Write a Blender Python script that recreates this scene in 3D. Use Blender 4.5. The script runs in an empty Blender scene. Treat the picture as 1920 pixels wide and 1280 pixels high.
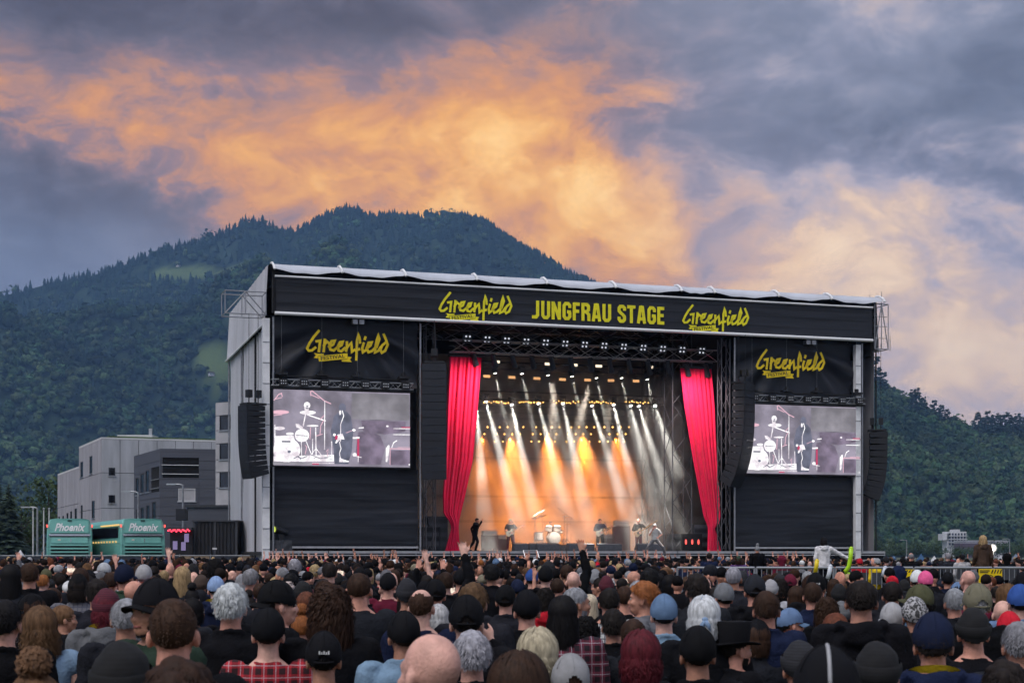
import bpy, bmesh, math, random
import numpy as np
from mathutils import Vector, Matrix, Euler, noise as mnoise

scene = bpy.context.scene
COL = scene.collection
R = math.radians
PI = math.pi
rng = random.Random(7)

# ------------------------------------------------------------ camera
CAMZ = 2.04
cam_data = bpy.data.cameras.new('camera')
cam = bpy.data.objects.new('camera', cam_data)
COL.objects.link(cam)
cam.location = (0, 0, CAMZ)
cam.rotation_euler = (PI / 2, 0, 0)
cam_data.sensor_width = 36.0
cam_data.lens = 56.25
cam_data.shift_y = 0.2068
cam_data.clip_start = 0.2
cam_data.clip_end = 20000
cam_data.dof.use_dof = True
cam_data.dof.focus_distance = 40.0
cam_data.dof.aperture_fstop = 9.0
scene.camera = cam

# ------------------------------------------------------------ exposure and render settings
scene.view_settings.view_transform = 'Standard'
scene.view_settings.look = 'None'
scene.view_settings.exposure = 0.5
scene.view_settings.gamma = 1.0
scene.view_settings.use_curve_mapping = False
scene.render.engine = 'CYCLES'
cy = scene.cycles
cy.use_denoising = True
cy.use_adaptive_sampling = True
cy.adaptive_threshold = .03
cy.adaptive_min_samples = 16
cy.max_bounces = 5
cy.diffuse_bounces = 2
cy.glossy_bounces = 2
cy.transmission_bounces = 2
cy.transparent_max_bounces = 8
cy.volume_bounces = 0
cy.sample_clamp_indirect = 4.0
cy.use_light_tree = True
cy.caustics_reflective = False
cy.caustics_refractive = False
cy.volume_step_rate = 1.0


# ------------------------------------------------------------ node helper
class Nodes:
    def __init__(s, tree):
        s.t = tree
        s.n = tree.nodes
        s.l = tree.links

    def new(s, kind, **kw):
        nd = s.n.new(kind)
        for k, v in kw.items():
            setattr(nd, k, v)
        return nd

    def put(s, sock, v):
        if v is None:
            return
        if isinstance(v, bpy.types.NodeSocket):
            s.l.new(v, sock)
        elif isinstance(v, (tuple, list)) and len(v) == 3 and sock.type == 'RGBA':
            sock.default_value = (*v, 1)
        else:
            sock.default_value = v

    def m(s, op, a, b=None, c=None, clamp=False):
        nd = s.new('ShaderNodeMath', operation=op, use_clamp=clamp)
        for i, v in enumerate((a, b, c)):
            s.put(nd.inputs[i], v)
        return nd.outputs[0]

    def vm(s, op, a, b=None):
        nd = s.new('ShaderNodeVectorMath', operation=op)
        s.put(nd.inputs[0], a)
        s.put(nd.inputs[1], b)
        return nd.outputs[0]

    def mix(s, f, a, b, mode='MIX'):
        nd = s.new('ShaderNodeMix', data_type='RGBA', blend_type=mode)
        s.put(nd.inputs[0], f)
        s.put(nd.inputs[6], a)
        s.put(nd.inputs[7], b)
        return nd.outputs[2]

    def noise(s, vec, scale, detail=4, rough=.55, dist=0.0, color=False):
        nd = s.new('ShaderNodeTexNoise')
        s.put(nd.inputs['Vector'], vec)
        nd.inputs['Scale'].default_value = scale
        nd.inputs['Detail'].default_value = detail
        nd.inputs['Roughness'].default_value = rough
        nd.inputs['Distortion'].default_value = dist
        return nd.outputs[1 if color else 0]

    def ramp(s, f, stops, ease='LINEAR'):
        nd = s.new('ShaderNodeValToRGB')
        nd.color_ramp.interpolation = ease
        el = nd.color_ramp.elements
        while len(el) < len(stops):
            el.new(.5)
        for e, (p, c) in zip(el, stops):
            e.position = p
            e.color = (*c, 1) if len(c) == 3 else c
        s.put(nd.inputs[0], f)
        return nd.outputs[0]

    def smooth(s, v, lo, hi, a=0.0, b=1.0):
        nd = s.new('ShaderNodeMapRange', interpolation_type='SMOOTHSTEP')
        s.put(nd.inputs[0], v)
        for i, x in enumerate((lo, hi, a, b)):
            nd.inputs[i + 1].default_value = x
        return nd.outputs[0]


# ------------------------------------------------------------ sky: low sun behind broken evening cloud
world = bpy.data.worlds.new('World')
scene.world = world
world.use_nodes = True
W = Nodes(world.node_tree)
W.n.clear()
wd = W.new('ShaderNodeTexCoord').outputs['Generated']
sep = W.new('ShaderNodeSeparateXYZ')
W.put(sep.inputs[0], wd)
dx, dy, dz = sep.outputs
el = W.m('MAXIMUM', dz, -0.02)
az = W.m('ARCTAN2', dx, dy)
comb = W.new('ShaderNodeCombineXYZ')
W.put(comb.inputs[0], dx)
W.put(comb.inputs[1], dy)
W.put(comb.inputs[2], W.m('MULTIPLY', el, 1.75))
skyp = comb.outputs[0]


def vscale(v, k):
    nd = W.new('ShaderNodeVectorMath', operation='SCALE')
    W.put(nd.inputs[0], v)
    nd.inputs[3].default_value = k
    return nd.outputs[0]


def add(*a):
    r = a[0]
    for b in a[1:]:
        r = W.m('ADD', r, b)
    return r


def mul(a, b):
    return W.m('MULTIPLY', a, b)


warp = W.vm('SUBTRACT', W.noise(skyp, 5.0, 3, .6, color=True), (.5, .5, .5))
wsep = W.new('ShaderNodeSeparateXYZ')
W.put(wsep.inputs[0], warp)
azw = add(az, mul(wsep.outputs[0], .15))
elw = add(el, mul(wsep.outputs[1], .085))
n_big = W.smooth(W.noise(W.vm('ADD', skyp, vscale(warp, .12)), 4.2, 3, .55), .3, .7)
n_mid = W.smooth(W.noise(W.vm('ADD', skyp, vscale(warp, .10)), 11.0, 7, .6, .0), .3, .7)
n_fine = W.smooth(W.noise(W.vm('ADD', skyp, vscale(warp, .12)), 27.0, 5, .62, .0), .28, .72)


def blob(X, Y, sx, sy, k=1.0, tilt=0.0):
    """a soft patch of cloud round a bearing and height"""
    da = W.m('SUBTRACT', azw, (X - 960) / 3000.0)
    de = W.m('SUBTRACT', W.m('SUBTRACT', elw, (1037 - Y) / 3000.0), mul(da, tilt))
    da, de = mul(da, 3000.0 / sx), mul(de, 3000.0 / sy)
    return mul(W.m('EXPONENT', mul(add(mul(da, da), mul(de, de)), -1.0)), k)


glow = add(blob(330, 220, 400, 150, .5, .05), blob(520, 390, 360, 140, .52, -.05), blob(860, 330, 230, 170, .5), blob(1150, 450, 350, 180, .6, -.15), blob(1010, 200, 400, 150, .42, -.1),
           blob(1640, 480, 480, 170, .64, .05), blob(1780, 670, 420, 130, .6), blob(400, 262, 120, 42, -.36), blob(1060, 400, 90, 45, -.2), blob(1390, 530, 120, 80, -.25), blob(660, 40, 620, 80, -.36), blob(40, 470, 260, 100, -.3, -.2), blob(690, 250, 90, 60, -.16), blob(1850, 180, 260, 90, -.25))
glow = mul(glow, W.smooth(add(el, mul(W.m('SUBTRACT', n_mid, .5), .05)), .345, .265))
lit = add(mul(glow, .70), mul(W.m('SUBTRACT', n_big, .5), .26), mul(W.m('SUBTRACT', n_mid, .5), .54), mul(W.m('SUBTRACT', n_fine, .5), .3), .0)
orange = W.ramp(lit, [(0.0, (.105, .095, .125)), (.14, (.15, .12, .15)), (.27, (.25, .155, .165)), (.38, (.42, .20, .125)), (.54, (.60, .245, .075)), (.72, (.78, .35, .065)), (.9, (.92, .49, .12)), (1.0, (.98, .58, .18))])
peach = W.ramp(lit, [(0.0, (.19, .20, .28)), (.18, (.28, .27, .35)), (.32, (.42, .36, .40)), (.48, (.56, .42, .37)), (.66, (.78, .55, .37)), (.95, (.95, .70, .45))])
warm = W.mix(W.smooth(azw, .05, .19), orange, peach)
slate_n = add(mul(n_big, .5), mul(n_mid, .36), mul(n_fine, .14))
slate = W.ramp(slate_n, [(.1, (.028, .024, .034)), (.4, (.058, .05, .07)), (.65, (.105, .098, .132)), (.9, (.16, .155, .20))])
slate_r = W.ramp(slate_n, [(.1, (.065, .07, .105)), (.4, (.12, .135, .19)), (.65, (.19, .205, .275)), (.9, (.28, .29, .36))])
slate_low = W.ramp(slate_n, [(.1, (.07, .095, .165)), (.5, (.115, .15, .24)), (.9, (.19, .225, .33))])
slate = W.mix(W.smooth(azw, .0, .17), slate, slate_r)
slate = W.mix(W.smooth(elw, .23, .15), slate, slate_low)
pale = W.mix(n_mid, (.38, .37, .45), (.68, .54, .50))
slate = W.mix(mul(W.smooth(azw, .06, .2), W.smooth(elw, .19, .1)), slate, pale)
# the cloud deck goes on overhead and behind as an even, paler blue-grey
over = W.m('MAXIMUM', W.smooth(dz, .4, .8), mul(W.smooth(dy, .6, -.2), .62))
deck = W.ramp(slate_n, [(.1, (.30, .335, .43)), (.5, (.40, .44, .54)), (.9, (.50, .54, .64))])
slate = W.mix(over, slate, deck)
k = W.smooth(add(glow, mul(W.m('SUBTRACT', n_mid, .5), .34), mul(W.m('SUBTRACT', n_big, .5), .22)), -.06, .5)
clouds = W.mix(k, slate, warm)
sky = W.new('ShaderNodeTexSky', sky_type='NISHITA', sun_disc=False, sun_elevation=R(3.0), sun_rotation=R(-2.0), altitude=600, dust_density=2.0)
clear = W.mix(1.0, sky.outputs[0], (.1, .1, .1), 'MULTIPLY')
final = W.mix(.95, clear, clouds)
bg = W.new('ShaderNodeBackground')
W.put(bg.inputs[0], final)
bg.inputs[1].default_value = 1.0
world.cycles.sampling_method = 'MANUAL'
world.cycles.sample_map_resolution = 256
wo = W.new('ShaderNodeOutputWorld')
W.l.new(bg.outputs[0], wo.inputs[0])

# ------------------------------------------------------------ sun lamp from behind the camera, added as extra broad skylight
sd = bpy.data.lights.new('sun', 'SUN')
sd.energy = 1.5
sd.angle = R(45)
sd.color = (1.0, .96, .93)
sun = bpy.data.objects.new('sun', sd)
COL.objects.link(sun)
sun.rotation_euler = (R(33), 0, R(-38))
sun.location = (0, -10, 60)


# ------------------------------------------------------------ materials
def mat(name, col=(.5, .5, .5), rough=.7, var=.15, scale=6.0, bump=0.0, bscale=40.0, metal=0.0, emit=None, estr=0.0, objcol=False, spec=.4, sheen=0.0, stretch=None, attr=None):
    m = bpy.data.materials.get(name)
    if m:
        return m
    m = bpy.data.materials.new(name)
    m.use_nodes = True
    N = Nodes(m.node_tree)
    b = N.n['Principled BSDF']
    tc = N.new('ShaderNodeTexCoord').outputs['Object']
    if stretch:
        tc = N.vm('MULTIPLY', tc, stretch)
    base = col
    if objcol:
        base = N.new('ShaderNodeObjectInfo').outputs['Color']
    if attr:
        a = N.new('ShaderNodeVertexColor', layer_name=attr)
        base = a.outputs[0]
    f = N.noise(tc, scale, 5, .6)
    lo = N.mix(1.0, base, (1 - var,) * 3, 'MULTIPLY')
    hi = N.mix(1.0, base, (1 + var,) * 3, 'MULTIPLY')
    N.put(b.inputs['Base Color'], N.mix(N.smooth(f, .3, .7), lo, hi))
    N.put(b.inputs['Roughness'], N.m('ADD', N.m('MULTIPLY', f, .2), rough - .1, clamp=True))
    b.inputs['Metallic'].default_value = metal
    b.inputs['Specular IOR Level'].default_value = spec
    if sheen:
        b.inputs['Sheen Weight'].default_value = sheen
    if bump:
        bp = N.new('ShaderNodeBump')
        bp.inputs['Strength'].default_value = bump
        bp.inputs['Distance'].default_value = .02
        N.put(bp.inputs['Height'], N.noise(tc, bscale, 4, .6))
        N.put(b.inputs['Normal'], bp.outputs[0])
    if emit:
        b.inputs['Emission Color'].default_value = (*emit, 1)
        b.inputs['Emission Strength'].default_value = estr
    return m


# ------------------------------------------------------------ mesh builder
class MB:
    def __init__(s):
        s.v = []
        s.f = []

    def add(s, vs, fs):
        o = len(s.v)
        s.v.extend([tuple(p) for p in vs])
        s.f.extend([tuple(i + o for i in f) for f in fs])
        return s

    def box(s, x0, x1, y0, y1, z0, z1):
        return s.add([(x0, y0, z0), (x1, y0, z0), (x1, y1, z0), (x0, y1, z0), (x0, y0, z1), (x1, y0, z1), (x1, y1, z1), (x0, y1, z1)],
                     [(0, 3, 2, 1), (4, 5, 6, 7), (0, 1, 5, 4), (1, 2, 6, 5), (2, 3, 7, 6), (3, 0, 4, 7)])

    def bbox(s, c, d, M=None, taper=1.0):
        x, y, z = d[0] / 2, d[1] / 2, d[2] / 2
        t = taper
        vs = [Vector(p) for p in [(-x, -y, -z), (x, -y, -z), (x, y, -z), (-x, y, -z), (-x * t, -y * t, z), (x * t, -y * t, z), (x * t, y * t, z), (-x * t, y * t, z)]]
        if M:
            vs = [M @ p for p in vs]
        vs = [p + Vector(c) for p in vs]
        return s.add(vs, [(0, 3, 2, 1), (4, 5, 6, 7), (0, 1, 5, 4), (1, 2, 6, 5), (2, 3, 7, 6), (3, 0, 4, 7)])

    def tube(s, p, q, r0, r1=None, n=8, caps=True):
        p, q = Vector(p), Vector(q)
        r1 = r0 if r1 is None else r1
        d = q - p
        if d.length < 1e-6:
            return s
        rot = d.to_track_quat('Z', 'Y').to_matrix()
        vs = []
        for c, r in ((p, r0), (q, r1)):
            for i in range(n):
                a = 2 * PI * i / n
                vs.append(c + rot @ Vector((r * math.cos(a), r * math.sin(a), 0)))
        fs = [(i, (i + 1) % n, n + (i + 1) % n, n + i) for i in range(n)]
        if caps:
            fs += [tuple(range(n - 1, -1, -1)), tuple(range(n, 2 * n))]
        return s.add(vs, fs)

    def path(s, pts, r, n=6):
        rs = r if isinstance(r, (list, tuple)) else [r] * len(pts)
        pts = [Vector(p) for p in pts]
        rings = []
        for i, p in enumerate(pts):
            d = pts[min(i + 1, len(pts) - 1)] - pts[max(i - 1, 0)]
            rot = d.to_track_quat('Z', 'Y').to_matrix()
            rings.append([p + rot @ Vector((rs[i] * math.cos(2 * PI * j / n), rs[i] * math.sin(2 * PI * j / n), 0)) for j in range(n)])
        return s.loft(rings)

    def loft(s, rings, cap=True, closed=True):
        n = len(rings[0])
        vs = [p for r in rings for p in r]
        fs = []
        for k in range(len(rings) - 1):
            for i in range(n if closed else n - 1):
                j = (i + 1) % n
                fs.append((k * n + i, k * n + j, (k + 1) * n + j, (k + 1) * n + i))
        if cap and closed:
            fs += [tuple(range(n - 1, -1, -1)), tuple(range((len(rings) - 1) * n, len(rings) * n))]
        return s.add(vs, fs)

    def ball(s, c, r, n=12, m=8, M=None):
        r = (r, r, r) if not isinstance(r, (tuple, list)) else r
        c = Vector(c)
        vs = [Vector((0, 0, -1))]
        for k in range(1, m):
            t = -PI / 2 + PI * k / m
            for i in range(n):
                a = 2 * PI * i / n
                vs.append(Vector((math.cos(t) * math.cos(a), math.cos(t) * math.sin(a), math.sin(t))))
        vs.append(Vector((0, 0, 1)))
        vs = [Vector((p.x * r[0], p.y * r[1], p.z * r[2])) for p in vs]
        if M:
            vs = [M @ p for p in vs]
        fs = [(0, 1 + (i + 1) % n, 1 + i) for i in range(n)]
        for k in range(m - 2):
            for i in range(n):
                a = 1 + k * n
                fs.append((a + i, a + (i + 1) % n, a + n + (i + 1) % n, a + n + i))
        a = 1 + (m - 2) * n
        fs += [(a + i, a + (i + 1) % n, len(vs) - 1) for i in range(n)]
        return s.add([p + c for p in vs], fs)

    def grid(s, fn, nu, nv):
        vs = [fn(i / nu, j / nv) for j in range(nv + 1) for i in range(nu + 1)]
        fs = [(j * (nu + 1) + i, j * (nu + 1) + i + 1, (j + 1) * (nu + 1) + i + 1, (j + 1) * (nu + 1) + i) for j in range(nv) for i in range(nu)]
        return s.add(vs, fs)

    def poly(s, pts):
        return s.add(pts, [tuple(range(len(pts)))])

    def prism(s, pts, d):
        """pts: closed outline in 3D; d: extrusion vector"""
        d = Vector(d)
        n = len(pts)
        vs = [Vector(p) for p in pts] + [Vector(p) + d for p in pts]
        return s.add(vs, [tuple(range(n - 1, -1, -1)), tuple(range(n, 2 * n))] + [(i, (i + 1) % n, n + (i + 1) % n, n + i) for i in range(n)])

    def disc(s, c, r, n=20, axis='y'):
        vs = []
        for i in range(n):
            a = 2 * PI * i / n
            ca, sa = r * math.cos(a), r * math.sin(a)
            vs.append((c[0] + ca, c[1], c[2] + sa) if axis == 'y' else (c[0] + ca, c[1] + sa, c[2]))
        return s.poly(vs)

    def mesh(s, name, smooth=False, off=(0, 0, 0)):
        me = bpy.data.meshes.new(name)
        o = off
        me.from_pydata([(p[0] - o[0], p[1] - o[1], p[2] - o[2]) for p in s.v], [], s.f)
        if smooth:
            me.polygons.foreach_set('use_smooth', [True] * len(me.polygons))
        me.update()
        return me


BASE = {}
# stage frame: origin at the ground under the front edge's end, u along the front, v into the depth
TH = math.atan(.131 * 3000 / 1225)
SX, SY = -450 / 3000 * 79.0, 79.0
SM = Matrix.Translation((SX, SY, 0)) @ Matrix.Rotation(TH, 4, 'Z')


def S(u, v, z=0.0):
    return SM @ Vector((u, v, z))


def tag(o, label=None, cat=None, group=None, kind=None):
    if label:
        o['label'] = label
    if cat:
        o['category'] = cat
    if group:
        o['group'] = group
    if kind:
        o['kind'] = kind
    return o


def thing(name, label, cat, base=(0, 0, 0), frame='S', group=None, rz=0.0):
    """an Empty at the thing's base; its parts are written in stage (S), world (W) or own (L) coordinates"""
    o = bpy.data.objects.new(name, None)
    o.empty_display_size = .2
    COL.objects.link(o)
    if frame == 'S':
        o.location = S(*base)
        o.rotation_euler = (0, 0, TH)
        BASE[o.name] = Vector(base)
    elif frame == 'W':
        o.location = base
        BASE[o.name] = Vector(base)
    else:
        o.location = base
        o.rotation_euler = (0, 0, rz)
        BASE[o.name] = Vector((0, 0, 0))
    return tag(o, label, cat, group)


def obj(name, me, material=None, parent=None):
    o = bpy.data.objects.new(name, me)
    COL.objects.link(o)
    if material and not me.materials:
        me.materials.append(material)
    if parent:
        o.parent = parent
        BASE[o.name] = BASE.get(parent.name, Vector((0, 0, 0)))
    return o


def part(mb, name, material, parent, smooth=False):
    return obj(name, mb.mesh(name, smooth, BASE.get(parent.name, (0, 0, 0))), material, parent)


_rod = {}


def rod(parent, name, p, q, r, material):
    """a straight round bar as an object of its own, all of one material sharing one mesh"""
    key = material.name
    if key not in _rod:
        me = MB().tube((0, 0, -.5), (0, 0, .5), 1, 1, 8).mesh('rod')
        me.materials.append(material)
        _rod[key] = me
    b = BASE.get(parent.name, Vector((0, 0, 0)))
    p, q = Vector(p) - b, Vector(q) - b
    o = obj(name, _rod[key], None, parent)
    d = q - p
    o.matrix_local = Matrix.Translation((p + q) / 2) @ d.to_track_quat('Z', 'Y').to_matrix().to_4x4() @ Matrix.Diagonal((r, r, d.length, 1))
    return o


def children_of(o):
    return list(o.children)


def copy_tree(o, parent=None):
    c = o.copy()
    COL.objects.link(c)
    if parent:
        c.parent = parent
    for ch in children_of(o):
        copy_tree(ch, c)
    return c


def evaluated(o):
    """the object's mesh with its modifiers applied, worked out in a scratch scene of its own"""
    sc2 = bpy.data.scenes.new('scratch')
    sc2.collection.objects.link(o)
    vl = sc2.view_layers[0]
    vl.update()
    me = bpy.data.meshes.new_from_object(o.evaluated_get(vl.depsgraph))
    sc2.collection.objects.unlink(o)
    bpy.data.scenes.remove(sc2)
    return me
# ============================================================ ground and mountains
M_grass = mat('trodden_grass', (.075, .085, .045), .95, .4, .35, .5, 8)
g = MB()
g.poly([(-3400, -100, 0), (3400, -100, 0), (3400, 5200, 0), (-3400, 5200, 0)])
o = obj('ground', g.mesh('ground'), M_grass)
tag(o, kind='structure')


def px(x):
    return (x - 960) / 3000.0


def py(y):
    return (1037 - y) / 3000.0


def skyline(tab):
    xs = np.array([px(a) for a, b in tab])
    ys = np.array([py(b) for a, b in tab])
    return lambda a: np.interp(a, xs, ys)


sky_left = skyline([(-1500, 900), (-800, 720), (-300, 640), (0, 556), (60, 540), (110, 527), (175, 516), (230, 497), (300, 472), (380, 454), (430, 432), (465, 415), (488, 413), (505, 424), (522, 436), (548, 437), (585, 420), (618, 403), (655, 390), (690, 405),
                    (740, 406), (790, 410), (830, 407), (870, 413), (910, 424), (940, 447), (975, 470), (1020, 490), (1060, 517), (1105, 536), (1160, 566), (1300, 640), (1500, 720), (1700, 830), (2000, 940), (2800, 1010)])
sky_right = skyline([(900, 1014), (1150, 794), (1350, 654), (1480, 624), (1560, 646), (1610, 686), (1640, 718), (1700, 755), (1740, 778), (1790, 800), (1830, 810), (1870, 809), (1920, 809), (2050, 784), (2300, 754), (3200, 814)])

_r = np.random.RandomState(3)
_ph = _r.rand(40, 4)


def fbm(x, y, octv=5, seed=0):
    s = np.zeros_like(x)
    a = 1.0
    for k in range(octv):
        p = _ph[(seed * 5 + k) % 40]
        ang = p[0] * 6.28
        u = x * math.cos(ang) + y * math.sin(ang)
        w = -x * math.sin(ang) + y * math.cos(ang)
        s += a * np.sin(u + p[1] * 6.28 + 1.3 * np.sin(w * .7 + p[2] * 6)) * np.cos(w * .9 + p[3] * 6.28)
        x, y, a = x * 2.03, y * 2.03, a * .52
    return s


class Hill:
    def __init__(h, sk, d0, d1, back, seed, meadows, gully):
        h.sk, h.d0, h.d1, h.back, h.seed, h.meadows, h.gully = sk, d0, d1, back, seed, meadows, gully

    def app(h, a, D):
        """apparent elevation (tangent) of the surface at bearing a, distance D"""
        e = h.sk(a)
        t = np.clip((D - h.d0) / (h.d1 - h.d0), 0, 1)
        q = t ** .72
        n = fbm(a * D / 260, D / 260, 5, h.seed)
        q = q + h.gully * n * q * (1 - q) * 1.6
        return e * np.clip(q, 0, 1.0), t

    def z(h, a, D):
        e, t = h.app(a, D)
        hr = CAMZ + h.sk(a) * h.d1
        front = e * D + CAMZ * np.minimum(1, t * 20)
        bk = hr * (1 - np.clip((D - h.d1) / h.back, 0, 1) ** 1.3)
        return np.where(D <= h.d1, front, bk) - .6

    def meadow(h, a, D):
        e, t = h.app(a, D)
        m = np.zeros_like(e)
        X, Y = a * 3000 + 960, 1037 - e * 3000
        n = fbm(a * 160, e * 160, 3, 6) * .22
        for (cx, cy, rx, ry, sl) in h.meadows:
            yy = Y - cy - sl * (X - cx)
            m = np.maximum(m, np.clip(2.2 * (1.15 - ((X - cx) / rx) ** 2 - (yy / ry) ** 2 + n), 0, 1))
        return m

    def build(h, name, material, a0, a1, na, nd):
        A = np.linspace(a0, a1, na)
        tt = np.linspace(0, 1, nd)
        Ds = np.concatenate([h.d0 + (h.d1 - h.d0) * tt, h.d1 + h.back * np.linspace(.1, 1, 8)])
        AA, DD = np.meshgrid(A, Ds)
        Z = h.z(AA, DD)
        P = np.stack([AA * DD, DD, Z], -1).reshape(-1, 3)
        nr, nc = len(Ds), na
        idx = np.arange(nr * nc).reshape(nr, nc)
        F = np.stack([idx[:-1, :-1], idx[:-1, 1:], idx[1:, 1:], idx[1:, :-1]], -1).reshape(-1, 4)
        me = bpy.data.meshes.new(name)
        me.from_pydata(P.tolist(), [], F.tolist())
        me.polygons.foreach_set('use_smooth', [True] * len(me.polygons))
        ml = h.meadow(AA, DD).reshape(-1)
        at = me.color_attributes.new('meadow', 'FLOAT_COLOR', 'POINT')
        at.data.foreach_set('color', np.stack([ml, ml, ml, np.ones_like(ml)], -1).ravel())
        o = obj(name, me, material)
        tag(o, kind='structure')
        return o


def hill_mat(name, dark, meadow):
    m = bpy.data.materials.new(name)
    m.use_nodes = True
    N = Nodes(m.node_tree)
    b = N.n['Principled BSDF']
    tc = N.new('ShaderNodeTexCoord').outputs['Object']
    n1 = N.noise(tc, .02, 6, .6)
    n2 = N.noise(tc, .004, 4, .6)
    forest = N.mix(N.smooth(n1, .35, .65), tuple(c * .6 for c in dark), tuple(c * 1.3 for c in dark))
    md = N.mix(N.smooth(N.noise(tc, .01, 6, .65), .35, .65), tuple(c * .7 for c in meadow), meadow)
    a = N.new('ShaderNodeVertexColor', layer_name='meadow')
    N.put(b.inputs['Base Color'], N.mix(a.outputs[0], forest, md))
    b.inputs['Roughness'].default_value = 1
    b.inputs['Specular IOR Level'].default_value = .05
    return m


hill_L = Hill(sky_left, 1300., 2800., 1500., 0, [(404, 685, 40, 42, .1), (345, 512, 62, 15, -.06), (440, 505, 40, 10, -.3), (520, 770, 60, 40, 0)], .85)
hill_R = Hill(sky_right, 820., 1350., 900., 3, [], .6)
hill_L.build('mountain', hill_mat('mountain_soil', (.025, .042, .03), (.105, .145, .06)), -.85, .6, 260, 120)
hill_R.build('hill', hill_mat('hill_soil', (.035, .055, .03), (.12, .17, .06)), -.02, .8, 200, 70)

# ---- woods on the slopes: one mass of tree crowns each
_t = (1 + 5 ** .5) / 2
_ico0V = np.array([(-1, _t, 0), (1, _t, 0), (-1, -_t, 0), (1, -_t, 0), (0, -1, _t), (0, 1, _t), (0, -1, -_t), (0, 1, -_t), (_t, 0, -1), (_t, 0, 1), (-_t, 0, -1), (-_t, 0, 1)]) / math.sqrt(1 + _t * _t)
_ico0F = np.array([(0, 11, 5), (0, 5, 1), (0, 1, 7), (0, 7, 10), (0, 10, 11), (1, 5, 9), (5, 11, 4), (11, 10, 2), (10, 7, 6), (7, 1, 8), (3, 9, 4), (3, 4, 2), (3, 2, 6), (3, 6, 8), (3, 8, 9), (4, 9, 5), (2, 4, 11), (6, 2, 10), (8, 6, 7), (9, 8, 1)])


def crown_templates():
    T = []
    r = np.random.RandomState(11)
    for k in range(5):
        # a loose crown: dark core and ragged leaf sprays all round it
        V, F = [], []
        d = 1 + .3 * (r.rand(len(_ico0V)) - .5)
        V.extend((_ico0V * d[:, None] * np.array([.36, .36, .38]) + np.array([0, 0, .48])).tolist())
        F.extend(_ico0F.tolist())
        cl = [(r.randn(3) * np.array([.2, .2, .17]) + np.array([0, 0, .55]), .14 + .1 * r.rand()) for _ in range(7)]
        for q in range(30):
            c, rad = cl[q % 7]
            n = r.randn(3)
            n[2] = abs(n[2]) * .8
            n /= np.linalg.norm(n)
            p = c + n * rad
            u = np.cross(n, r.randn(3))
            u /= np.linalg.norm(u)
            w = np.cross(n, u)
            s = .085 + .06 * r.rand()
            o = len(V)
            V.extend([(p - u * s).tolist(), (p - w * s * .8 - n * .03).tolist(), (p + u * s).tolist(), (p + w * s * .8 - n * .03).tolist()])
            F.extend([[o, o + 1, o + 2], [o, o + 2, o + 3]])
        T.append((np.array(V), np.array(F)))
    for k in range(3):
        vs, fs = [], []
        n = 7
        for tier, (z0, z1, r0) in enumerate(((.08, .55, .24), (.34, .8, .17), (.58, 1.0, .1))):
            o = len(vs)
            for i in range(n):
                a = 2 * PI * i / n + tier
                rr = r0 * (.75 + .5 * r.rand())
                vs.append((rr * math.cos(a), rr * math.sin(a), z0 + .05 * r.rand()))
            vs.append((0, 0, z1))
            fs += [(o + i, o + (i + 1) % n, o + n) for i in range(n)]
        T.append((np.array(vs), np.array(fs)))
    return T


CROWNS = crown_templates()


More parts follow.
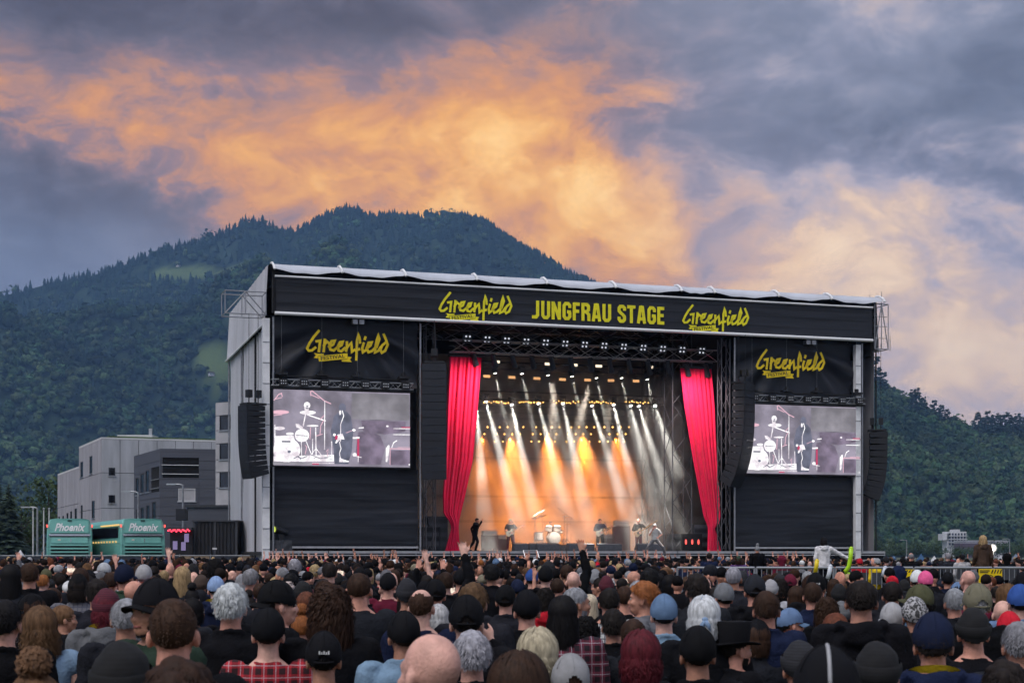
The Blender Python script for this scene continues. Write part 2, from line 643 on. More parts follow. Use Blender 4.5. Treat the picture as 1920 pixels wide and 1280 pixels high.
def wood(name, label, hill, a0, a1, n, hide, hsize, conif, ridge_n, ridge_rng, material, seed):
    r = np.random.RandomState(seed)
    a = a0 + (a1 - a0) * r.rand(n)
    D = np.sqrt(hill.d0 ** 2 + (hill.d1 ** 2 - hill.d0 ** 2) * r.rand(n))
    # a ragged row of conifers on the crest
    ra = ridge_rng[0] + (ridge_rng[1] - ridge_rng[0]) * r.rand(ridge_n)
    rD = hill.d1 - 25 * r.rand(ridge_n)
    keep_r = fbm(ra * 210, ra * 90, 4, 2) > -.75
    ra, rD = ra[keep_r], rD[keep_r]
    isr = np.concatenate([np.zeros(n, bool), np.ones(len(ra), bool)])
    a = np.concatenate([a, ra])
    D = np.concatenate([D, rD])
    e, t = hill.app(a, D)
    keep = (hill.meadow(a, D) < .35) & ~hide(a * 3000 + 960, 1037 - e * 3000)
    a, D, t, isr = a[keep], D[keep], t[keep], isr[keep]
    z = hill.z(a, D)
    N = len(a)
    con = (r.rand(N) < conif(t)) | isr
    h = hsize * (.65 + .7 * r.rand(N)) * np.where(con, 1.1, 1.0)
    h = np.where(isr, hsize * (.55 + .6 * r.rand(N)), h)
    patch = np.clip(.6 * fbm(a * D / 120, D / 120, 3, 4) + .7 * fbm(a * D / 45, D / 45, 2, 5), -1.6, 1.6)
    VV, FF, CC = [], [], []
    off = 0
    kind = np.where(con, 5 + r.randint(0, 3, N), r.randint(0, 5, N))
    for k, (tv, tf) in enumerate(CROWNS):
        ix = np.where(kind == k)[0]
        if not len(ix):
            continue
        rot = r.rand(len(ix)) * 6.28
        cs, sn = np.cos(rot), np.sin(rot)
        wd_ = (.75 + .5 * r.rand(len(ix))) * (1.15 if k < 5 else 1.0)
        x = (tv[None, :, 0] * cs[:, None] - tv[None, :, 1] * sn[:, None]) * (h[ix] * wd_)[:, None] + (a[ix] * D[ix])[:, None]
        y = (tv[None, :, 0] * sn[:, None] + tv[None, :, 1] * cs[:, None]) * (h[ix] * wd_)[:, None] + D[ix][:, None]
        zz = tv[None, :, 2] * h[ix][:, None] + z[ix][:, None] - (1.0 if k < 5 else .3)
        VV.append(np.stack([x, y, zz], -1).reshape(-1, 3))
        FF.append((tf[None] + (np.arange(len(ix)) * len(tv))[:, None, None] + off).reshape(-1, 3))
        off += len(ix) * len(tv)
        if k < 5:
            base = np.array([.046, .078, .036]) * (1 + .5 * patch[ix])[:, None] * (.55 + .9 * r.rand(len(ix)))[:, None] * np.array([1, 1, 1])
            base[:, 0] *= (.75 + .5 * r.rand(len(ix)))
        else:
            base = np.array([.02, .04, .034]) * (.6 + .7 * r.rand(len(ix)))[:, None]
        CC.append(np.repeat(np.clip(base, .008, .2), len(tv), 0))
    V = np.concatenate(VV)
    F = np.concatenate(FF)
    C = np.concatenate(CC)
    me = bpy.data.meshes.new(name)
    me.vertices.add(len(V))
    me.vertices.foreach_set('co', V.ravel())
    me.loops.add(len(F) * 3)
    me.loops.foreach_set('vertex_index', F.ravel())
    me.polygons.add(len(F))
    me.polygons.foreach_set('loop_start', np.arange(0, len(F) * 3, 3))
    me.update()
    me.validate()
    at = me.color_attributes.new('leaf', 'FLOAT_COLOR', 'POINT')
    at.data.foreach_set('color', np.concatenate([C, np.ones((len(C), 1))], 1).ravel())
    o = obj(name, me, material)
    tag(o, label, 'forest', kind='stuff')
    return o


def leaf_mat(name, s):
    m = bpy.data.materials.new(name)
    m.use_nodes = True
    N = Nodes(m.node_tree)
    b = N.n['Principled BSDF']
    tc = N.new('ShaderNodeTexCoord').outputs['Object']
    a = N.new('ShaderNodeVertexColor', layer_name='leaf')
    f = N.noise(tc, s, 5, .65)
    N.put(b.inputs['Base Color'], N.mix(N.smooth(f, .3, .7), N.mix(1, a.outputs[0], (.45,) * 3, 'MULTIPLY'), N.mix(1, a.outputs[0], (1.5,) * 3, 'MULTIPLY')))
    b.inputs['Roughness'].default_value = 1
    b.inputs['Specular IOR Level'].default_value = .08
    bp = N.new('ShaderNodeBump')
    bp.inputs['Strength'].default_value = 1
    bp.inputs['Distance'].default_value = 2.5
    N.put(bp.inputs['Height'], f)
    N.put(b.inputs['Normal'], bp.outputs[0])
    return m


M_leaf = leaf_mat('forest_leaves', .35)
behind_stage = lambda X, Y: (X > 640) & (X < 1560) & (Y > 610)
wood('mountain_forest', 'blue-green forest covering the big mountain behind the stage', hill_L, -.42, .2, 19500, behind_stage, 13.5, lambda t: .12 + .75 * np.clip((t - .45) / .4, 0, 1), 900, (-.40, .06), M_leaf, 5)
wood('hillside_forest', 'green wood on the steep hillside beside the stage', hill_R, .14, .46, 6800, lambda X, Y: (X < 1500), 9.0, lambda t: .1 + 0 * t, 0, (.2, .3), M_leaf, 6)

# ---- the damp evening air
hz = bpy.data.materials.new('evening_haze')
hz.use_nodes = True
N = Nodes(hz.node_tree)
N.n.remove(N.n['Principled BSDF'])
pv = N.new('ShaderNodeVolumePrincipled')
pv.inputs['Color'].default_value = (.30, .55, 1.0, 1)
pv.inputs['Density'].default_value = .00013
pv.inputs['Anisotropy'].default_value = .0
N.l.new(pv.outputs[0], N.n['Material Output'].inputs['Volume'])
hb = MB().box(-3500, 3500, -120, 5300, -1.0, 680)
o = obj('haze', hb.mesh('haze'), hz)
tag(o, 'thin blue evening haze in front of the mountains', 'haze', kind='stuff')
# ============================================================ the stage
def uz(X, Y, v=0.0):
    """bearing and height of a measured point -> stage (u, z) on the plane at depth v"""
    a = (X - 960) / 3000.0
    c, s = math.cos(TH), math.sin(TH)
    u = (a * (SY + v * c) - SX + v * s) / (c - a * s)
    return u, CAMZ + (1037 - Y) / 3000.0 * (SY + u * s + v * c)


M_white = mat('white_coated_steel', (.84, .84, .86), .45, .12, 1.5, .1, 20)
M_alu = mat('aluminium', (.55, .56, .58), .35, .1, 4, metal=.85)
M_galv = mat('galvanised_tube', (.32, .33, .36), .45, .2, 6, metal=.6)
M_tower = mat('dull_tower_steel', (.10, .10, .115), .6, .2, 6, metal=.3)
M_blackmetal = mat('black_metal', (.018, .018, .021), .5, .2, 8, metal=.2)
M_black = mat('black_cloth', (.009, .009, .011), .95, .3, 2.0, .4, 12)
M_roof = mat('roof_sheet', (.52, .54, .60), .5, .1, .7, .25, 2.5)
M_wall = mat('grey_side_sheet', (.52, .52, .565), .6, .14, .6, .5, 1.6, stretch=(1, 1, .15))
M_scrim = mat('dark_mesh_banner', (.016, .018, .026), .62, .35, .8, .7, 3.0, stretch=(.15, 1, 1.4))
M_deck = mat('dark_plywood', (.03, .03, .033), .6, .3, 2)
M_yellow = mat('yellow_print', (.92, .82, .02), .7, .1, 2.5)
M_yellow2 = mat('deep_yellow_print', (.86, .62, .015), .7, .2, 1.2)
M_ink = mat('black_print', (.012, .012, .014), .8, .1)


def wavy(fn, amp, s, seed):
    """displace a surface function along v by noise"""
    def g(i, j):
        x, y, z = fn(i, j)
        n = mnoise.fractal(Vector((x * s[0] + seed, seed, z * s[1])), 1.0, 2.0, 4)
        return (x, y + amp * n, z)
    return g


stage = thing('concert_stage', 'large black open-air festival stage with a pale sheet roof and yellow lettering', 'stage', (17, 0, 0))
part(MB().box(-.3, 34.4, .06, 15, 1.95, 2.13), 'deck', M_deck, stage)
for i in range(11):
    a, b = -.3 + i * 3.155, -.3 + (i + 1) * 3.155 - .05
    part(MB().box(a, b, -.02, .05, 2.045, 2.165), 'edge_panel', M_alu, stage)
    part(MB().box(a, b, -.03, .03, 1.925, 1.975), 'edge_rail', M_alu, stage)
for i in range(24):
    u = -.2 + i * 1.5
    part(MB().box(u, u + .06, -.015, .02, 1.975, 2.045), 'edge_bracket', M_galv, stage)
part(MB().grid(wavy(lambda i, j: (-.3 + 34.7 * i, .25, 1.95 * j), .08, (1.2, .25), 3), 160, 6), 'skirt', M_black, stage)

# roof sheet with scalloped front flap
JU = [0.0, 3.37, 6.63, 10.37, 14.14, 17.95, 21.71, 23.64, 27.47, 30.67, 33.94]
ROOFZ = lambda v: 16.33 - .034 * v
part(MB().grid(lambda i, j: (-.05 + 34.05 * i, .3 + 14.2 * j, ROOFZ(.3 + 14.2 * j) + .05), 12, 8), 'roof_sheet', M_roof, stage)
part(MB().box(-.02, 33.92, .35, 14.4, 15.25, 15.3), 'ceiling_cloth', M_black, stage)
for k in range(len(JU) - 1):
    a, b = JU[k], JU[k + 1]
    w = b - a

    def flap(i, j, a=a, w=w, b=b):
        sag = math.sin(PI * i) ** .8 * min(.17, .05 * w)
        dz = j * (.35 + sag)
        return (a + .03 + (w - .06) * i, .3 - .85 * math.sin(j * 1.35) + .10 * math.sin(PI * i) * j, 16.37 - dz * (.35 + .65 * j) + .02 * math.sin(i * 17) * j)
    part(MB().grid(flap, 22, 8), 'roof_flap', M_roof, stage, True)
for u in JU:
    part(MB().path([(u, .3, 16.40), (u, -.1, 16.37), (u, -.5, 16.18), (u + .05, -.58, 15.98)], [.06, .06, .06, .075], 6), 'roof_rib', M_white, stage)
part(MB().box(.05, 33.85, .25, .32, 15.6, 16.3), 'roof_gap_shade_sheet', M_black, stage)  # black sheet stands in for the shade behind the flap
# fascia banner and its two rails
fb = part(MB().grid(wavy(lambda i, j: (.14 + 33.2 * i, -.32, 13.9 + 1.72 * j), .03, (.22, 3.0), 9), 150, 14), 'fascia_banner', M_scrim, stage, True)
for z, r in ((15.67, .055), (13.85, .085)):
    for k in range(9):
        a, b = .08 + k * 3.7, .08 + (k + 1) * 3.7 - .02
        rod(stage, 'banner_rail', (a, -.38, z), (min(b, 33.4), -.38, z), r, M_white)
for z in (15.42, 14.95, 14.4):
    part(MB().box(.2, 33.3, -.365, -.357, z, z + .022), 'banner_seam', mat('seam_tape', (.032, .035, .045), .6), stage)
part(MB().box(33.3, 33.42, -.3, 2.2, 13.0, 15.6), 'fascia_return', M_black, stage)
part(MB().box(.0, .12, -.3, .1, 13.9, 15.6), 'fascia_return', M_black, stage)
part(MB().box(.1, 33.3, .02, .06, 13.75, 15.6), 'fascia_backing', M_black, stage)

# wings: posts, cloths behind the screens
for u0, u1, z0 in ((-.47, -.13, .0), (32.46, 32.76, .0)):
    p = part(MB().box(u0, u1, -.12, .2, z0, 13.62), 'main_post', M_white, stage)
    for z in np.arange(1.2, 13.4, 1.02):
        part(MB().box(u0 - .012, u1 + .012, -.135, -.12, z, z + .045), 'post_clamp', M_galv, p)
for u in (.06, 7.55, 25.1, 32.9):
    part(MB().tube((u, -.02, 2.1), (u, -.02, 13.7), .05, .05, 8), 'scaffold_tube', M_galv, stage)
for (a, b) in ((.15, 7.5), (25.2, 32.45)):
    part(MB().box(a - .1, b + .1, 1.0, 1.06, 2.1, 13.9), 'wing_blackout_wall', M_black, stage)  # black wall added for a dark depth behind the screens
    cu = (a + b) / 2

    def lowcloth(i, j, a=a, b=b):
        u, z = a + (b - a) * i, 2.45 + 3.85 * j
        sagl = .05 * mnoise.fractal(Vector((u * .35, a, z * 2.6)), 1.0, 2.1, 4) + .07 * math.sin(z * 3.1 + .35 * math.sin(u * .8 + a)) * (.5 + .5 * math.sin(u * .6 + 1))
        fan = .06 * math.sin((u - cu) * 3.5 / (.4 + abs(z - 6.4))) * max(0, 1 - (z - 2.45) / 1.2)
        return (u, .3 + sagl * .55 + fan, z)
    part(MB().grid(lowcloth, 46, 60), 'lower_wing_cloth', M_scrim, stage, True)
    for z in (2.6, 3.35, 4.1, 4.8, 5.6):
        part(MB().box(a, b, .2, .212, z, z + .018), 'cloth_batten', mat('seam_tape', (.032, .035, .045), .6), stage)
    part(MB().box(a, b, .1, .16, 2.3, 2.4), 'cloth_ballast_rail', M_alu, stage)

    def upcloth(i, j, a=a, b=b, cu=cu):
        u, z = a + (b - a) * i, 10.45 + 3.3 * j
        dx_, dz_ = u - cu, z - 13.6
        ang = math.atan2(dx_, -dz_)
        wr = .2 * math.sin(ang * 13 + .6 * dx_) * min(1, (abs(dx_) / 2.2) ** 2) * min(1, -dz_ / 1.0)
        return (u, .34 + wr, z)
    part(MB().grid(upcloth, 110, 44), 'upper_wing_cloth', M_scrim, stage, True)
# side walls
for sgn, u0 in ((-1, -.08), (1, 33.95)):
    def cover(i, j, sgn=sgn, u0=u0):
        v = .35 + 14.0 * i
        zb = 13.45 - .02 * v
        zt = ROOFZ(v) + .05
        return (u0 + sgn * (.05 + .16 * (1 - j) + .015 * math.sin(v * 7)), v, zb + (zt - zb) * j)
    part(MB().grid(cover, 90, 5), 'side_cover', M_wall, stage, True)
    rod(stage, 'cover_rail', (u0 + sgn * .24, .3, 13.43), (u0 + sgn * .24, 14.4, 13.15), .05, M_white)
    for v0, v1 in ((.5, 4.3), (4.42, 9.2), (9.35, 14.3)):
        def pan(i, j, v0=v0, v1=v1, sgn=sgn, u0=u0):
            v, z = v0 + (v1 - v0) * i, 13.35 * j
            bulge = .05 * math.sin(PI * i) + .03 * mnoise.fractal(Vector((v * 1.2, v0, z * .2)), 1, 2, 3) + (.05 * math.sin(v * 6) * max(0, (z - 11.5) / 2))
            return (u0 + sgn * bulge, v, z)
        part(MB().grid(pan, 22, 26), 'side_panel', M_wall, stage, True)
    for v in (.42, 4.36, 9.28, 14.34):
        part(MB().tube((u0 + sgn * .08, v, 0), (u0 + sgn * .08, v, 13.4), .05, .05, 6), 'side_pole', M_blackmetal if v < 9 else M_galv, stage)
part(MB().box(-.05, 33.9, 14.45, 14.5, 0, 15.8), 'rear_wall', M_black, stage)
for u in (7.75, 25.35):
    part(MB().box(u - .03, u + .03, 2.2, 13.2, 2.13, 15.2), 'inner_blackout_drape', M_black, stage)  # black drapes added so the inside of the stage stays dark
part(MB().box(32.8, 34.5, -.2, 3.5, 1.55, 1.7), 'side_platform', M_alu, stage)
part(MB().box(32.85, 34.45, -.12, 3.4, 0, 1.55), 'platform_skirt', M_black, stage)

# ---- lettering
LOGO = [[(405, 150), (300, 275), (215, 400), (168, 505), (200, 548), (262, 545), (335, 485)], [(348, 365), (428, 352), (402, 565)], [(522, 325), (497, 568)], [(500, 450), (560, 365), (610, 405)],
        [(600, 480), (690, 425), (722, 350), (655, 362), (612, 450), (632, 530), (700, 545), (760, 495)], [(765, 490), (855, 440), (880, 372), (822, 385), (782, 470), (795, 548), (852, 562), (925, 495)],
        [(962, 378), (962, 480), (945, 560)], [(955, 500), (1050, 392), (1058, 480), (1062, 575), (1120, 530)], [(1225, 395), (1215, 290), (1190, 215), (1165, 350), (1150, 735)], [(1130, 545), (1215, 520)],
        [(1300, 400), (1268, 500), (1282, 580), (1345, 535)], [(1333, 280), (1318, 325)], [(1350, 510), (1435, 445), (1458, 385), (1395, 395), (1357, 500), (1392, 582), (1460, 560), (1525, 495)],
        [(1555, 480), (1612, 320), (1590, 228), (1562, 330), (1535, 470), (1522, 585), (1590, 555), (1640, 480)], [(1697, 225), (1738, 320), (1778, 432), (1725, 555), (1660, 592), (1628, 540), (1668, 445), (1728, 395)]]
RIB = [(385, 662), (690, 628), (975, 600), (978, 712), (690, 742), (405, 770)]
TAILS = [[(300, 596), (390, 612), (500, 612), (500, 640), (385, 655), (375, 705), (298, 690), (345, 645)], [(985, 672), (1062, 680), (1022, 725), (1060, 778), (860, 768), (858, 738), (980, 716)]]


def z2p(x, y):
    return uz(560 + x / 10.667, 600 + y / 10.667)


_lo = z2p(150, 120)


def logo_pt(x, y):
    u, z = z2p(x, y)
    return (u - _lo[0], z - _lo[1])


def ribbon(mb, pts, w, v, taper=False):
    """flat stroke of width w along a polyline of (u, z) points, lying at depth v"""
    P = [Vector((p[0], p[1])) for p in pts]
    L, Rr = [], []
    n = len(P)
    for i, p in enumerate(P):
        d0 = (P[i] - P[i - 1]).normalized() if i else (P[1] - P[0]).normalized()
        d1 = (P[i + 1] - P[i]).normalized() if i < n - 1 else d0
        t = d0 + d1
        t = t.normalized() if t.length > .2 else d1
        nn = Vector((-t.y, t.x))
        k = w / 2 / max(.55, nn.dot(Vector((-d1.y, d1.x))))
        if i == 0:
            p = p - d1 * w * .3
        if i == n - 1:
            p = p + d0 * w * .3
        L.append(p + nn * k)
        Rr.append(p - nn * k)
    vs = [(q.x, v, q.y) for q in L] + [(q.x, v, q.y) for q in Rr]
    mb.add(vs, [(i, i + 1, n + i + 1, n + i) for i in range(n - 1)])


def logo(parent, u, z, s, v, m, name='logo'):
    mb = MB()
    d = v
    for st in LOGO:
        pts = [logo_pt(*p) for p in st]
        d -= .0015
        ribbon(mb, [(u + a * s, z + b * s) for a, b in pts], .128 * s, d)
    lg = part(mb, name, m, parent)
    rb = MB()
    rb.poly([(u + logo_pt(*p)[0] * s, v - .003, z + logo_pt(*p)[1] * s) for p in RIB][::-1])
    for t in TAILS:
        rb.poly([(u + logo_pt(*p)[0] * s, v - .002, z + logo_pt(*p)[1] * s) for p in t][::-1])
    part(rb, 'logo_ribbon', m, parent)
    a, b = logo_pt(445, 742), logo_pt(930, 690)
    text(parent, 'ribbon_lettering', 'FESTIVAL', M_ink, (u + a[0] * s, v - .008, z + a[1] * s), .18 * s, b[0] * s - a[0] * s, math.atan2(b[1] - a[1], b[0] - a[0]), .012)


def text(parent, name, body, m, pos, cap, width, tilt=0.0, bold=.0, shear=0.0, rx=PI / 2, rzz=0.0):
    """flat lettering from the built-in font, cap height and overall width given"""
    cu = bpy.data.curves.new(name, 'FONT')
    cu.body = body
    cu.size = 1.0
    cu.offset = bold
    cu.shear = shear
    cu.resolution_u = 3
    tmp = bpy.data.objects.new('tmp_text', cu)
    me = evaluated(tmp)
    bpy.data.objects.remove(tmp)
    bpy.data.curves.remove(cu)
    co = np.zeros(len(me.vertices) * 3)
    me.vertices.foreach_get('co', co)
    co = co.reshape(-1, 3)
    mn, mx = co.min(0), co.max(0)
    co[:, 0] = (co[:, 0] - mn[0]) / (mx[0] - mn[0]) * width
    co[:, 1] = (co[:, 1] - mn[1]) / (mx[1] - mn[1]) * cap
    c, s = math.cos(tilt), math.sin(tilt)
    x, y = co[:, 0] * c - co[:, 1] * s, co[:, 0] * s + co[:, 1] * c
    b = BASE.get(parent.name, Vector((0, 0, 0)))
    P = np.stack([x + pos[0] - b.x, np.full_like(x, pos[1] - b.y), y + pos[2] - b.z], -1)
    me.vertices.foreach_set('co', P.ravel())
    me.update()
    me.name = name
    me.materials.clear()
    return obj(name, me, m, parent)


# heavy condensed capitals as stroke polygons
CAPS = {'J': ('.46', [[(.33, 1), (.33, .2), (.24, .09), (.0, .09)]]), 'U': ('.52', [[(.09, 1), (.09, .2), (.18, .085), (.34, .085), (.43, .2), (.43, 1)]]),
        'N': ('.56', [[(.09, 0), (.09, 1)], [(.09, .97), (.46, .03)], [(.46, 0), (.46, 1)]]), 'G': ('.52', [[(.43, .68), (.43, .82), (.34, .915), (.18, .915), (.09, .8), (.09, .2), (.18, .085), (.34, .085), (.43, .2), (.43, .46)], [(.27, .46), (.5, .46)]]),
        'F': ('.43', [[(.09, 0), (.09, 1)], [(.09, .915), (.42, .915)], [(.09, .52), (.38, .52)]]), 'R': ('.53', [[(.09, 0), (.09, 1)], [(.09, .915), (.33, .915), (.42, .83), (.42, .62), (.33, .52), (.09, .52)], [(.3, .5), (.44, .36), (.44, 0)]]),
        'A': ('.56', [[(.09, 0), (.23, 1)], [(.47, 0), (.33, 1)], [(.2, .26), (.36, .26)], [(.22, .93), (.34, .93)]]), 'S': ('.5', [[(.42, .68), (.42, .83), (.33, .915), (.17, .915), (.09, .82), (.09, .66), (.2, .54), (.32, .45), (.42, .34), (.42, .18), (.33, .085), (.17, .085), (.09, .18), (.09, .33)]]),
        'T': ('.5', [[(.25, 0), (.25, .9)], [(.0, .915), (.5, .915)]]), 'E': ('.44', [[(.09, 0), (.09, 1)], [(.09, .915), (.43, .915)], [(.09, .51), (.39, .51)], [(.09, .085), (.43, .085)]]), ' ': ('.22', [])}


def block_text(parent, body, u, z, cap, width, v, m):
    tot = sum(float(CAPS[c][0]) + .085 for c in body) - .085
    sx = width / tot
    x = u
    for c in body:
        w, strokes = CAPS[c]
        mb = MB()
        d = v
        for st in strokes:
            d -= .002
            # cut square ends: shorten by the cap that ribbon() adds
            P = [Vector((x + a * sx, z + b * cap)) for a, b in st]
            wd_ = .185 * sx
            P[0] += (P[1] - P[0]).normalized() * wd_ * .3
            P[-1] += (P[-2] - P[-1]).normalized() * wd_ * .3
            ribbon(mb, P, wd_, d)
        if strokes:
            part(mb, 'letter', m, parent)
        x += (float(w) + .085) * sx


logo(fb, 8.42, 15.33, .93, -.40, M_yellow)
logo(fb, 21.86, 15.33, .93, -.40, M_yellow)
block_text(fb, 'JUNGFRAU STAGE', 13.4, 14.18, .93, 7.42, -.40, M_yellow)
wing_up = [o for o in stage.children if o.name.startswith('upper_wing_cloth')]
logo(wing_up[0], 1.65 + .06, 13.18, 1.0, .02, M_yellow2)
logo(wing_up[1], 26.34 + .06, 13.18, 1.0, .02, M_yellow2)
for u in (4.0, 29.3):
    f = part(MB().box(u, u + .25, -.3, .1, 13.5, 13.72), 'work_light', M_galv, stage)
    part(MB().box(u + .33, u + .58, -.3, .1, 13.5, 13.72), 'work_light', M_galv, stage)


# ---- box trusses
def truss(name, label, p, q, size, mc, mb_, group, step=None, cat='truss', up=Vector((0, 0, 1)), r=.026, base=None):
    p, q = Vector(p), Vector(q)
    T = thing(name, label, cat, tuple(base or p), group=group)
    ax = (q - p).normalized()
    sd_ = ax.cross(up).normalized() * size / 2
    hd = up.normalized() * size / 2
    cor = [sd_ + hd, sd_ - hd, -sd_ - hd, -sd_ + hd]
    for c in cor:
        rod(T, 'chord', p + c, q + c, r, mc)
    n = max(2, round((q - p).length / (step or size * 1.0)))
    for f in range(4):
        a, b = cor[f], cor[(f + 1) % 4]
        for k in range(n):
            t0, t1 = k / n, (k + 1) / n
            x, y = (a, b) if k % 2 == 0 else (b, a)
            rod(T, 'brace', p + (q - p) * t0 + x, p + (q - p) * t1 + y, r * .55, mb_)
    return T


truss('front_lighting_truss', 'long dark box truss hung across the stage mouth with square lamp clusters', (9.6, 1.6, 12.85), (24.7, 1.6, 12.85), .62, M_galv, M_alu, None, 1.0, r=.03)
truss('middle_lighting_truss', 'dark box truss over the band carrying the white beam lamps', (12.6, 7, 10.9), (23.8, 7, 10.9), .45, M_blackmetal, M_galv, None, .75)
truss('rear_lighting_truss', 'upper rear truss above the beam lamps', (12.0, 10, 12.95), (25.2, 10, 12.95), .4, M_blackmetal, M_galv, None, .9)
truss('amber_lighting_truss', 'rear truss carrying the amber lamp clusters', (12.0, 12, 10.6), (25.6, 12, 10.6), .4, M_blackmetal, M_blackmetal, None, .9)
truss('strobe_truss', 'high black truss with flat glowing strobe panels', (11.6, 9, 13.7), (25.0, 9, 13.7), .35, M_blackmetal, M_galv, None, .9)
for v in (3.5, 6.5, 10.5):
    truss('roof_truss', 'dark roof truss crossing the top of the stage, %s of three' % {3.5: 'nearest', 6.5: 'middle', 10.5: 'rearmost'}[v], (7.9, v, 14.7), (25.2, v, 14.7), .6, M_blackmetal, M_galv, 'roof trusses', 1.2)
truss('tower_truss', 'tall grey lattice tower beside the red curtain on the drum side', (23.35, 3.6, 2.13), (23.35, 3.6, 14.4), 1.15, M_tower, M_tower, 'lattice towers', 1.3, 'tower', Vector((1, 0, 0)), .04)
truss('tower_truss', 'slimmer grey lattice tower set further back in the stage', (23.4, 7.6, 2.13), (23.4, 7.6, 14.4), .8, M_tower, M_tower, 'lattice towers', 1.1, 'tower', Vector((1, 0, 0)), .03)
truss('tower_truss', 'narrow lattice mast at the edge of the stage mouth next to the speakers', (24.75, .6, 2.13), (24.75, .6, 13.7), .5, M_tower, M_tower, 'lattice towers', 1.0, 'tower', Vector((1, 0, 0)), .03)
truss('tower_truss', 'narrow lattice mast half hidden by the flat speaker column', (8.3, 1.0, 2.13), (8.3, 1.0, 13.7), .5, M_tower, M_tower, 'lattice towers', 1.0, 'tower', Vector((1, 0, 0)), .03)
for a, b, w in ((-.05, 7.15, 'by the grey side wall'), (25.6, 33.0, 'by the hillside')):
    T = truss('screen_truss', 'bright lattice truss above the big screen ' + w, (a, -.05, 10.48), (b, -.05, 10.48), .3, M_alu, M_alu, 'screen trusses', .3, r=.02)
    part(MB().box(a + .4, b - .3, -.2, .05, 10.78, 10.83), 'upper_rail', M_blackmetal, T)
    part(MB().box(a + .0, b - .0, -.2, .1, 10.2, 10.3), 'lower_bar', M_blackmetal, T)
    n = 7
    for k in range(n):
        u = a + .55 + k * (b - a - 1.0) / (n - 1)
        lp = part(MB().box(u - .2, u + .2, -.42, -.22, 10.32, 10.64), 'floodlight', M_blackmetal, T)
        for q in range(3):
            for w2 in range(2):
                part(MB().disc((u - .11 + .11 * q, -.424, 10.41 + .13 * w2), .03, 8), 'lens', mat('glass_lens', (.6, .62, .65), .15, .05, spec=.8), lp)
    for u in (a + .5, a + (b - a) * .35, a + (b - a) * .6, b - .5):
        part(MB().box(u - .28, u + .28, -.3, .1, 10.86, 10.96).tube((u, -.1, 10.96), (u, -.1, 11.15), .12, .12, 8), 'chain_hoist', M_blackmetal, T)
        part(MB().tube((u, -.1, 11.15), (u, -.1, 13.8), .005, .005, 4), 'hoist_chain', M_galv, T)

# ---- big screens
def emis(name, c, s=1.0, n=0.0):
    m = bpy.data.materials.get(name)
    if m:
        return m
    m = bpy.data.materials.new(name)
    m.use_nodes = True
    N = Nodes(m.node_tree)
    b = N.n['Principled BSDF']
    b.inputs['Base Color'].default_value = (.02, .02, .02, 1)
    b.inputs['Roughness'].default_value = .5
    b.inputs['Emission Strength'].default_value = s
    m.cycles.emission_sampling = 'NONE'
    if n:
        tc = N.new('ShaderNodeTexCoord').outputs['Object']
        f = N.noise(tc, n, 4, .6)
        N.put(b.inputs['Emission Color'], N.mix(N.smooth(f, .3, .7), tuple(x * .55 for x in c), tuple(min(1, x * 1.35) for x in c)))
    else:
        b.inputs['Emission Color'].default_value = (*c, 1)
    return m


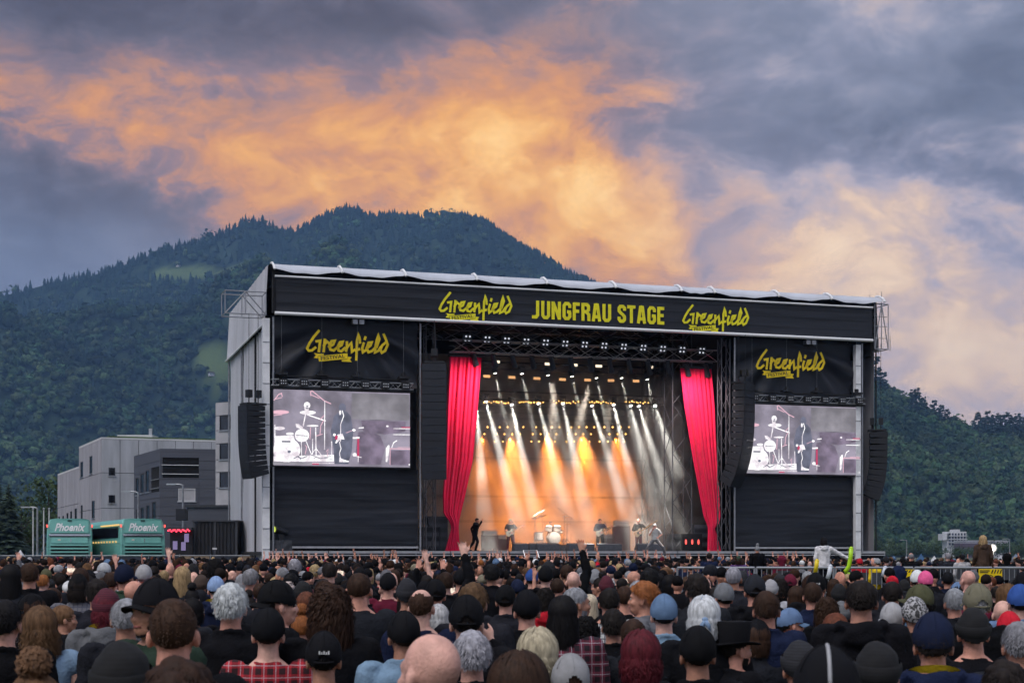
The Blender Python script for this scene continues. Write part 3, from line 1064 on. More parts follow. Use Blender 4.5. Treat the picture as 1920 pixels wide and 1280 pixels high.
E_bg = emis('screen_violet_grey', (.235, .21, .265), .85, .5)
E_wh = emis('screen_white', (.98, .86, .95), 1.0, 2.2)
E_pk = emis('screen_pink_line', (.85, .50, .60), .75)
E_dk = emis('screen_dark_blue', (.115, .12, .17), .8, 1.2)
E_rd = emis('screen_red', (.5, .035, .11), .8)
E_pu = emis('screen_purple', (.19, .15, .215), .8, 1.2)
E_gr = emis('screen_grey', (.25, .235, .265), .85, .4)
SCR = [
    (E_gr, 'p', [(1050, 150), (1795, 165), (1795, 500), (1050, 480)]), (E_pu, 'p', [(1170, 500), (1740, 515), (1740, 640), (1480, 680), (1200, 640)]), (E_pu, 'p', [(1545, 880), (1795, 885), (1795, 1075), (1545, 1070)]),
    (E_dk, 'p', [(820, 450), (870, 400), (985, 380), (1040, 450), (1070, 640), (1050, 900), (1000, 1060), (830, 1060), (815, 850), (780, 640)]),
    (E_dk, 'e', (930, 340, 48, 62)), (E_pu, 'p', [(1130, 650), (1300, 640), (1420, 700), (1480, 860), (1420, 1065), (1150, 1060), (1100, 900)]),
    (E_dk, 'p', [(850, 1060), (900, 900), (1000, 900), (1010, 1060)]),
    (E_wh, 'e', (215, 880, 175, 155)), (E_wh, 'p', [(45, 960), (820, 940), (820, 1030), (45, 1025)]), (E_wh, 'e', (410, 690, 92, 85)), (E_wh, 'p', [(60, 700), (300, 690), (330, 800), (60, 800)]),
    (E_wh, 'e', (485, 398, 105, 26)), (E_pk, 'e', (125, 393, 120, 26)), (E_wh, 'e', (120, 600, 70, 24)), (E_wh, 'e', (545, 568, 78, 12)), (E_wh, 'e', (255, 670, 50, 17)),
    (E_wh, 'e', (475, 305, 42, 42)), (E_wh, 'p', [(440, 330), (500, 335), (490, 385), (445, 385)]), (E_wh, 'p', [(325, 545), (365, 545), (430, 590), (400, 610), (340, 590)]),
    (E_dk, 'e', (478, 318, 15, 9)), (E_dk, 'p', [(455, 335), (500, 340), (490, 352), (460, 350)]), (E_dk, 'p', [(150, 760), (260, 762), (260, 782), (150, 780)]), (E_dk, 'e', (245, 900, 22, 18)),
    (E_pk, 'l', 12, [(525, 180), (520, 130), (540, 120), (620, 185), (700, 250), (780, 285)]), (E_pk, 'l', 9, [(525, 170), (630, 215)]), (E_wh, 'l', 9, [(702, 250), (700, 870)]),
    (E_pk, 'l', 11, [(50, 240), (110, 165), (145, 150), (155, 190)]), (E_pk, 'l', 8, [(70, 225), (150, 205)]), (E_pk, 'l', 9, [(50, 435), (150, 425)]),
    (E_wh, 'l', 15, [(455, 420), (425, 570)]), (E_wh, 'l', 14, [(475, 425), (590, 465), (710, 505)]), (E_pk, 'l', 9, [(695, 435), (640, 490)]), (E_pk, 'l', 9, [(690, 490), (650, 570), (640, 680)]),
    (E_wh, 'l', 12, [(585, 590), (590, 960)]), (E_pk, 'l', 9, [(520, 590), (510, 740)]), (E_wh, 'l', 8, [(400, 770), (405, 960)]), (E_wh, 'l', 10, [(455, 750), (540, 960)]), (E_wh, 'l', 12, [(590, 860), (680, 975)]),
    (E_wh, 'l', 10, [(580, 870), (500, 970)]), (E_pk, 'l', 9, [(590, 700), (670, 675)]), (E_wh, 'l', 9, [(545, 740), (545, 960)]), (E_pk, 'l', 8, [(450, 820), (470, 840), (450, 930)]), (E_wh, 'l', 9, [(790, 770), (790, 960)]),
    (E_wh, 'l', 11, [(60, 560), (60, 960)]), (E_pk, 'l', 7, [(735, 960), (745, 870), (720, 900)]),
    (E_wh, 'l', 10, [(925, 375), (945, 440), (905, 550), (905, 660), (905, 760), (890, 780), (910, 860), (890, 920), (905, 1000)]), (E_wh, 'e', (898, 400, 14, 30)),
    (E_wh, 'p', [(865, 680), (900, 675), (930, 670), (955, 745), (905, 740), (850, 795), (835, 790), (855, 730)]), (E_wh, 'e', (825, 685, 18, 18)), (E_rd, 'p', [(835, 690), (870, 700), (860, 750), (830, 740)]), (E_wh, 'p', [(890, 975), (950, 1005), (1010, 1020), (1005, 1035), (885, 1035)]),
    (E_pk, 'l', 6, [(975, 660), (1080, 620)]), (E_wh, 'e', (1075, 625, 22, 16)), (E_wh, 'l', 12, [(1140, 597), (1200, 592)]),
    (E_rd, 'l', 26, [(1130, 730), (1130, 960)]), (E_wh, 'l', 22, [(1065, 725), (1140, 722)]), (E_wh, 'e', (1085, 940, 26, 24)), (E_wh, 'l', 10, [(1130, 960), (1130, 1030)]), (E_wh, 'l', 9, [(1100, 960), (1170, 975)]),
    (E_wh, 'l', 9, [(1585, 605), (1798, 607)]), (E_wh, 'l', 8, [(1580, 682), (1798, 684)]), (E_rd, 'l', 14, [(1690, 592), (1798, 592)]), (E_pk, 'l', 11, [(1540, 862), (1798, 870)]), (E_pk, 'l', 7, [(1640, 848), (1798, 850)]),
    (E_pk, 'l', 8, [(1540, 870), (1538, 1070)]), (E_wh, 'p', [(1510, 820), (1528, 815), (1532, 850), (1512, 1000), (1500, 1035), (1482, 1030), (1485, 860)]), (E_wh, 'l', 11, [(1560, 850), (1585, 785), (1625, 760)]),
    (E_wh, 'e', (1505, 575, 16, 12)), (E_rd, 'l', 18, [(530, 1060), (620, 1060)]), (E_wh, 'l', 7, [(530, 1048), (820, 1050)]), (E_gr, 'l', 34, [(45, 1048), (528, 1055)]), (E_wh, 'e', (1785, 1068, 10, 9)),
    (E_dk, 'l', 10, [(340, 960), (400, 990), (470, 960)]), (E_dk, 'l', 8, [(330, 690), (480, 700)]), (E_dk, 'l', 8, [(520, 940), (640, 990), (780, 960)]), (E_dk, 'l', 7, [(690, 980), (800, 1000)]), (E_dk, 'l', 6, [(560, 990), (600, 960)]), (E_dk, 'l', 10, [(300, 990), (360, 960), (390, 1000)]),
]


def scr_pt(x, y):
    return uz(505 + x / 6.857, 715 + y / 6.857, -.1)


def screen(u0, where):
    T = thing('video_screen', 'big LED screen showing the drummer in pale violet, ' + where, 'screen', (u0, 0, 6.3), group='big screens')
    part(MB().box(u0 - .06, u0 + 6.98, -.08, .22, 6.32, 10.2), 'cabinet_wall', M_blackmetal, T)
    disp = part(MB().box(u0, u0 + 6.92, -.1, -.082, 6.39, 10.14), 'display', E_bg, T)
    d = -.104
    by = {}
    x0, z1 = scr_pt(45, 95)
    for item in SCR:
        m, k = item[0], item[1]
        d -= .0012
        mb = MB()
        cv = lambda p: (min(max(scr_pt(*p)[0] - x0, .0), 6.9) + u0, min(max(scr_pt(*p)[1], 6.4), 10.13))
        if k == 'p':
            mb.poly([(*cv(p)[:1], d, cv(p)[1]) for p in item[2]][::-1])
        elif k == 'e':
            cx, cy_, rx, ry = item[2]
            mb.poly([(cv((cx + rx * math.cos(t), cy_ + ry * math.sin(t)))[0], d, cv((cx + rx * math.cos(t), cy_ + ry * math.sin(t)))[1]) for t in np.linspace(0, 2 * PI, 24, endpoint=False)][::-1])
        else:
            ribbon(mb, [cv(p) for p in item[3]], item[2] * .0039, d)
        part(mb, 'picture_area', m, disp)


screen(.06, 'beside the grey side wall')
screen(25.76, 'on the hillside end of the stage')


# ---- line arrays
def line_array(name, label, u, v, ztop, n, w, h, dep, rz, curve, group, hang=13.8):
    """n cabinets hung from ztop; rz turns the front; curve is the splay per box in radians, growing downwards"""
    T = thing(name, label, 'speakers', (u, v, ztop), group=group)
    T.rotation_euler = (0, 0, TH + rz)
    BASE[T.name] = Vector((0, 0, 0))
    me = MB()
    me.add([(-w / 2, -dep * .55, -h), (w / 2, -dep * .55, -h), (w * .46, dep * .45, -h * .86), (-w * .46, dep * .45, -h * .86),
            (-w / 2, -dep * .55, 0), (w / 2, -dep * .55, 0), (w * .46, dep * .45, -h * .14), (-w * .46, dep * .45, -h * .14)],
           [(0, 3, 2, 1), (4, 5, 6, 7), (0, 1, 5, 4), (1, 2, 6, 5), (2, 3, 7, 6), (3, 0, 4, 7)])
    cab = me.mesh('cabinet')
    cab.materials.append(M_spk)
    gr = MB()
    gr.box(-w * .47, w * .47, -dep * .55 - .012, -dep * .55 - .002, -h * .95, -h * .06)
    grm = gr.mesh('grille')
    grm.materials.append(M_grille)
    p = Vector((0, -dep * .55, -.15))
    ang = 0.0
    part(MB().box(-w * .42, w * .42, -dep * .5, dep * .55, -.13, -.03), 'fly_frame', M_blackmetal, T)
    for k in range(n):
        c = obj('cabinet', cab, None, T)
        # pivot at the cabinet's front top edge
        Mx = Matrix.Translation(p) @ Matrix.Rotation(ang, 4, 'X') @ Matrix.Translation((0, dep * .55, 0))
        c.matrix_local = Mx
        gg = obj('grille', grm, None, c)
        p = p + Matrix.Rotation(ang, 3, 'X') @ Vector((0, 0, -h * 1.012))
        ang += curve * (k / n) ** 1.3 * 2
    top = hang - ztop
    for x, y in ((0, dep * .3), (0, -dep * .2)):
        hh = part(MB().box(x - .16, x + .16, y - .12, y + .12, .25, .62).tube((x, y, -.05), (x, y, .25), .03, .03, 6), 'chain_motor', M_blackmetal, T)
        part(MB().tube((x, y, .62), (x, y, top), .013, .013, 5), 'hoist_chain', M_blackmetal, T)
    return T


M_spk = mat('speaker_black', (.011, .012, .017), .6, .2, 5, .2, 60)
M_grille = mat('speaker_grille', (.016, .018, .026), .55, .15, 30, .3, 120)
line_array('line_array', 'flat wide black speaker column beside the red curtain over the drum side wing', 8.15, -.55, 11.75, 15, 1.25, .385, .8, R(-17), R(.2), 'hung speaker columns')
line_array('line_array', 'dark blue-black speaker column between the curtain and the hillside screen', 25.3, -.6, 11.3, 15, 1.3, .375, .75, R(38), R(2.9), 'hung speaker columns')
line_array('line_array', 'slim black speaker column hung outside the grey side wall', -1.0, -.3, 9.42, 13, 1.0, .275, 1.0, R(-72), R(1.6), 'hung speaker columns')
line_array('line_array', 'curved black speaker column hung against the green hillside', 34.05, .3, 9.0, 11, .95, .355, .95, R(62), R(3.4), 'hung speaker columns')
for (u0, u1, z0, z1, lab) in ((-2.35, -.35, 13.75, 14.85, 'steel tube outrigger above the grey side wall'), (33.5, 34.35, 13.4, 15.9, 'rusty steel outrigger cage at the hillside end of the roof')):
    T = thing('outrigger_frame', lab, 'scaffold', (u0, 0, z0), group='roof outriggers')
    for v in (-.35, .9):
        rod(T, 'bar', (u0, v, z0), (u1, v, z0), .03, M_galv)
        rod(T, 'bar', (u0, v, z1), (u1, v, z1), .03, M_galv)
        for k in range(3):
            uu = u0 + (u1 - u0) * k / 2
            rod(T, 'upright', (uu, v, z0), (uu, v, z1), .025, M_galv)
        rod(T, 'brace', (u0, v, z0), ((u0 + u1) / 2, v, z1), .03, M_galv)
        rod(T, 'brace', ((u0 + u1) / 2, v, z1), (u1, v, z0), .03, M_galv)
        if z1 - z0 > 2:
            for zz in (z0 + .6, z0 + 1.25, z0 + 1.8):
                rod(T, 'bar', (u0, v, zz), (u1 - .1, v, zz), .02, M_galv)
            rod(T, 'upright', (u1 + .12, v, z0 - .1), (u1 + .12, v, z0 + .75), .02, M_galv)
            rod(T, 'upright', ((u0 + u1) / 2, v, z1), ((u0 + u1) / 2, v, z1 + .7), .02, M_galv)
    for zz in (z0, z1):
        for uu in (u0, u1):
            rod(T, 'bar', (uu, -.35, zz), (uu, .9, zz), .025, M_galv)

# ---- curtains
M_curt = mat('red_velvet', (.95, .008, .085), .8, .12, 1.2, .15, 40, sheen=.15)


def curtain(label, prof, v, seed):
    """prof: (z, u_left, u_right) from the top down"""
    zs = [p[0] for p in prof][::-1]
    L = [p[1] for p in prof][::-1]
    Rr = [p[2] for p in prof][::-1]
    T = thing('stage_curtain', label, 'curtain', (np.mean(L), v, 2.13), group='red stage curtains')

    def f(i, j):
        z = zs[0] + (zs[-1] - zs[0]) * j
        a, b = np.interp(z, zs, L), np.interp(z, zs, Rr)
        w = b - a
        ph = i * 15 * PI + .5 * math.sin(i * 9 + seed)
        amp = (.055 + .035 * math.sin(i * 23 + seed)) * (1 + .25 * math.sin(z * .9 + i * 4))
        return (a + w * i + .02 * math.sin(ph * 2), v + amp * math.cos(ph) - .25 * (1 - min(1, w / 1.4)) * math.cos((i - .5) * PI), z)
    part(MB().grid(f, 150, 70), 'drape', M_curt, T, True)
    part(MB().box(prof[0][1] - .05, prof[0][2] + .05, v - .12, v + .12, prof[0][0], prof[0][0] + .1), 'curtain_rail', M_blackmetal, T)
    return T


def cpt(X, Y, v=2.0):
    return uz(X, Y, v)


def cprof(rows):
    out = []
    for y, x0, x1 in rows:
        u0, z = cpt(x0, y)
        u1, _ = cpt(x1, y)
        out.append((max(z, 2.14), u0, u1))
    return out


curtain('red velvet curtain tied low, in drifting smoke beside the singer in black', cprof([(668, 843, 903), (760, 838, 896), (860, 834, 887), (930, 830, 872), (962, 831, 864), (978, 843, 861), (990, 846, 860), (1005, 842, 861), (1034, 834, 863)]), 2.0, 1)
curtain('bright red velvet curtain tied low, beside the lattice tower', cprof([(690, 1276, 1332), (760, 1284, 1338), (860, 1300, 1343), (930, 1313, 1347), (968, 1320, 1349), (982, 1326, 1346), (990, 1328, 1339), (1004, 1328, 1343), (1035, 1327, 1351)]), 2.0, 4)

# ---- backdrop with seams
M_bd = mat('backdrop_cloth', (.22, .19, .17), .95, .25, .5, .3, 3)
T = thing('backdrop', 'tall dark backdrop cloth glowing orange behind the band', 'backdrop', (17, 13.3, 2.13))
part(MB().grid(wavy(lambda i, j: (8.2 + 20 * i, 13.3, 2.13 + 11.8 * j), .08, (.5, .3), 2), 60, 40), 'cloth', M_bd, T, True)
for z in (3.9, 5.4, 7.7, 10.1):
    part(MB().box(8.2, 28.2, 13.1, 13.2, z, z + .14), 'batten', M_black, T)
# ============================================================ stage lamps
E_lampW = emis('lamp_white', (1.0, .97, .9), 9.0)
E_lampA = emis('lamp_amber', (1.0, .5, .12), 4.5)
E_panelW = emis('strobe_warm_white', (1.0, .82, .6), 1.0)
E_panelA = emis('strobe_amber', (1.0, .5, .2), 1.1)
E_dot = emis('lens_glow', (.85, .88, 1.0), .5)


def spot(parent, p, q, power, size, col, blend=.85, rad=.08, name='light_beam'):
    ld = bpy.data.lights.new(name, 'SPOT')
    ld.energy = power
    ld.spot_size = R(size)
    ld.spot_blend = blend
    ld.shadow_soft_size = rad
    ld.color = col
    o = bpy.data.objects.new(name, ld)
    COL.objects.link(o)
    b = BASE[parent.name]
    o.parent = parent
    d = Vector(q) - Vector(p)
    o.matrix_local = Matrix.Translation(Vector(p) + d.normalized() * .12 - b) @ (-d).to_track_quat('Z', 'Y').to_matrix().to_4x4()
    return o


def moving_head(label, p, q, power, size, col, group, lens=.09, dim=False):
    """p lamp position, q aim point, both in stage coordinates"""
    p, q = Vector(p), Vector(q)
    T = thing('moving_head_lamp', label, 'stage lamp', tuple(p), group=group)
    d = (q - p).normalized()
    part(MB().box(p.x - .16, p.x + .16, p.y - .12, p.y + .12, p.z + .22, p.z + .36), 'base', M_blackmetal, T)
    y = MB()
    for s in (-1, 1):
        y.box(p.x + s * .17 - .02, p.x + s * .17 + .02, p.y - .06, p.y + .06, p.z - .05, p.z + .24)
    part(y, 'yoke', M_blackmetal, T)
    hd = part(MB().tube(p - d * .2, p + d * .08, .11, .14, 12), 'head', M_blackmetal, T)
    lz = MB()
    rot = d.to_track_quat('Z', 'Y').to_matrix()
    lz.poly([p + d * .085 + rot @ Vector((lens * math.cos(t), lens * math.sin(t), 0)) for t in np.linspace(0, 2 * PI, 14, endpoint=False)])
    part(lz, 'lens', E_lampW if not dim else E_dot, hd)
    if power:
        spot(T, p, q, power, size, col)
    return T


def s3(X, Y, v):
    u, z = uz(X, Y, v)
    return (u, v, z)


WHITE = (1.0, .96, .86)
ordn = ['first', 'second', 'third', 'fourth', 'fifth', 'sixth', 'seventh', 'eighth', 'ninth', 'tenth', 'eleventh', 'twelfth']
beamsB = [((893, 757), (908, 960), 1.0), ((911, 750), (966, 957), 1.0), ((959, 756), (997, 935), .95), ((1009, 754), (1051, 916), .75), ((1055, 754), (1086, 900), .75), ((1109, 758), (1170, 946), .95), ((1150, 756), (1197, 957), .95), ((1182, 758), (1215, 890), .5), ((1197, 759), (1242, 900), .7), ((1228, 759), (1252, 830), .45)]
for k, (a, b, s) in enumerate(beamsB):
    moving_head('white beam lamp under the middle truss, %s from the smoky red curtain' % ordn[k], s3(*a, 7.0), s3(*b, 4.5), 34000 * s, 10, WHITE, 'beam lamps under the middle truss')
beamsA = [(928, 697), (978, 698), (1027, 701), (1072, 703), (1118, 706), (1165, 706), (1213, 709)]
for k, a in enumerate(beamsA):
    p = Vector(s3(*a, 10.0))
    q = p + Vector((.75, -1.1, -5))
    moving_head('white beam lamp on the upper rear truss, %s from the smoky red curtain' % ordn[k], p, q, 15000, 8, WHITE, 'beam lamps on the rear truss')
# amber clusters, three rows of four
for k, (x0, x1) in enumerate(((892, 911), (934, 978), (1002, 1046), (1068, 1111), (1130, 1176))):
    c = s3((x0 + x1) / 2, 812, 12.4)
    T = thing('amber_lamp_cluster', 'cluster of small amber lamps in front of the backdrop, %s from the smoky red curtain' % ordn[k], 'stage lamp', c, group='amber clusters')
    part(MB().box(c[0] - .75, c[0] + .75, 12.5, 12.56, c[2] + .75, c[2] + .82), 'hanging_bar', M_blackmetal, T)
    for r_, y in enumerate((800, 813, 827)):
        for q in range(4 if k else 2):
            X = x0 + (x1 - x0) * q / (3 if k else 1) - r_ * 3 + (3 if r_ == 0 else 0)
            p = Vector(s3(X, y, 12.4))
            lp = part(MB().tube(p + Vector((0, .1, .16)), p, .06, .1, 8), 'lamp', M_blackmetal, T)
            part(MB().ball(p - Vector((0, .02, .01)), .056, 8, 6), 'bulb', E_lampA, lp)
    spot(T, Vector(c) - Vector((0, .1, 0)), Vector(c) + Vector((.35, -1.4, -6)), (8000, 20000, 15000, 21000, 7000)[k], 58, (1.0, .27, .03), 1.0, .2, 'amber_light')
# strobe panels
for k, (x, y, m) in enumerate([(931, 678, E_panelW), (1028, 682, E_panelW), (1077, 684, E_panelW), (1123, 686, E_panelW), (1219, 688, E_panelW), (913, 705, E_panelA), (960, 707, E_panelA), (1007, 709, E_panelA), (1055, 711, E_panelA), (1102, 712, E_panelA), (1146, 713, E_panelA), (1193, 714, E_panelA)]):
    c = s3(x, y, 8.8)
    T = thing('strobe_light', '%s glowing flat strobe panel, %s in its row' % ('warm white' if m is E_panelW else 'orange', ordn[k if k < 5 else k - 5]), 'stage lamp', c, group='strobe panels')
    part(MB().box(c[0] - .24, c[0] + .24, 8.83, 8.95, c[2] - .12, c[2] + .12), 'housing', M_blackmetal, T)
    part(MB().box(c[0] - .2, c[0] + .2, 8.815, 8.828, c[2] - .075, c[2] + .075), 'panel', m, T)
KEYS = {2: (955, 5.0, 5000, 3.2), 4: (1033, 8.2, 15000, 3.2), 6: (1033, 8.2, 12000, 3.2), 7: (1125, 4.6, 5500, 3.2), 9: (1197, 3.9, 5500, 3.2), 11: (1228, -.5, 34000, 3.0), 1: (895, 1.8, 1500, 3.2), 0: (862, 2.0, 850, 8.0), 12: (1312, 2.0, 850, 8.0)}  # lights added to brighten band and curtains; the curtain ones float off the barrels
# dim square clusters on the front truss, and hung profile spots below it
for k in range(13):
    X = 877 + k * 36.6
    c = s3(X, 634 + k * 1.95, 1.3)
    T = thing('blinder_lamp', 'four-lens black blinder on the front truss, %s from the flat speaker column' % (ordn + ['thirteenth'])[k], 'stage lamp', c, group='front truss blinders')
    part(MB().box(c[0] - .24, c[0] + .24, 1.32, 1.5, c[2] - .24, c[2] + .24), 'housing', M_blackmetal, T)
    for a in (-1, 1):
        for b in (-1, 1):
            part(MB().disc((c[0] + a * .1 + .02 * b, 1.31, c[2] + b * .1), .052, 10), 'lens', E_dot, T)
    c2 = Vector((c[0] + .5, 1.8, c[2] - .9))
    T = thing('profile_spot', 'black profile spot hanging under the front truss, %s from the flat speaker column' % (ordn + ['thirteenth'])[k], 'stage lamp', tuple(c2), group='front truss spots')
    part(MB().box(c2.x - .1, c2.x + .1, 1.74, 1.86, c2.z + .1, c2.z + .35), 'yoke', M_blackmetal, T)
    part(MB().tube(c2 + Vector((-.1, -.1, .2)), c2 + Vector((.16, .15, -.42)), .12, .16, 10), 'barrel', mat('worn_black', (.035, .038, .048), .4), T)
    if k in KEYS:
        X2, v2, pw, z2 = KEYS[k]
        u2 = uz(X2, 1030, v2)[0]
        spot(T, c2 + (Vector((.2, .2, -.5)) if z2 < 5 else Vector((.9 if k == 0 else -1.9, -1.9, -.1))), (u2, v2, z2), pw, 13 if z2 < 5 else 125, (1, .84, .68) if z2 < 5 else (1, .8, .78), .9, .1, 'added_key_light')
# strings of warm bulbs along the middle truss
for k in range(5):
    X0 = 907 + k * 66
    c = s3(X0, 752, 6.6)
    T = thing('bulb_string', 'short string of tiny orange bulbs under the middle truss, %s from the smoky red curtain' % ordn[k], 'stage lamp', c, group='orange bulb strings')
    part(MB().tube((c[0] - .1, 6.6, c[2] + .05), (c[0] + 1.6, 6.6, c[2] + .02), .012, .012, 5), 'cable', M_blackmetal, T)
    for q in range(11):
        p = (c[0] + q * .145, 6.6 + rng.uniform(-.1, .1), c[2] - .02 + rng.uniform(-.07, .05))
        part(MB().ball(p, rng.uniform(.025, .045), 6, 4), 'bulb', E_lampA, T)

# ---- theatrical smoke on the stage
sm = bpy.data.materials.new('stage_smoke')
sm.use_nodes = True
N = Nodes(sm.node_tree)
N.n.remove(N.n['Principled BSDF'])
pv = N.new('ShaderNodeVolumePrincipled')
pv.inputs['Color'].default_value = (.95, .95, .95, 1)
tc = N.new('ShaderNodeTexCoord').outputs['Object']
f = N.noise(tc, .55, 5, .62, .6)
N.put(pv.inputs['Density'], N.m('MULTIPLY', N.smooth(f, .34, .66), .15))
pv.inputs['Anisotropy'].default_value = .1
N.l.new(pv.outputs[0], N.n['Material Output'].inputs['Volume'])
T = thing('stage_smoke', 'pale smoke drifting through the light beams on the stage', 'smoke', (17, 7, 2.2))
del T['category']
sb = part(MB().box(8.9, 25.0, 2.5, 12.9, 2.2, 12.2), 'smoke', sm, T)
tag(T, kind='stuff')
sm.cycles.volume_step_rate = 2.0
# ============================================================ band gear on the stage
DZ = 2.13
M_drum = mat('drum_shell_pearl', (.75, .68, .64), .3, .15, 8, spec=.6)
M_head = mat('drum_head', (.75, .73, .7), .5, .05)
M_brass = mat('cymbal_brass', (.70, .46, .14), .28, .15, 10, metal=.9)
M_chrome = mat('chrome', (.62, .62, .64), .2, .05, metal=.95)
M_amp = mat('amp_tolex_red_lit', (.16, .035, .03), .75, .2, 14, .2, 90)  # red stage light put into the tolex colour
M_ampgrey = mat('monitor_wedge', (.085, .09, .105), .6, .2, 10, .2, 60)
M_cream = mat('cream_lacquer', (.70, .66, .56), .3, .05, spec=.6)
M_maple = mat('maple_neck', (.45, .27, .12), .4, .2, 12)
M_flight = mat('flight_case', (.045, .048, .058), .6, .2, 4)

# ---- drum riser and kit
ru, rv = uz(1033, 1030, 8.0)[0], 8.0
T = thing('drum_riser', 'low dark drum riser in the middle of the stage', 'riser', (ru, rv, DZ))
part(MB().box(ru - 1.35, ru + 1.35, rv - 1.1, rv + 1.2, DZ + .36, DZ + .42), 'top', M_deck, T)
part(MB().box(ru - 1.32, ru + 1.32, rv - 1.05, rv + 1.15, DZ, DZ + .36), 'skirt', M_ampgrey, T)
kz = DZ + .42
T = thing('drum_kit', 'pearl drum kit with brass cymbals in front of the drummer', 'drum kit', (ru, rv, kz))
D0 = Vector((ru, rv, kz))
KS = 1.18


def drum(c, axis, r, h, nm):
    c, axis = D0 + Vector(c) * KS, Vector(axis).normalized()
    r, h = r * KS, h * KS
    d = part(MB().tube(c - axis * h / 2, c + axis * h / 2, r, r, 24), nm, M_drum, T, False)
    part(MB().tube(c + axis * (h / 2), c + axis * (h / 2 + .012), r * .97, r * .97, 24), 'drum_head', M_head, d)
    for s in (-1, 1):
        part(MB().tube(c + axis * (h / 2 * s - .02), c + axis * (h / 2 * s + .02), r + .014, r + .014, 24, False), 'hoop', M_chrome, d)


drum((0, -.35, .31), (0, -1, .0), .31, .42, 'bass_drum')
drum((-.22, -.3, .78), (0, -.3, 1), .16, .22, 'rack_tom')
drum((.22, -.3, .78), (0, -.3, 1), .17, .23, 'rack_tom')
drum((-.62, .05, .42), (0, -.05, 1), .21, .4, 'floor_tom')
drum((.45, .1, .62), (0, 0, 1), .18, .14, 'snare_drum')
for (x, y, z, r) in ((-.85, -.2, 1.3, .24), (.75, -.25, 1.32, .25), (-.4, .1, 1.42, .21), (.95, .2, 1.0, .18), (.55, -.4, 1.45, .16)):
    x, y, z, r = x * KS, y * KS, z * KS, r * KS
    c = D0 + Vector((x, y, z))
    cy_ = part(MB().loft([[c + Vector((rr * math.cos(t), rr * math.sin(t) * .98, zz + rr * math.sin(t) * -.18)) for t in np.linspace(0, 2 * PI, 22, endpoint=False)] for rr, zz in ((r, -.02), (r * .3, .0), (.03, .035))]), 'cymbal', M_brass, T, True)
    part(MB().tube(c - Vector((0, 0, .02)), D0 + Vector((x * .95, y, .02)), .014, .016, 6), 'cymbal_stand', M_chrome, T)
    for k in range(3):
        a = k * 2.1
        rod(T, 'stand_leg', D0 + Vector((x * .95, y, .35)), D0 + Vector((x * .95 + .25 * math.cos(a), y + .25 * math.sin(a), .01)), .01, M_chrome)
part(MB().tube(D0 + Vector((.05, .55, .45)), D0 + Vector((.05, .55, .52)), .17, .17, 16).tube(D0 + Vector((.05, .55, 0)), D0 + Vector((.05, .55, .45)), .03, .03, 8), 'stool', M_flight, T)


def mic_stand(label, p, tip, h, group='microphone stands'):
    T = thing('microphone_stand', label, 'microphone stand', tuple(p), group=group)
    p, tip = Vector(p), Vector(tip)
    part(MB().tube(p, p + Vector((0, 0, h)), .014, .012, 6), 'pole', M_chrome, T)
    part(MB().tube(p, p + Vector((0, 0, .02)), .15, .14, 14), 'base', M_blackmetal, T)
    part(MB().tube(p + Vector((0, 0, h)) - (tip - p - Vector((0, 0, h))) * .3, tip, .01, .01, 6), 'boom', M_chrome, T)
    d = (tip - p - Vector((0, 0, h))).normalized()
    part(MB().tube(tip, tip + d * .12, .014, .02, 8).ball(tip + d * .14, .03, 8, 6), 'microphone', M_flight, T)


mic_stand('overhead microphone on a boom above the drums, curtain-smoke side', (ru - 1.05, rv - .2, kz), (ru - .55, rv - .2, kz + 1.95), 1.7)
mic_stand('overhead microphone on a boom above the drums, tower side', (ru + 1.15, rv - .2, kz), (ru + .5, rv - .2, kz + 2.0), 1.55)
for X, v, nm in ((964, 4.0, 'white guitar'), (1137, 3.6, 'bearded bassist'), (1213, 3.2, 'guitarist in a tracksuit top')):
    u = uz(X, 1030, v)[0]
    mic_stand('straight microphone stand in front of the player with the ' + nm if nm == 'white guitar' else 'straight microphone stand in front of the ' + nm, (u, v, DZ), (u + .05, v + .3, DZ + 1.58), 1.45)

# ---- wedges, amplifiers, cases
for k, (X, v, w) in enumerate([(975, 2.2, .75), (1003, 2.4, .7), (1018, 2.2, .8), (1033, 2.3, .8), (1076, 2.0, .75), (1102, 2.4, .6), (1132, 2.0, .8), (1150, 2.3, .8), (1206, 1.6, .8), (1227, 1.9, .8)]):
    u = uz(X, 1030, v)[0]
    T = thing('monitor_wedge', 'grey wedge monitor on the stage floor, %s from the smoky red curtain' % ordn[k], 'monitor', (u, v, DZ), group='stage monitors')
    part(MB().prism([(u - w / 2, v - .25, DZ), (u - w / 2, v + .3, DZ), (u - w / 2, v + .3, DZ + .18), (u - w / 2, v + .05, DZ + .46), (u - w / 2, v - .25, DZ + .4)], (w, 0, 0)), 'cabinet', M_ampgrey, T)
    part(MB().add([(u - w * .45, v + .31, DZ + .2), (u + w * .45, v + .31, DZ + .2), (u + w * .45, v + .065, DZ + .465), (u - w * .45, v + .065, DZ + .465)], [(0, 1, 2, 3)]), 'grille', M_grille, T)


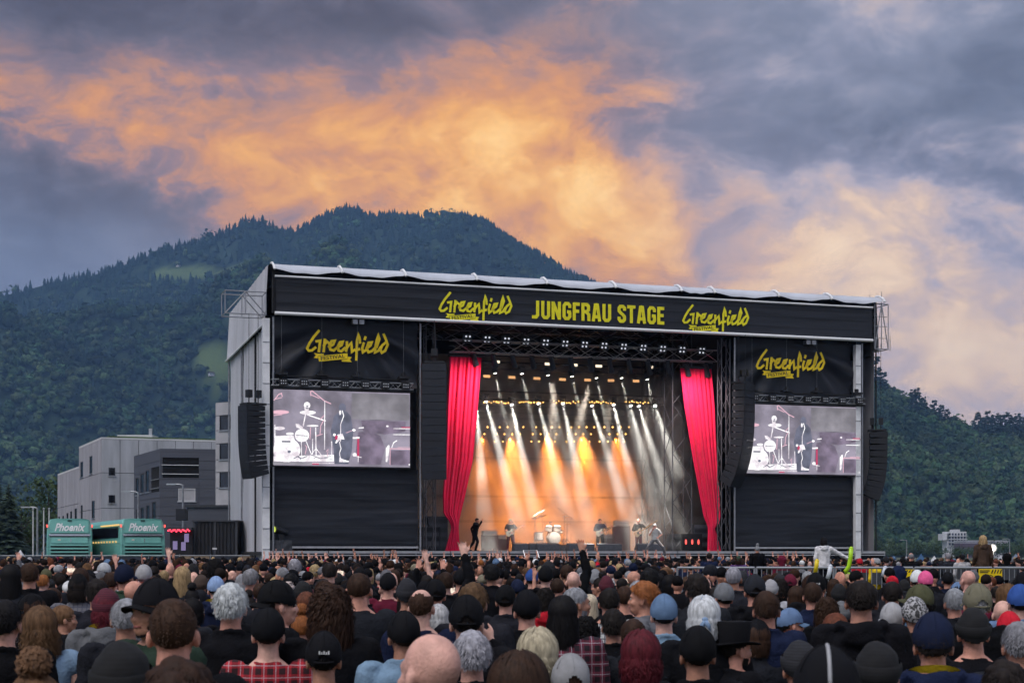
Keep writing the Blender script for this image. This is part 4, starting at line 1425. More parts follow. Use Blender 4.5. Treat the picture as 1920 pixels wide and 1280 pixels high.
def amp(label, X, v, w, h, m, headh=.28, group='amplifiers'):
    u = uz(X, 1030, v)[0]
    T = thing('amplifier_stack', label, 'amplifier', (u, v, DZ), group=group)
    part(MB().box(u - w / 2, u + w / 2, v - .2, v + .2, DZ + .05, DZ + h), 'speaker_cabinet', m, T)
    part(MB().box(u - w * .46, u + w * .46, v - .215, v - .202, DZ + .1, DZ + h - .06), 'grille_cloth', mat('amp_cloth_red_lit', (.12, .04, .035), .9, .2, 30), T)  # cloth reddened too, as if under the red light
    for zz in (DZ + .06, DZ + h - .03):
        part(MB().box(u - w / 2 - .005, u + w / 2 + .005, v - .22, v - .2, zz, zz + .02), 'piping', M_cream, T)
    hd = part(MB().box(u - w * .45, u + w * .45, v - .16, v + .18, DZ + h + .01, DZ + h + headh), 'amplifier_head', mat('amp_head', (.5, .42, .38), .6), T)
    for q in range(6):
        a = u - w * .36 + q * w * .14
        part(MB().tube((a, v - .16, DZ + h + headh * .5), (a, v - .19, DZ + h + headh * .5), .02, .018, 8), 'control_knob', M_flight, hd)
    for s in (-1, 1):
        part(MB().box(u + s * w * .4 - .03, u + s * w * .4 + .03, v - .15, v + .15, DZ, DZ + .05), 'foot', M_flight, T)


amp('tall red-lit bass cabinet with a pale head between the two guitarists', 1165, 6.0, .95, 1.5, M_amp)
amp('wide low cabinet in bright smoke next to the white guitar', 918, 6.0, .9, .95, M_amp, .22)
amp('low orange-lit combo by the white guitar', 936, 6.5, .75, .75, M_amp, .2)
amp('small red-lit combo behind the bassist', 1140, 6.5, .7, .8, M_amp, .2)
for k, (X, v, w, h) in enumerate([(805, 3.0, 1.0, 1.3), (818, 4.5, 1.1, 1.9), (1262, 4.6, 1.0, 1.0), (1310, 3.2, .9, 1.5), (1375, 1.6, .5, 1.9)]):
    u = uz(X, 1030, v)[0]
    T = thing('equipment_rack', ['dark rack of gear in the smoke beside the flat speaker column', 'taller dark rack behind the smoky red curtain', 'low dark rack at the foot of the lattice tower', 'dark rack with cables beside the bright red curtain', 'slim dark rack in front of the hillside wing cloth'][k], 'rack', (u, v, DZ), group='equipment racks')
    part(MB().box(u - w / 2, u + w / 2, v - .35, v + .35, DZ, DZ + h), 'case', M_flight, T)
    for q in range(int(h / .25)):
        part(MB().box(u - w * .44, u + w * .44, v - .37, v - .352, DZ + .08 + q * .25, DZ + .26 + q * .25), 'rack_unit', M_ampgrey if q % 2 else M_blackmetal, T)
E_red = emis('lamp_red', (1.0, .10, .08), 1.3)
u = uz(1298, 1016, 2.6)[0]
T = thing('red_lamp_bank', 'bank of three glowing red tube lamps beside the bright red curtain', 'lamp', (u, 2.6, DZ))
part(MB().box(u - .6, u + .6, 2.62, 2.8, DZ + .1, DZ + 1.0), 'frame', M_blackmetal, T)
for k in range(3):
    part(MB().ball((u - .38 + .38 * k, 2.6, DZ + .55), (.06, .04, .15), 10, 8), 'red_lamp', E_red, T)
# step for the singer in front of the deck
u0, u1 = uz(1200, 1040, -.6)[0], uz(1266, 1040, -.6)[0]
T = thing('front_step', 'pale metal step in front of the stage edge under the lunging singer', 'step', (u0, -.6, 0))
part(MB().box(u0, u1, -1.25, -.06, 1.80, 1.90), 'tread', M_alu, T)
part(MB().box(u0 + .03, u1 - .03, -1.2, -.1, 0, 1.80), 'box', M_black, T)
for k in range(3):
    part(MB().box(u0, u1, -1.28, -1.25, 1.50 - k * .4, 1.56 - k * .4), 'rail', M_alu, T)
u0 = uz(985, 1040, -.2)[0]
T = thing('aluminium_ladder', 'short bright ladder leaning on the stage edge below the drums', 'ladder', (u0, -.5, 0))
for s in (0, .75):
    rod(T, 'stile', (u0 + s, -1.1, .9), (u0 + s - .1, -.15, 2.2), .03, M_alu)
for k in range(5):
    t = k / 4
    rod(T, 'rung', (u0 - .1 * t, -1.1 + .95 * t, .9 + 1.3 * t), (u0 + .75 - .1 * t, -1.1 + .95 * t, .9 + 1.3 * t), .02, M_alu)
# follow spot on a stand in front of the bus-side wing
u = uz(516, 1010, -.0)[0]
T = thing('floor_spotlight', 'black floor spotlight with a yellow-lit lens on a covered box', 'spotlight', (u, .1, DZ))
part(MB().grid(wavy(lambda i, j: (u - .25 + 1.1 * i, .02 + .02 * j, DZ + .02 + .55 * j), .05, (4, 3), 2), 14, 8), 'cover_front', M_flight, T, True)
part(MB().box(u - .2, u + .8, .06, .5, DZ, DZ + .52), 'covered_box', M_flight, T)
part(MB().box(u + .2, u + .45, .12, .4, DZ + .52, DZ + .85), 'yoke', M_blackmetal, T)
hd = part(MB().tube((u + .65, .3, DZ + .95), (u + .05, .2, DZ + 1.1), .15, .17, 12), 'barrel', M_blackmetal, T)
part(MB().ball((u + .0, .19, DZ + 1.11), (.04, .14, .14), 10, 8), 'lens', emis('lens_yellow_green', (.75, .9, .12), .8), hd)
# ============================================================ buses, buildings and site behind the crowd
def wpt(X, Y, D):
    return Vector((px(X) * D, D, CAMZ + py(Y) * D))


M_teal = mat('bus_paint_teal', (.19, .50, .45), .35, .06, 1.5, spec=.6)
M_teal_d = mat('bus_paint_teal_shaded', (.07, .28, .26), .35, .06, 1.5, spec=.6)  # darker copy of the teal, shade painted in along the door seam
M_glass = mat('dark_glass', (.012, .014, .02), .12, .1, 2, spec=.8)
M_rubber = mat('rubber', (.015, .015, .016), .9)
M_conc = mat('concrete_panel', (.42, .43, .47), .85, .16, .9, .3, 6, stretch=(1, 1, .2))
M_conc2 = mat('concrete_panel_shaded', (.36, .35, .39), .85, .16, .9, .3, 6, stretch=(1, 1, .2))  # same concrete, toned darker for the shaded side faces
M_clad = mat('dark_cladding', (.085, .09, .115), .6, .12, 1.2, .2, 8, stretch=(.1, .1, 3))
M_render = mat('pale_render', (.42, .41, .44), .85, .12, .8)
M_bwhite = mat('white_render', (.62, .62, .64), .85, .1, .6)
M_turf = mat('roof_turf', (.06, .10, .03), 1.0, .4, 1.5)
E_warm = emis('warm_window_light', (1.0, .62, .2), .7)
E_redlight = emis('tail_lamp_red', (1.0, .08, .06), 1.6)
E_redstr = emis('red_string_light', (1.0, .04, .08), 2.2)


def bus(label, X, D, rz, lit):
    """rear towards the camera at local y=0, body running away along +y"""
    T = thing('tour_bus', label, 'bus', (px(X) * D, D, 0), 'L', 'parked tour buses', rz)
    w, L, h = 1.275, 13.0, 4.05
    sec = [(-w, .45), (-w, 2.6), (-w * .985, 3.3), (-w * .93, 3.8), (-w * .85, 4.0), (-w * .6, h), (w * .6, h), (w * .85, 4.0), (w * .93, 3.8), (w * .985, 3.3), (w, 2.6), (w, .45)]
    rear = lambda z: -.0 + max(0, (z - 2.2)) * .12
    mb = MB()
    rings = []
    for y, k in ((0, .955), (.1, .99), (.25, 1), (L - .3, 1), (L, .95)):
        rings.append([Vector((x * k, y + (rear(z) if y < 1 else 0) + (0 if y else (.06 if abs(x) > w * .9 else 0)), z)) for x, z in sec])
    mb.loft(rings)
    part(mb, 'body', M_teal, T)
    part(MB().box(-w * .93, w * .93, .2, L - .2, .25, .46), 'chassis', M_rubber, T)

    def panel(x0, x1, z0, z1, out, m, name, parent=T):
        q = lambda z: rear(z) - out
        return part(MB().add([(x0, q(z0), z0), (x1, q(z0), z0), (x1, q(z1), z1), (x0, q(z1), z1), (x0, q(z0) + out + .02, z0), (x1, q(z0) + out + .02, z0), (x1, q(z1) + out + .02, z1), (x0, q(z1) + out + .02, z1)],
                             [(0, 1, 2, 3), (0, 4, 5, 1), (1, 5, 6, 2), (2, 6, 7, 3), (3, 7, 4, 0)]), name, m, parent)
    up = panel(-w * .83, w * .83, 3.22, 3.92, .012, M_teal, 'upper_rear_panel')
    panel(-w * .9, w * .9, 3.06, 3.15, .05, M_chrome, 'chrome_strip')
    panel(-w * .86, w * .86, 3.0, 3.05, .03, M_glass, 'strip_painted_shadow')  # dark panel stands in for the shadow under the chrome strip
    panel(-w * .8, w * .8, 2.64, 2.97, .012, M_teal, 'engine_door')
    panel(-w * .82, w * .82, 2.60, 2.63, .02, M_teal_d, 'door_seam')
    for k in range(5):
        z = 2.44 - k * .2
        panel(-w * .82, w * .82, z - .05, z + .035, .006, M_rubber, 'louvre_gap')
        panel(-w * .84, w * .84, z + .045, z + .13, .045, M_teal, 'louvre')
    panel(-.12, .12, 3.9, 3.96, .05, M_rubber, 'camera_pod')
    panel(-.65, -.5, 2.78, 2.86, .02, M_cream, 'badge')
    panel(.05, .09, 2.7, 2.9, .02, M_chrome, 'handle')
    for s in (-1, 1):
        panel(s * w * .98 - .04, s * w * .98 + .04, 3.55, 3.7, .03, E_redlight, 'marker_lamp')
        panel(s * w * .92 - .06, s * w * .92 + .06, .8, 1.5, .02, mat('tail_lens', (.25, .01, .01), .25), 'tail_lamp')
        part(MB().box(s * (w + .004) - .006, s * (w + .004) + .006, 1.0, L - 1.2, 2.95, 3.6), 'side_window', M_glass, T)
        for y in (2.6, 10.5):
            wh = part(MB().tube((s * (w - .28), y, .5), (s * (w + .01), y, .5), .5, .5, 20), 'wheel', M_rubber, T)
            part(MB().tube((s * (w + .005), y, .5), (s * (w + .02), y, .5), .28, .26, 16), 'rim', M_chrome, wh)
    if lit:
        for k in range(9):
            part(MB().ball((-w - .03, 1.6 + k * 1.1, 2.72), (.03, .12, .07), 8, 6), 'window_lamp', E_warm, T)
        part(MB().box(-w * 1.01, -w * .97, .8, 7.5, 3.66, 3.74), 'roof_edge_lamp', E_warm, T)
    # lettering on the upper panel, leaning with it
    t = text(T, 'rear_lettering', 'Phoenix', mat('silver_lettering', (.9, .91, .93), .35), (-.83, -.02, 3.32), .46, 1.72, 0, .03, .35)
    for v in t.data.vertices:
        v.co.y = rear(v.co.z) - .03
    return T


bus('teal tour bus seen square from behind, nearest the flag poles', 130.5, 92, .27, False)
bus('teal tour bus parked at an angle with warm lights along its side', 269, 92, R(23), True)


# ---- buildings from panels
def facade(T, P0, P1, z0, z1, nc, nr, m, wins=(), gap=.025, name='wall_panel', depth=.35, bands=None):
    """wall from P0 to P1 with its outer side to the right of the walking direction; wins = (s0, s1, z0, z1, kind)"""
    P0, P1 = Vector((*P0[:2], 0)), Vector((*P1[:2], 0))
    d = (P1 - P0)
    L = d.length
    d.normalize()
    n = Vector((d.y, -d.x, 0))

    def boxq(s0, s1, a, b, o0, o1):
        mb = MB()
        q = [P0 + d * s0 + n * o0, P0 + d * s1 + n * o0, P0 + d * s1 + n * o1, P0 + d * s0 + n * o1]
        mb.add([(*p[:2], a) for p in q] + [(*p[:2], b) for p in q], [(0, 1, 2, 3), (7, 6, 5, 4), (0, 4, 5, 1), (1, 5, 6, 2), (2, 6, 7, 3), (3, 7, 4, 0)])
        return mb
    part(boxq(0, L, z0, z1, -depth, -.06), 'wall_core', mat('joint_grey', (.09, .09, .10), .9), T)
    zs = bands or [z0 + (z1 - z0) * k / nr for k in range(nr + 1)]
    ws = [(s0 * L, s1 * L, a, b, k) for s0, s1, a, b, k in wins]
    for j in range(len(zs) - 1):
        for i in range(nc):
            s0, s1 = L * i / nc + gap, L * (i + 1) / nc - gap
            a, b = zs[j] + gap, zs[j + 1] - gap
            # leave the window openings free: split the panel round them
            hit = [w for w in ws if w[0] < s1 and w[1] > s0 and w[2] < b and w[3] > a]
            if not hit:
                part(boxq(s0, s1, a, b, -.06, 0), name, m, T)
                continue
            xs = sorted({s0, s1} | {min(max(q, s0), s1) for w in hit for q in w[:2]})
            ys = sorted({a, b} | {min(max(q, a), b) for w in hit for q in w[2:4]})
            mb = MB()
            for x0, x1 in zip(xs, xs[1:]):
                for y0, y1 in zip(ys, ys[1:]):
                    if x1 - x0 < 1e-4 or y1 - y0 < 1e-4 or any(w[0] - 1e-4 < x0 and x1 < w[1] + 1e-4 and w[2] - 1e-4 < y0 and y1 < w[3] + 1e-4 for w in hit):
                        continue
                    q = boxq(x0, x1, y0, y1, -.06, 0)
                    mb.add(q.v, q.f)
            if mb.v:
                part(mb, name, m, T)
    for s0, s1, a, b, k in ws:
        if k == 'open':
            part(boxq(s0, s1, a, b, -.058, -.05), 'recess_shade_panel', mat('balcony_shade', (.006, .006, .008), .9), T)  # flat dark panel stands in for the shade inside the balcony
            for zz in (a + .28, a + .95):
                rod(T, 'railing', P0 + d * s0 + n * .03 + Vector((0, 0, zz)), P0 + d * s1 + n * .03 + Vector((0, 0, zz)), .03, M_alu)
            continue
        w = part(boxq(s0, s1, a, b, -.059, -.03), 'window', M_glass if k == 'dark' else M_render, T)
        f = MB()
        t = .06
        for q in ((s0, s1, a, a + t), (s0, s1, b - t, b), (s0, s0 + t, a + t, b - t), (s1 - t, s1, a + t, b - t)):
            bq = boxq(*q, -.03, .015)
            f.add(bq.v, bq.f)
        part(f, 'frame', M_flight if k == 'dark' else M_bwhite, w)
        part(boxq(s0 - .08, s1 + .08, a - .07, a, -.05, .07), 'sill', M_alu, w)


def roof_slab(T, pts, z, m, th=.25, name='roof'):
    part(MB().prism([(p[0], p[1], z) for p in pts], (0, 0, th)), name, m, T)


P0, P1, P2, P3 = wpt(190, 0, 140), wpt(430, 0, 144.3), wpt(148, 0, 152.8), wpt(108, 0, 168)
T = thing('concrete_building', 'pale grey concrete building with small square windows and a turf roof', 'building', (P0.x, P0.y, 0), 'W')
wz = lambda y, D: CAMZ + py(y) * D
facade(T, P0, P1, 0, 12.05, 7, 4, M_conc, [(.055, .105, wz(892, 141), wz(877, 141), 'dark'), (.055, .105, wz(943, 141), wz(928, 141), 'dark')], bands=[0, 2.9, 6.0, 9.1, 12.05])
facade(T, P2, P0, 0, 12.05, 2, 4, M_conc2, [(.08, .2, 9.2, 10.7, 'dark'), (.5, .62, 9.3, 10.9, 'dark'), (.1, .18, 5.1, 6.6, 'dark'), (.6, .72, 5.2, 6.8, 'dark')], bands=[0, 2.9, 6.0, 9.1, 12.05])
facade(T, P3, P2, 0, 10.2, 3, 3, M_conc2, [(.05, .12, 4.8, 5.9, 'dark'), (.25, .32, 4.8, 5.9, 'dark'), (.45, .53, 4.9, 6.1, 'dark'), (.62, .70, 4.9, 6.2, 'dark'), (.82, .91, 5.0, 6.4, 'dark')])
B1, B2 = P1 + Vector((-3, 14, 0)), P2 + Vector((12, 10, 0))
roof_slab(T, [P0, P1, B1, P2], 12.05, M_bwhite, .16)
roof_slab(T, [P0 + Vector((.5, .6, 0)), P1 + Vector((-.5, .6, 0)), B1, P2 + Vector((.6, 0, 0))], 12.22, M_turf, .14, 'turf')
roof_slab(T, [P2, P2 + Vector((9, 6, 0)), P3 + Vector((9, 6, 0)), P3], 10.2, M_bwhite, .16)
q = wpt(220, 0, 146)
part(MB().box(q.x, q.x + 3.2, q.y, q.y + 2.5, 12.3, 12.85), 'roof_plant', M_bwhite, T)
part(MB().tube((q.x + 2.8, q.y + 1, 12.8), (q.x + 2.8, q.y + 1, 13.5), .16, .16, 10), 'vent_pipe', M_alu, T)
P0, P1, P2 = wpt(300, 0, 120), wpt(445, 0, 121), wpt(251, 0, 129.5)
T = thing('dark_building', 'dark grey clad building with a recessed balcony in front of the concrete one', 'building', (P0.x, P0.y, 0), 'W')
facade(T, P0, P1, 0, 9.7, 2, 14, M_clad, [(.025, .5, wz(895, 120), wz(857, 120), 'open'), (.235, .455, wz(939, 120), wz(915, 120), 'pale')], .012, 'cladding_board')
facade(T, P2, P0, 0, 9.7, 2, 14, M_clad, [(.08, .2, 6.7, 8.1, 'dark'), (.27, .40, 6.8, 8.3, 'dark'), (.47, .6, 6.8, 8.5, 'dark'), (.68, .97, 6.7, 8.6, 'open'), (.1, .2, 4.1, 5.6, 'dark'), (.28, .40, 4.1, 5.7, 'dark'), (.5, .62, 4.2, 5.8, 'dark'), (.72, .85, 4.3, 6.0, 'dark')], .012, 'cladding_board')
roof_slab(T, [P0, P1, P1 + Vector((-2, 9, 0)), P2], 9.7, M_clad, .2)
P0, P1 = wpt(404, 0, 112), wpt(470, 0, 110)
T = thing('office_block', 'pale office block with window bands just behind the grey side wall', 'building', (P0.x, P0.y, 0), 'W')
bz = [0, 2.0, 3.1, 4.9, 6.1, 7.9, 9.1, 10.9, 12.4]
wins = [(.02, .9, bz[k] + .02, bz[k + 1] - .02, 'dark') for k in (1, 3, 5, 7) if False]
facade(T, P0, P1, 0, 12.6, 1, 8, M_render, [(.12, 1.0, wz(913, 111), wz(884, 111), 'dark'), (.12, 1.0, wz(860, 111), wz(830, 111), 'dark'), (.12, 1.0, wz(805, 111), wz(777, 111), 'dark')], bands=[0, 3.0, wz(913, 111), wz(884, 111), wz(860, 111), wz(830, 111), wz(805, 111), wz(777, 111), wz(752, 111)])
facade(T, P0 + Vector((-.3, 6, 0)), P0, 0, 12.5, 1, 4, M_render)
P0 = wpt(350, 0, 101)
T = thing('dark_shed', 'low dark grey shed roofline behind the black container', 'shed', (P0.x, P0.y, 0), 'W')
P1 = wpt(430, 0, 101)
part(MB().box(P0.x, P1.x, 101, 106, 0, 4.95), 'wall', M_clad, T)
part(MB().box(P0.x - .1, P1.x + .1, 100.9, 106.1, 4.95, 5.1), 'roof', M_flight, T)

M_cont = mat('container_black', (.016, .016, .02), .6, .2, 3)
a, b = wpt(318, 0, 86), wpt(443, 0, 86)
T = thing('black_container', 'long black site container beside the stage with a small white label', 'container', (a.x, a.y, 0), 'W')
part(MB().box(a.x + 1.3, b.x, 86.06, 88.5, .1, 3.75), 'box', M_cont, T)
for k in range(12):
    x = a.x + 1.35 + k * .2
    part(MB().box(x, x + .1, 86, 86.06, .15, 3.65), 'rib', M_cont, T)
for k in range(3):
    x = a.x + 1.3 + (b.x - a.x - 1.3) * k / 2
    part(MB().box(x - .06, x + .06, 85.98, 86.1, .0, 3.8), 'corner_post', M_flight, T)
part(MB().box(a.x + 2.3, a.x + 2.55, 85.97, 85.99, 2.25, 2.35), 'label_plate', M_bwhite, T)
part(MB().box(a.x + 1.2, b.x + .1, 85.95, 88.6, 3.75, 3.83), 'top_frame', M_flight, T)
T = thing('stage_speaker_box', 'black speaker box on top of the container', 'speaker', (wpt(341, 0, 86.6).x, 86.6, 3.8), 'W')
c = wpt(341, 0, 86.6)
part(MB().box(c.x - .27, c.x + .27, 86.3, 86.9, 3.83, 4.45), 'cabinet', M_spk, T)
part(MB().box(c.x - .25, c.x + .25, 86.285, 86.298, 3.86, 4.42), 'grille', M_grille, T)
c0, c1 = wpt(318, 0, 85.6), wpt(357, 0, 85.6)
T = thing('bar_hut', 'small dark bar hut with red string lights between the bus and the container', 'hut', (c0.x, 85.6, 0), 'W')
part(MB().box(c0.x, c1.x + .1, 85.7, 85.9, .0, 3.3), 'wall', M_cont, T)
part(MB().box(c0.x - .1, c1.x + .1, 85.3, 85.95, 3.32, 3.42), 'roof', M_flight, T)
for k in range(14):
    t = k / 13
    part(MB().ball((c0.x + (c1.x - c0.x) * t, 85.28, 3.26 + .05 * math.sin(k * 2.2)), .05, 6, 4), 'bulb', E_redstr, T)
for k, (s, zz) in enumerate(((.25, 2.5), (.65, 2.45), (.8, 2.9))):
    x = c0.x + (c1.x - c0.x) * s
    part(MB().box(x - .12, x + .12, 85.66, 85.69, zz - .25, zz + .2), 'menu_screen', emis('dim_violet_screen', (.2, .16, .32), .7), T)
# site fence along the far edge of the crowd
for k in range(10):
    x0 = px(-10) * 84 + k * 1.62
    T = thing('site_fence_panel', 'low %s fence panel behind the crowd, %s from the flag poles' % ('tan' if k in (6, 8) else 'dark', ordn[k]), 'fence', (x0, 84, 0), 'W', 'site fence')
    part(MB().grid(wavy(lambda i, j: (x0 + 1.55 * i, 84, .1 + 1.8 * j), .04, (2, 1), k), 10, 6), 'sheet', mat('fence_tan', (.22, .16, .11), .9) if k in (6, 8) else mat('fence_dark', (.03, .035, .05), .85), T, True)
    rod(T, 'post', (x0 - .02, 84.03, 0), (x0 - .02, 84.03, 2.0), .025, M_galv)
    rod(T, 'top_rail', (x0, 84.03, 1.93), (x0 + 1.58, 84.03, 1.93), .02, M_galv)
# lamps and flag poles
for k, (X, Y0, D, lab) in enumerate([(343, 908, 108, 'thin street lamp in front of the dark building, by the white shutter'), (259, 922, 108, 'thin street lamp above the angled bus'), (70, 951, 110, 'street lamp among the flag poles'), (1700, 1012, 260, 'thin street lamp on the valley floor beside the stage'), (1783, 1015, 260, 'thin street lamp below the white hotel'), (1893, 1010, 250, 'thin street lamp near the hillside picture edge')]):
    z = wz(Y0, D)
    x = px(X) * D
    T = thing('street_lamp', lab, 'street lamp', (x, D, 0), 'W', 'street lamps')
    part(MB().tube((x, D, 0), (x, D, z), .09, .06, 8), 'pole', M_galv, T)
    part(MB().path([(x, D, z - .05), (x - .25, D, z + .02), (x - .8, D, z + .03)], [.05, .05, .04], 6), 'arm', M_galv, T)
    part(MB().box(x - 1.1, x - .5, D - .12, D + .12, z - .02, z + .07), 'lamp_head', M_alu, T)
for k, X in enumerate((62, 82, 92)):
    D, x = 112, px(X) * 112
    T = thing('flag_pole', 'bare white flag pole, %s from the picture edge on the bus side' % ordn[k], 'pole', (x, D, 0), 'W', 'flag poles')
    part(MB().tube((x, D, 0), (x, D, wz(955, D)), .06, .04, 8), 'pole', M_bwhite, T)
    part(MB().ball((x, D, wz(955, D) + .05), .08, 8, 6), 'finial', M_alu, T)

# ---- trees with limbs and leaf sprays
M_bark = mat('bark', (.06, .045, .035), .9, .3, 8, .5, 20)
M_foliage = mat('tree_foliage', (.045, .075, .028), .9, .5, 2.0)
M_darkfol = mat('dark_conifer_foliage', (.02, .036, .022), .9, .4, 2.0)


def tree(label, X, D, h, wdt, conifer, seed, group):
    r = random.Random(seed)
    x0 = px(X) * D
    T = thing('conifer_tree' if conifer else 'leafy_tree', label, 'tree', (x0, D, 0), 'L', group)
    tr = MB()
    tr.path([(0, 0, 0), (.05 * h * r.uniform(-.3, .3), 0, h * .5), (0, 0, h * .95)], [h * .02, h * .014, h * .004], 7)
    cr = MB()
    if conifer:
        for k in range(60):
            z = h * (.1 + .88 * k / 60)
            rad = wdt / 2 * (1 - (z / h - .1) / .92) + .1
            for q in range(9):
                a = r.uniform(0, 6.28)
                L = rad * r.uniform(.7, 1.1)
                p = Vector((0, 0, z))
                e = Vector((L * math.cos(a), L * math.sin(a), z - L * .35))
                sd_ = Vector((-math.sin(a), math.cos(a), 0)) * L * .24
                m_ = p.lerp(e, .6)
                cr.add([p, m_ + sd_ + Vector((0, 0, -.1 * L)), e, m_ - sd_ + Vector((0, 0, -.1 * L))], [(0, 1, 2, 3)])
    else:
        for k in range(9):
            a, t = r.uniform(0, 6.28), r.uniform(.3, .75)
            e = Vector((math.cos(a) * wdt * .33, math.sin(a) * wdt * .33, h * (t + .18)))
            tr.path([(0, 0, h * t * .8), (e.x * .5, e.y * .5, h * (t + .02)), e], [h * .009, h * .006, h * .002], 5)
        cl = [(Vector((r.gauss(0, .2) * wdt, r.gauss(0, .2) * wdt, h * r.uniform(.38, .92))), r.uniform(.1, .2) * wdt) for _ in range(26)]
        for c, rad in cl:
            for q in range(46):
                d = Vector((r.gauss(0, 1), r.gauss(0, 1), r.gauss(0, .8))).normalized()
                p = c + d * rad * r.uniform(.6, 1.05)
                s_ = wdt * r.uniform(.014, .03)
                u_ = Vector((r.gauss(0, 1), r.gauss(0, 1), r.gauss(0, 1))).normalized() * s_
                w_ = u_.cross(d).normalized() * s_
                cr.add([p - u_, p + w_, p + u_ * 1.2, p - w_], [(0, 1, 2, 3)])
    part(tr, 'trunk', M_bark, T)
    part(cr, 'crown', M_darkfol if conifer else M_foliage, T)


for k, (X, D, h, w, con, lab) in enumerate([(-6, 190, 12, 8, True, 'dark spruce cut by the picture edge beyond the flag poles'), (16, 185, 10.5, 7, True, 'dark spruce beside the flag poles'), (40, 195, 9, 7, False, 'dark leafy tree between the spruces and the concrete building'), (92, 210, 12, 9, False, 'round green tree against the concrete building'), (56, 200, 7, 6, False, 'low bush-like tree behind the flag poles'),
                                        (1652, 420, 5.6, 6, False, 'round tree beside the end of the stage platform'), (1680, 500, 5.2, 8, False, 'small broad tree on the valley floor near the stage'), (1718, 520, 5.6, 9, False, 'broad tree below the bus side of the white hotel'), (1750, 480, 4.6, 7, False, 'tree right under the white hotel'), (1800, 520, 3.6, 9, False, 'tree below the long pale hall'), (1836, 500, 4.0, 8, False, 'tree beside the lit floodlight'), (1884, 520, 5.2, 10, False, 'tree behind the lit floodlight pole'), (1915, 450, 4.6, 7, False, 'tree at the hillside picture edge')]):
    tree(lab, X, D, h, w, con, 40 + k, 'trees behind the site')
# tall pines on the crest of the hillside
for k, (X, yb, yt) in enumerate([(1642, 720, 672), (1657, 722, 700), (1712, 752, 732), (1719, 756, 730), (1732, 763, 745), (1752, 774, 752), (1766, 781, 760), (1776, 788, 768), (1834, 806, 774), (1842, 808, 783), (1852, 808, 772), (1862, 808, 780), (1872, 808, 776), (1880, 808, 779), (1890, 808, 775), (1900, 808, 781), (1908, 808, 777), (1916, 808, 782)]):
    D = 1325
    r = random.Random(300 + k)
    zg = float(hill_R.z(np.array([px(X)]), np.array([float(D)]))[0])
    h = max(wz(yt, D) - zg, 7) * 1.06
    T = thing('crest_pine', 'lone pine on the crest of the green hillside, %s along the slope from the stage' % (['%s' % o_ for o_ in ordn] + ['thirteenth', 'fourteenth', 'fifteenth', 'sixteenth', 'seventeenth', 'eighteenth'])[k], 'tree', (px(X) * D, D, zg - .5), 'L', 'pines on the crest')
    part(MB().tube((0, 0, 0), (0, 0, h * .95), h * .02, h * .006, 6), 'trunk', M_bark, T)
    cr = MB()
    for q in range(55):
        t = r.uniform(.28, 1.0)
        rad = h * .24 * (1.15 - t) * r.uniform(.4, 1.2) + h * .03
        a = r.uniform(0, 6.28)
        c = Vector((rad * math.cos(a), rad * math.sin(a), h * t))
        s_ = h * r.uniform(.035, .075)
        cr.ball(c, (s_, s_, s_ * .55), 5, 4)
    part(cr, 'crown', M_darkfol, T)
# mountain chalets on the meadows
for k, (X, Y) in enumerate([(392, 686), (418, 687), (396, 704), (334, 499), (388, 517), (372, 694)]):
    aa = px(X)
    Ds = np.linspace(hill_L.d0 + 30, hill_L.d1 - 30, 400)
    e, _ = hill_L.app(np.full_like(Ds, aa), Ds)
    D = float(Ds[np.argmin(np.abs(e - py(Y)))])
    z = float(hill_L.z(np.array([aa]), np.array([D]))[0])
    T = thing('chalet', 'tiny pale farmhouse on the mountain meadow, %s of six from the lower one' % ordn[k], 'house', (aa * D, D, z - 1), 'L', 'mountain farmhouses', rz=k * .3)
    part(MB().box(-3, 3, -2.4, 2.4, 0, 3.6), 'wall', M_bwhite, T)
    part(MB().prism([(-3.6, -3.2, 3.4), (-3.6, 3.2, 3.4), (-3.6, 0, 5.6)], (7.2, 0, 0)), 'roof', mat('old_roof', (.06, .045, .04), .9), T)
    for s in (-1.8, 0, 1.8):
        part(MB().box(s - .4, s + .4, -2.46, -2.39, 1.4, 2.6), 'window', M_glass, T)

# ---- the town strip on the hillside end
D = 780
a = wpt(1768, 0, D)
T = thing('white_hotel', 'stepped white building with balconies at the foot of the hillside', 'building', (a.x, D, 0), 'W')
k_ = D / 3000
for (x0, x1, y0, y1) in ((1776, 1812, 1026, 996), (1768, 1780, 1012, 1000), (1790, 1800, 996, 992)):
    part(MB().box(px(x0) * D, px(x1) * D, D, D + 9, 0 if y0 > 1020 else wz(y0, D), wz(y1, D)), 'wall', M_bwhite, T)
for j in range(4):
    for i in range(6):
        X = 1779 + i * 5.6
        y = 999 + j * 6.2
        w = part(MB().box(px(X) * D, px(X + 3.4) * D, D - .12, D - .02, wz(y + 4, D), wz(y, D)), 'window', M_glass, T)
    part(MB().box(px(1775) * D, px(1813) * D, D - .9, D - .12, wz(1004.6 + j * 6.2, D), wz(1003.6 + j * 6.2, D)), 'balcony', M_bwhite, T)
a = wpt(1808, 0, 740)
T = thing('long_hall', 'long pale flat-roofed hall beside the white hotel', 'building', (a.x, 740, 0), 'W')
part(MB().box(px(1812) * 740, px(1890) * 740, 740, 760, 0, wz(1014, 740)), 'wall', M_render, T)
part(MB().box(px(1811) * 740, px(1891) * 740, 739.6, 760.4, wz(1014, 740), wz(1012.6, 740)), 'roof', M_bwhite, T)
part(MB().box(px(1800) * 735, px(1850) * 735, 735, 745, 0, wz(1018, 735)), 'front_shed', mat('plum_shed', (.10, .07, .10), .8), T)
for k in range(6):
    X = 1856 + k * 5.5
    part(MB().box(px(X) * 740, px(X + 3.5) * 740, 739.9, 739.98, wz(1024, 740), wz(1018, 740)), 'window', M_glass, T)
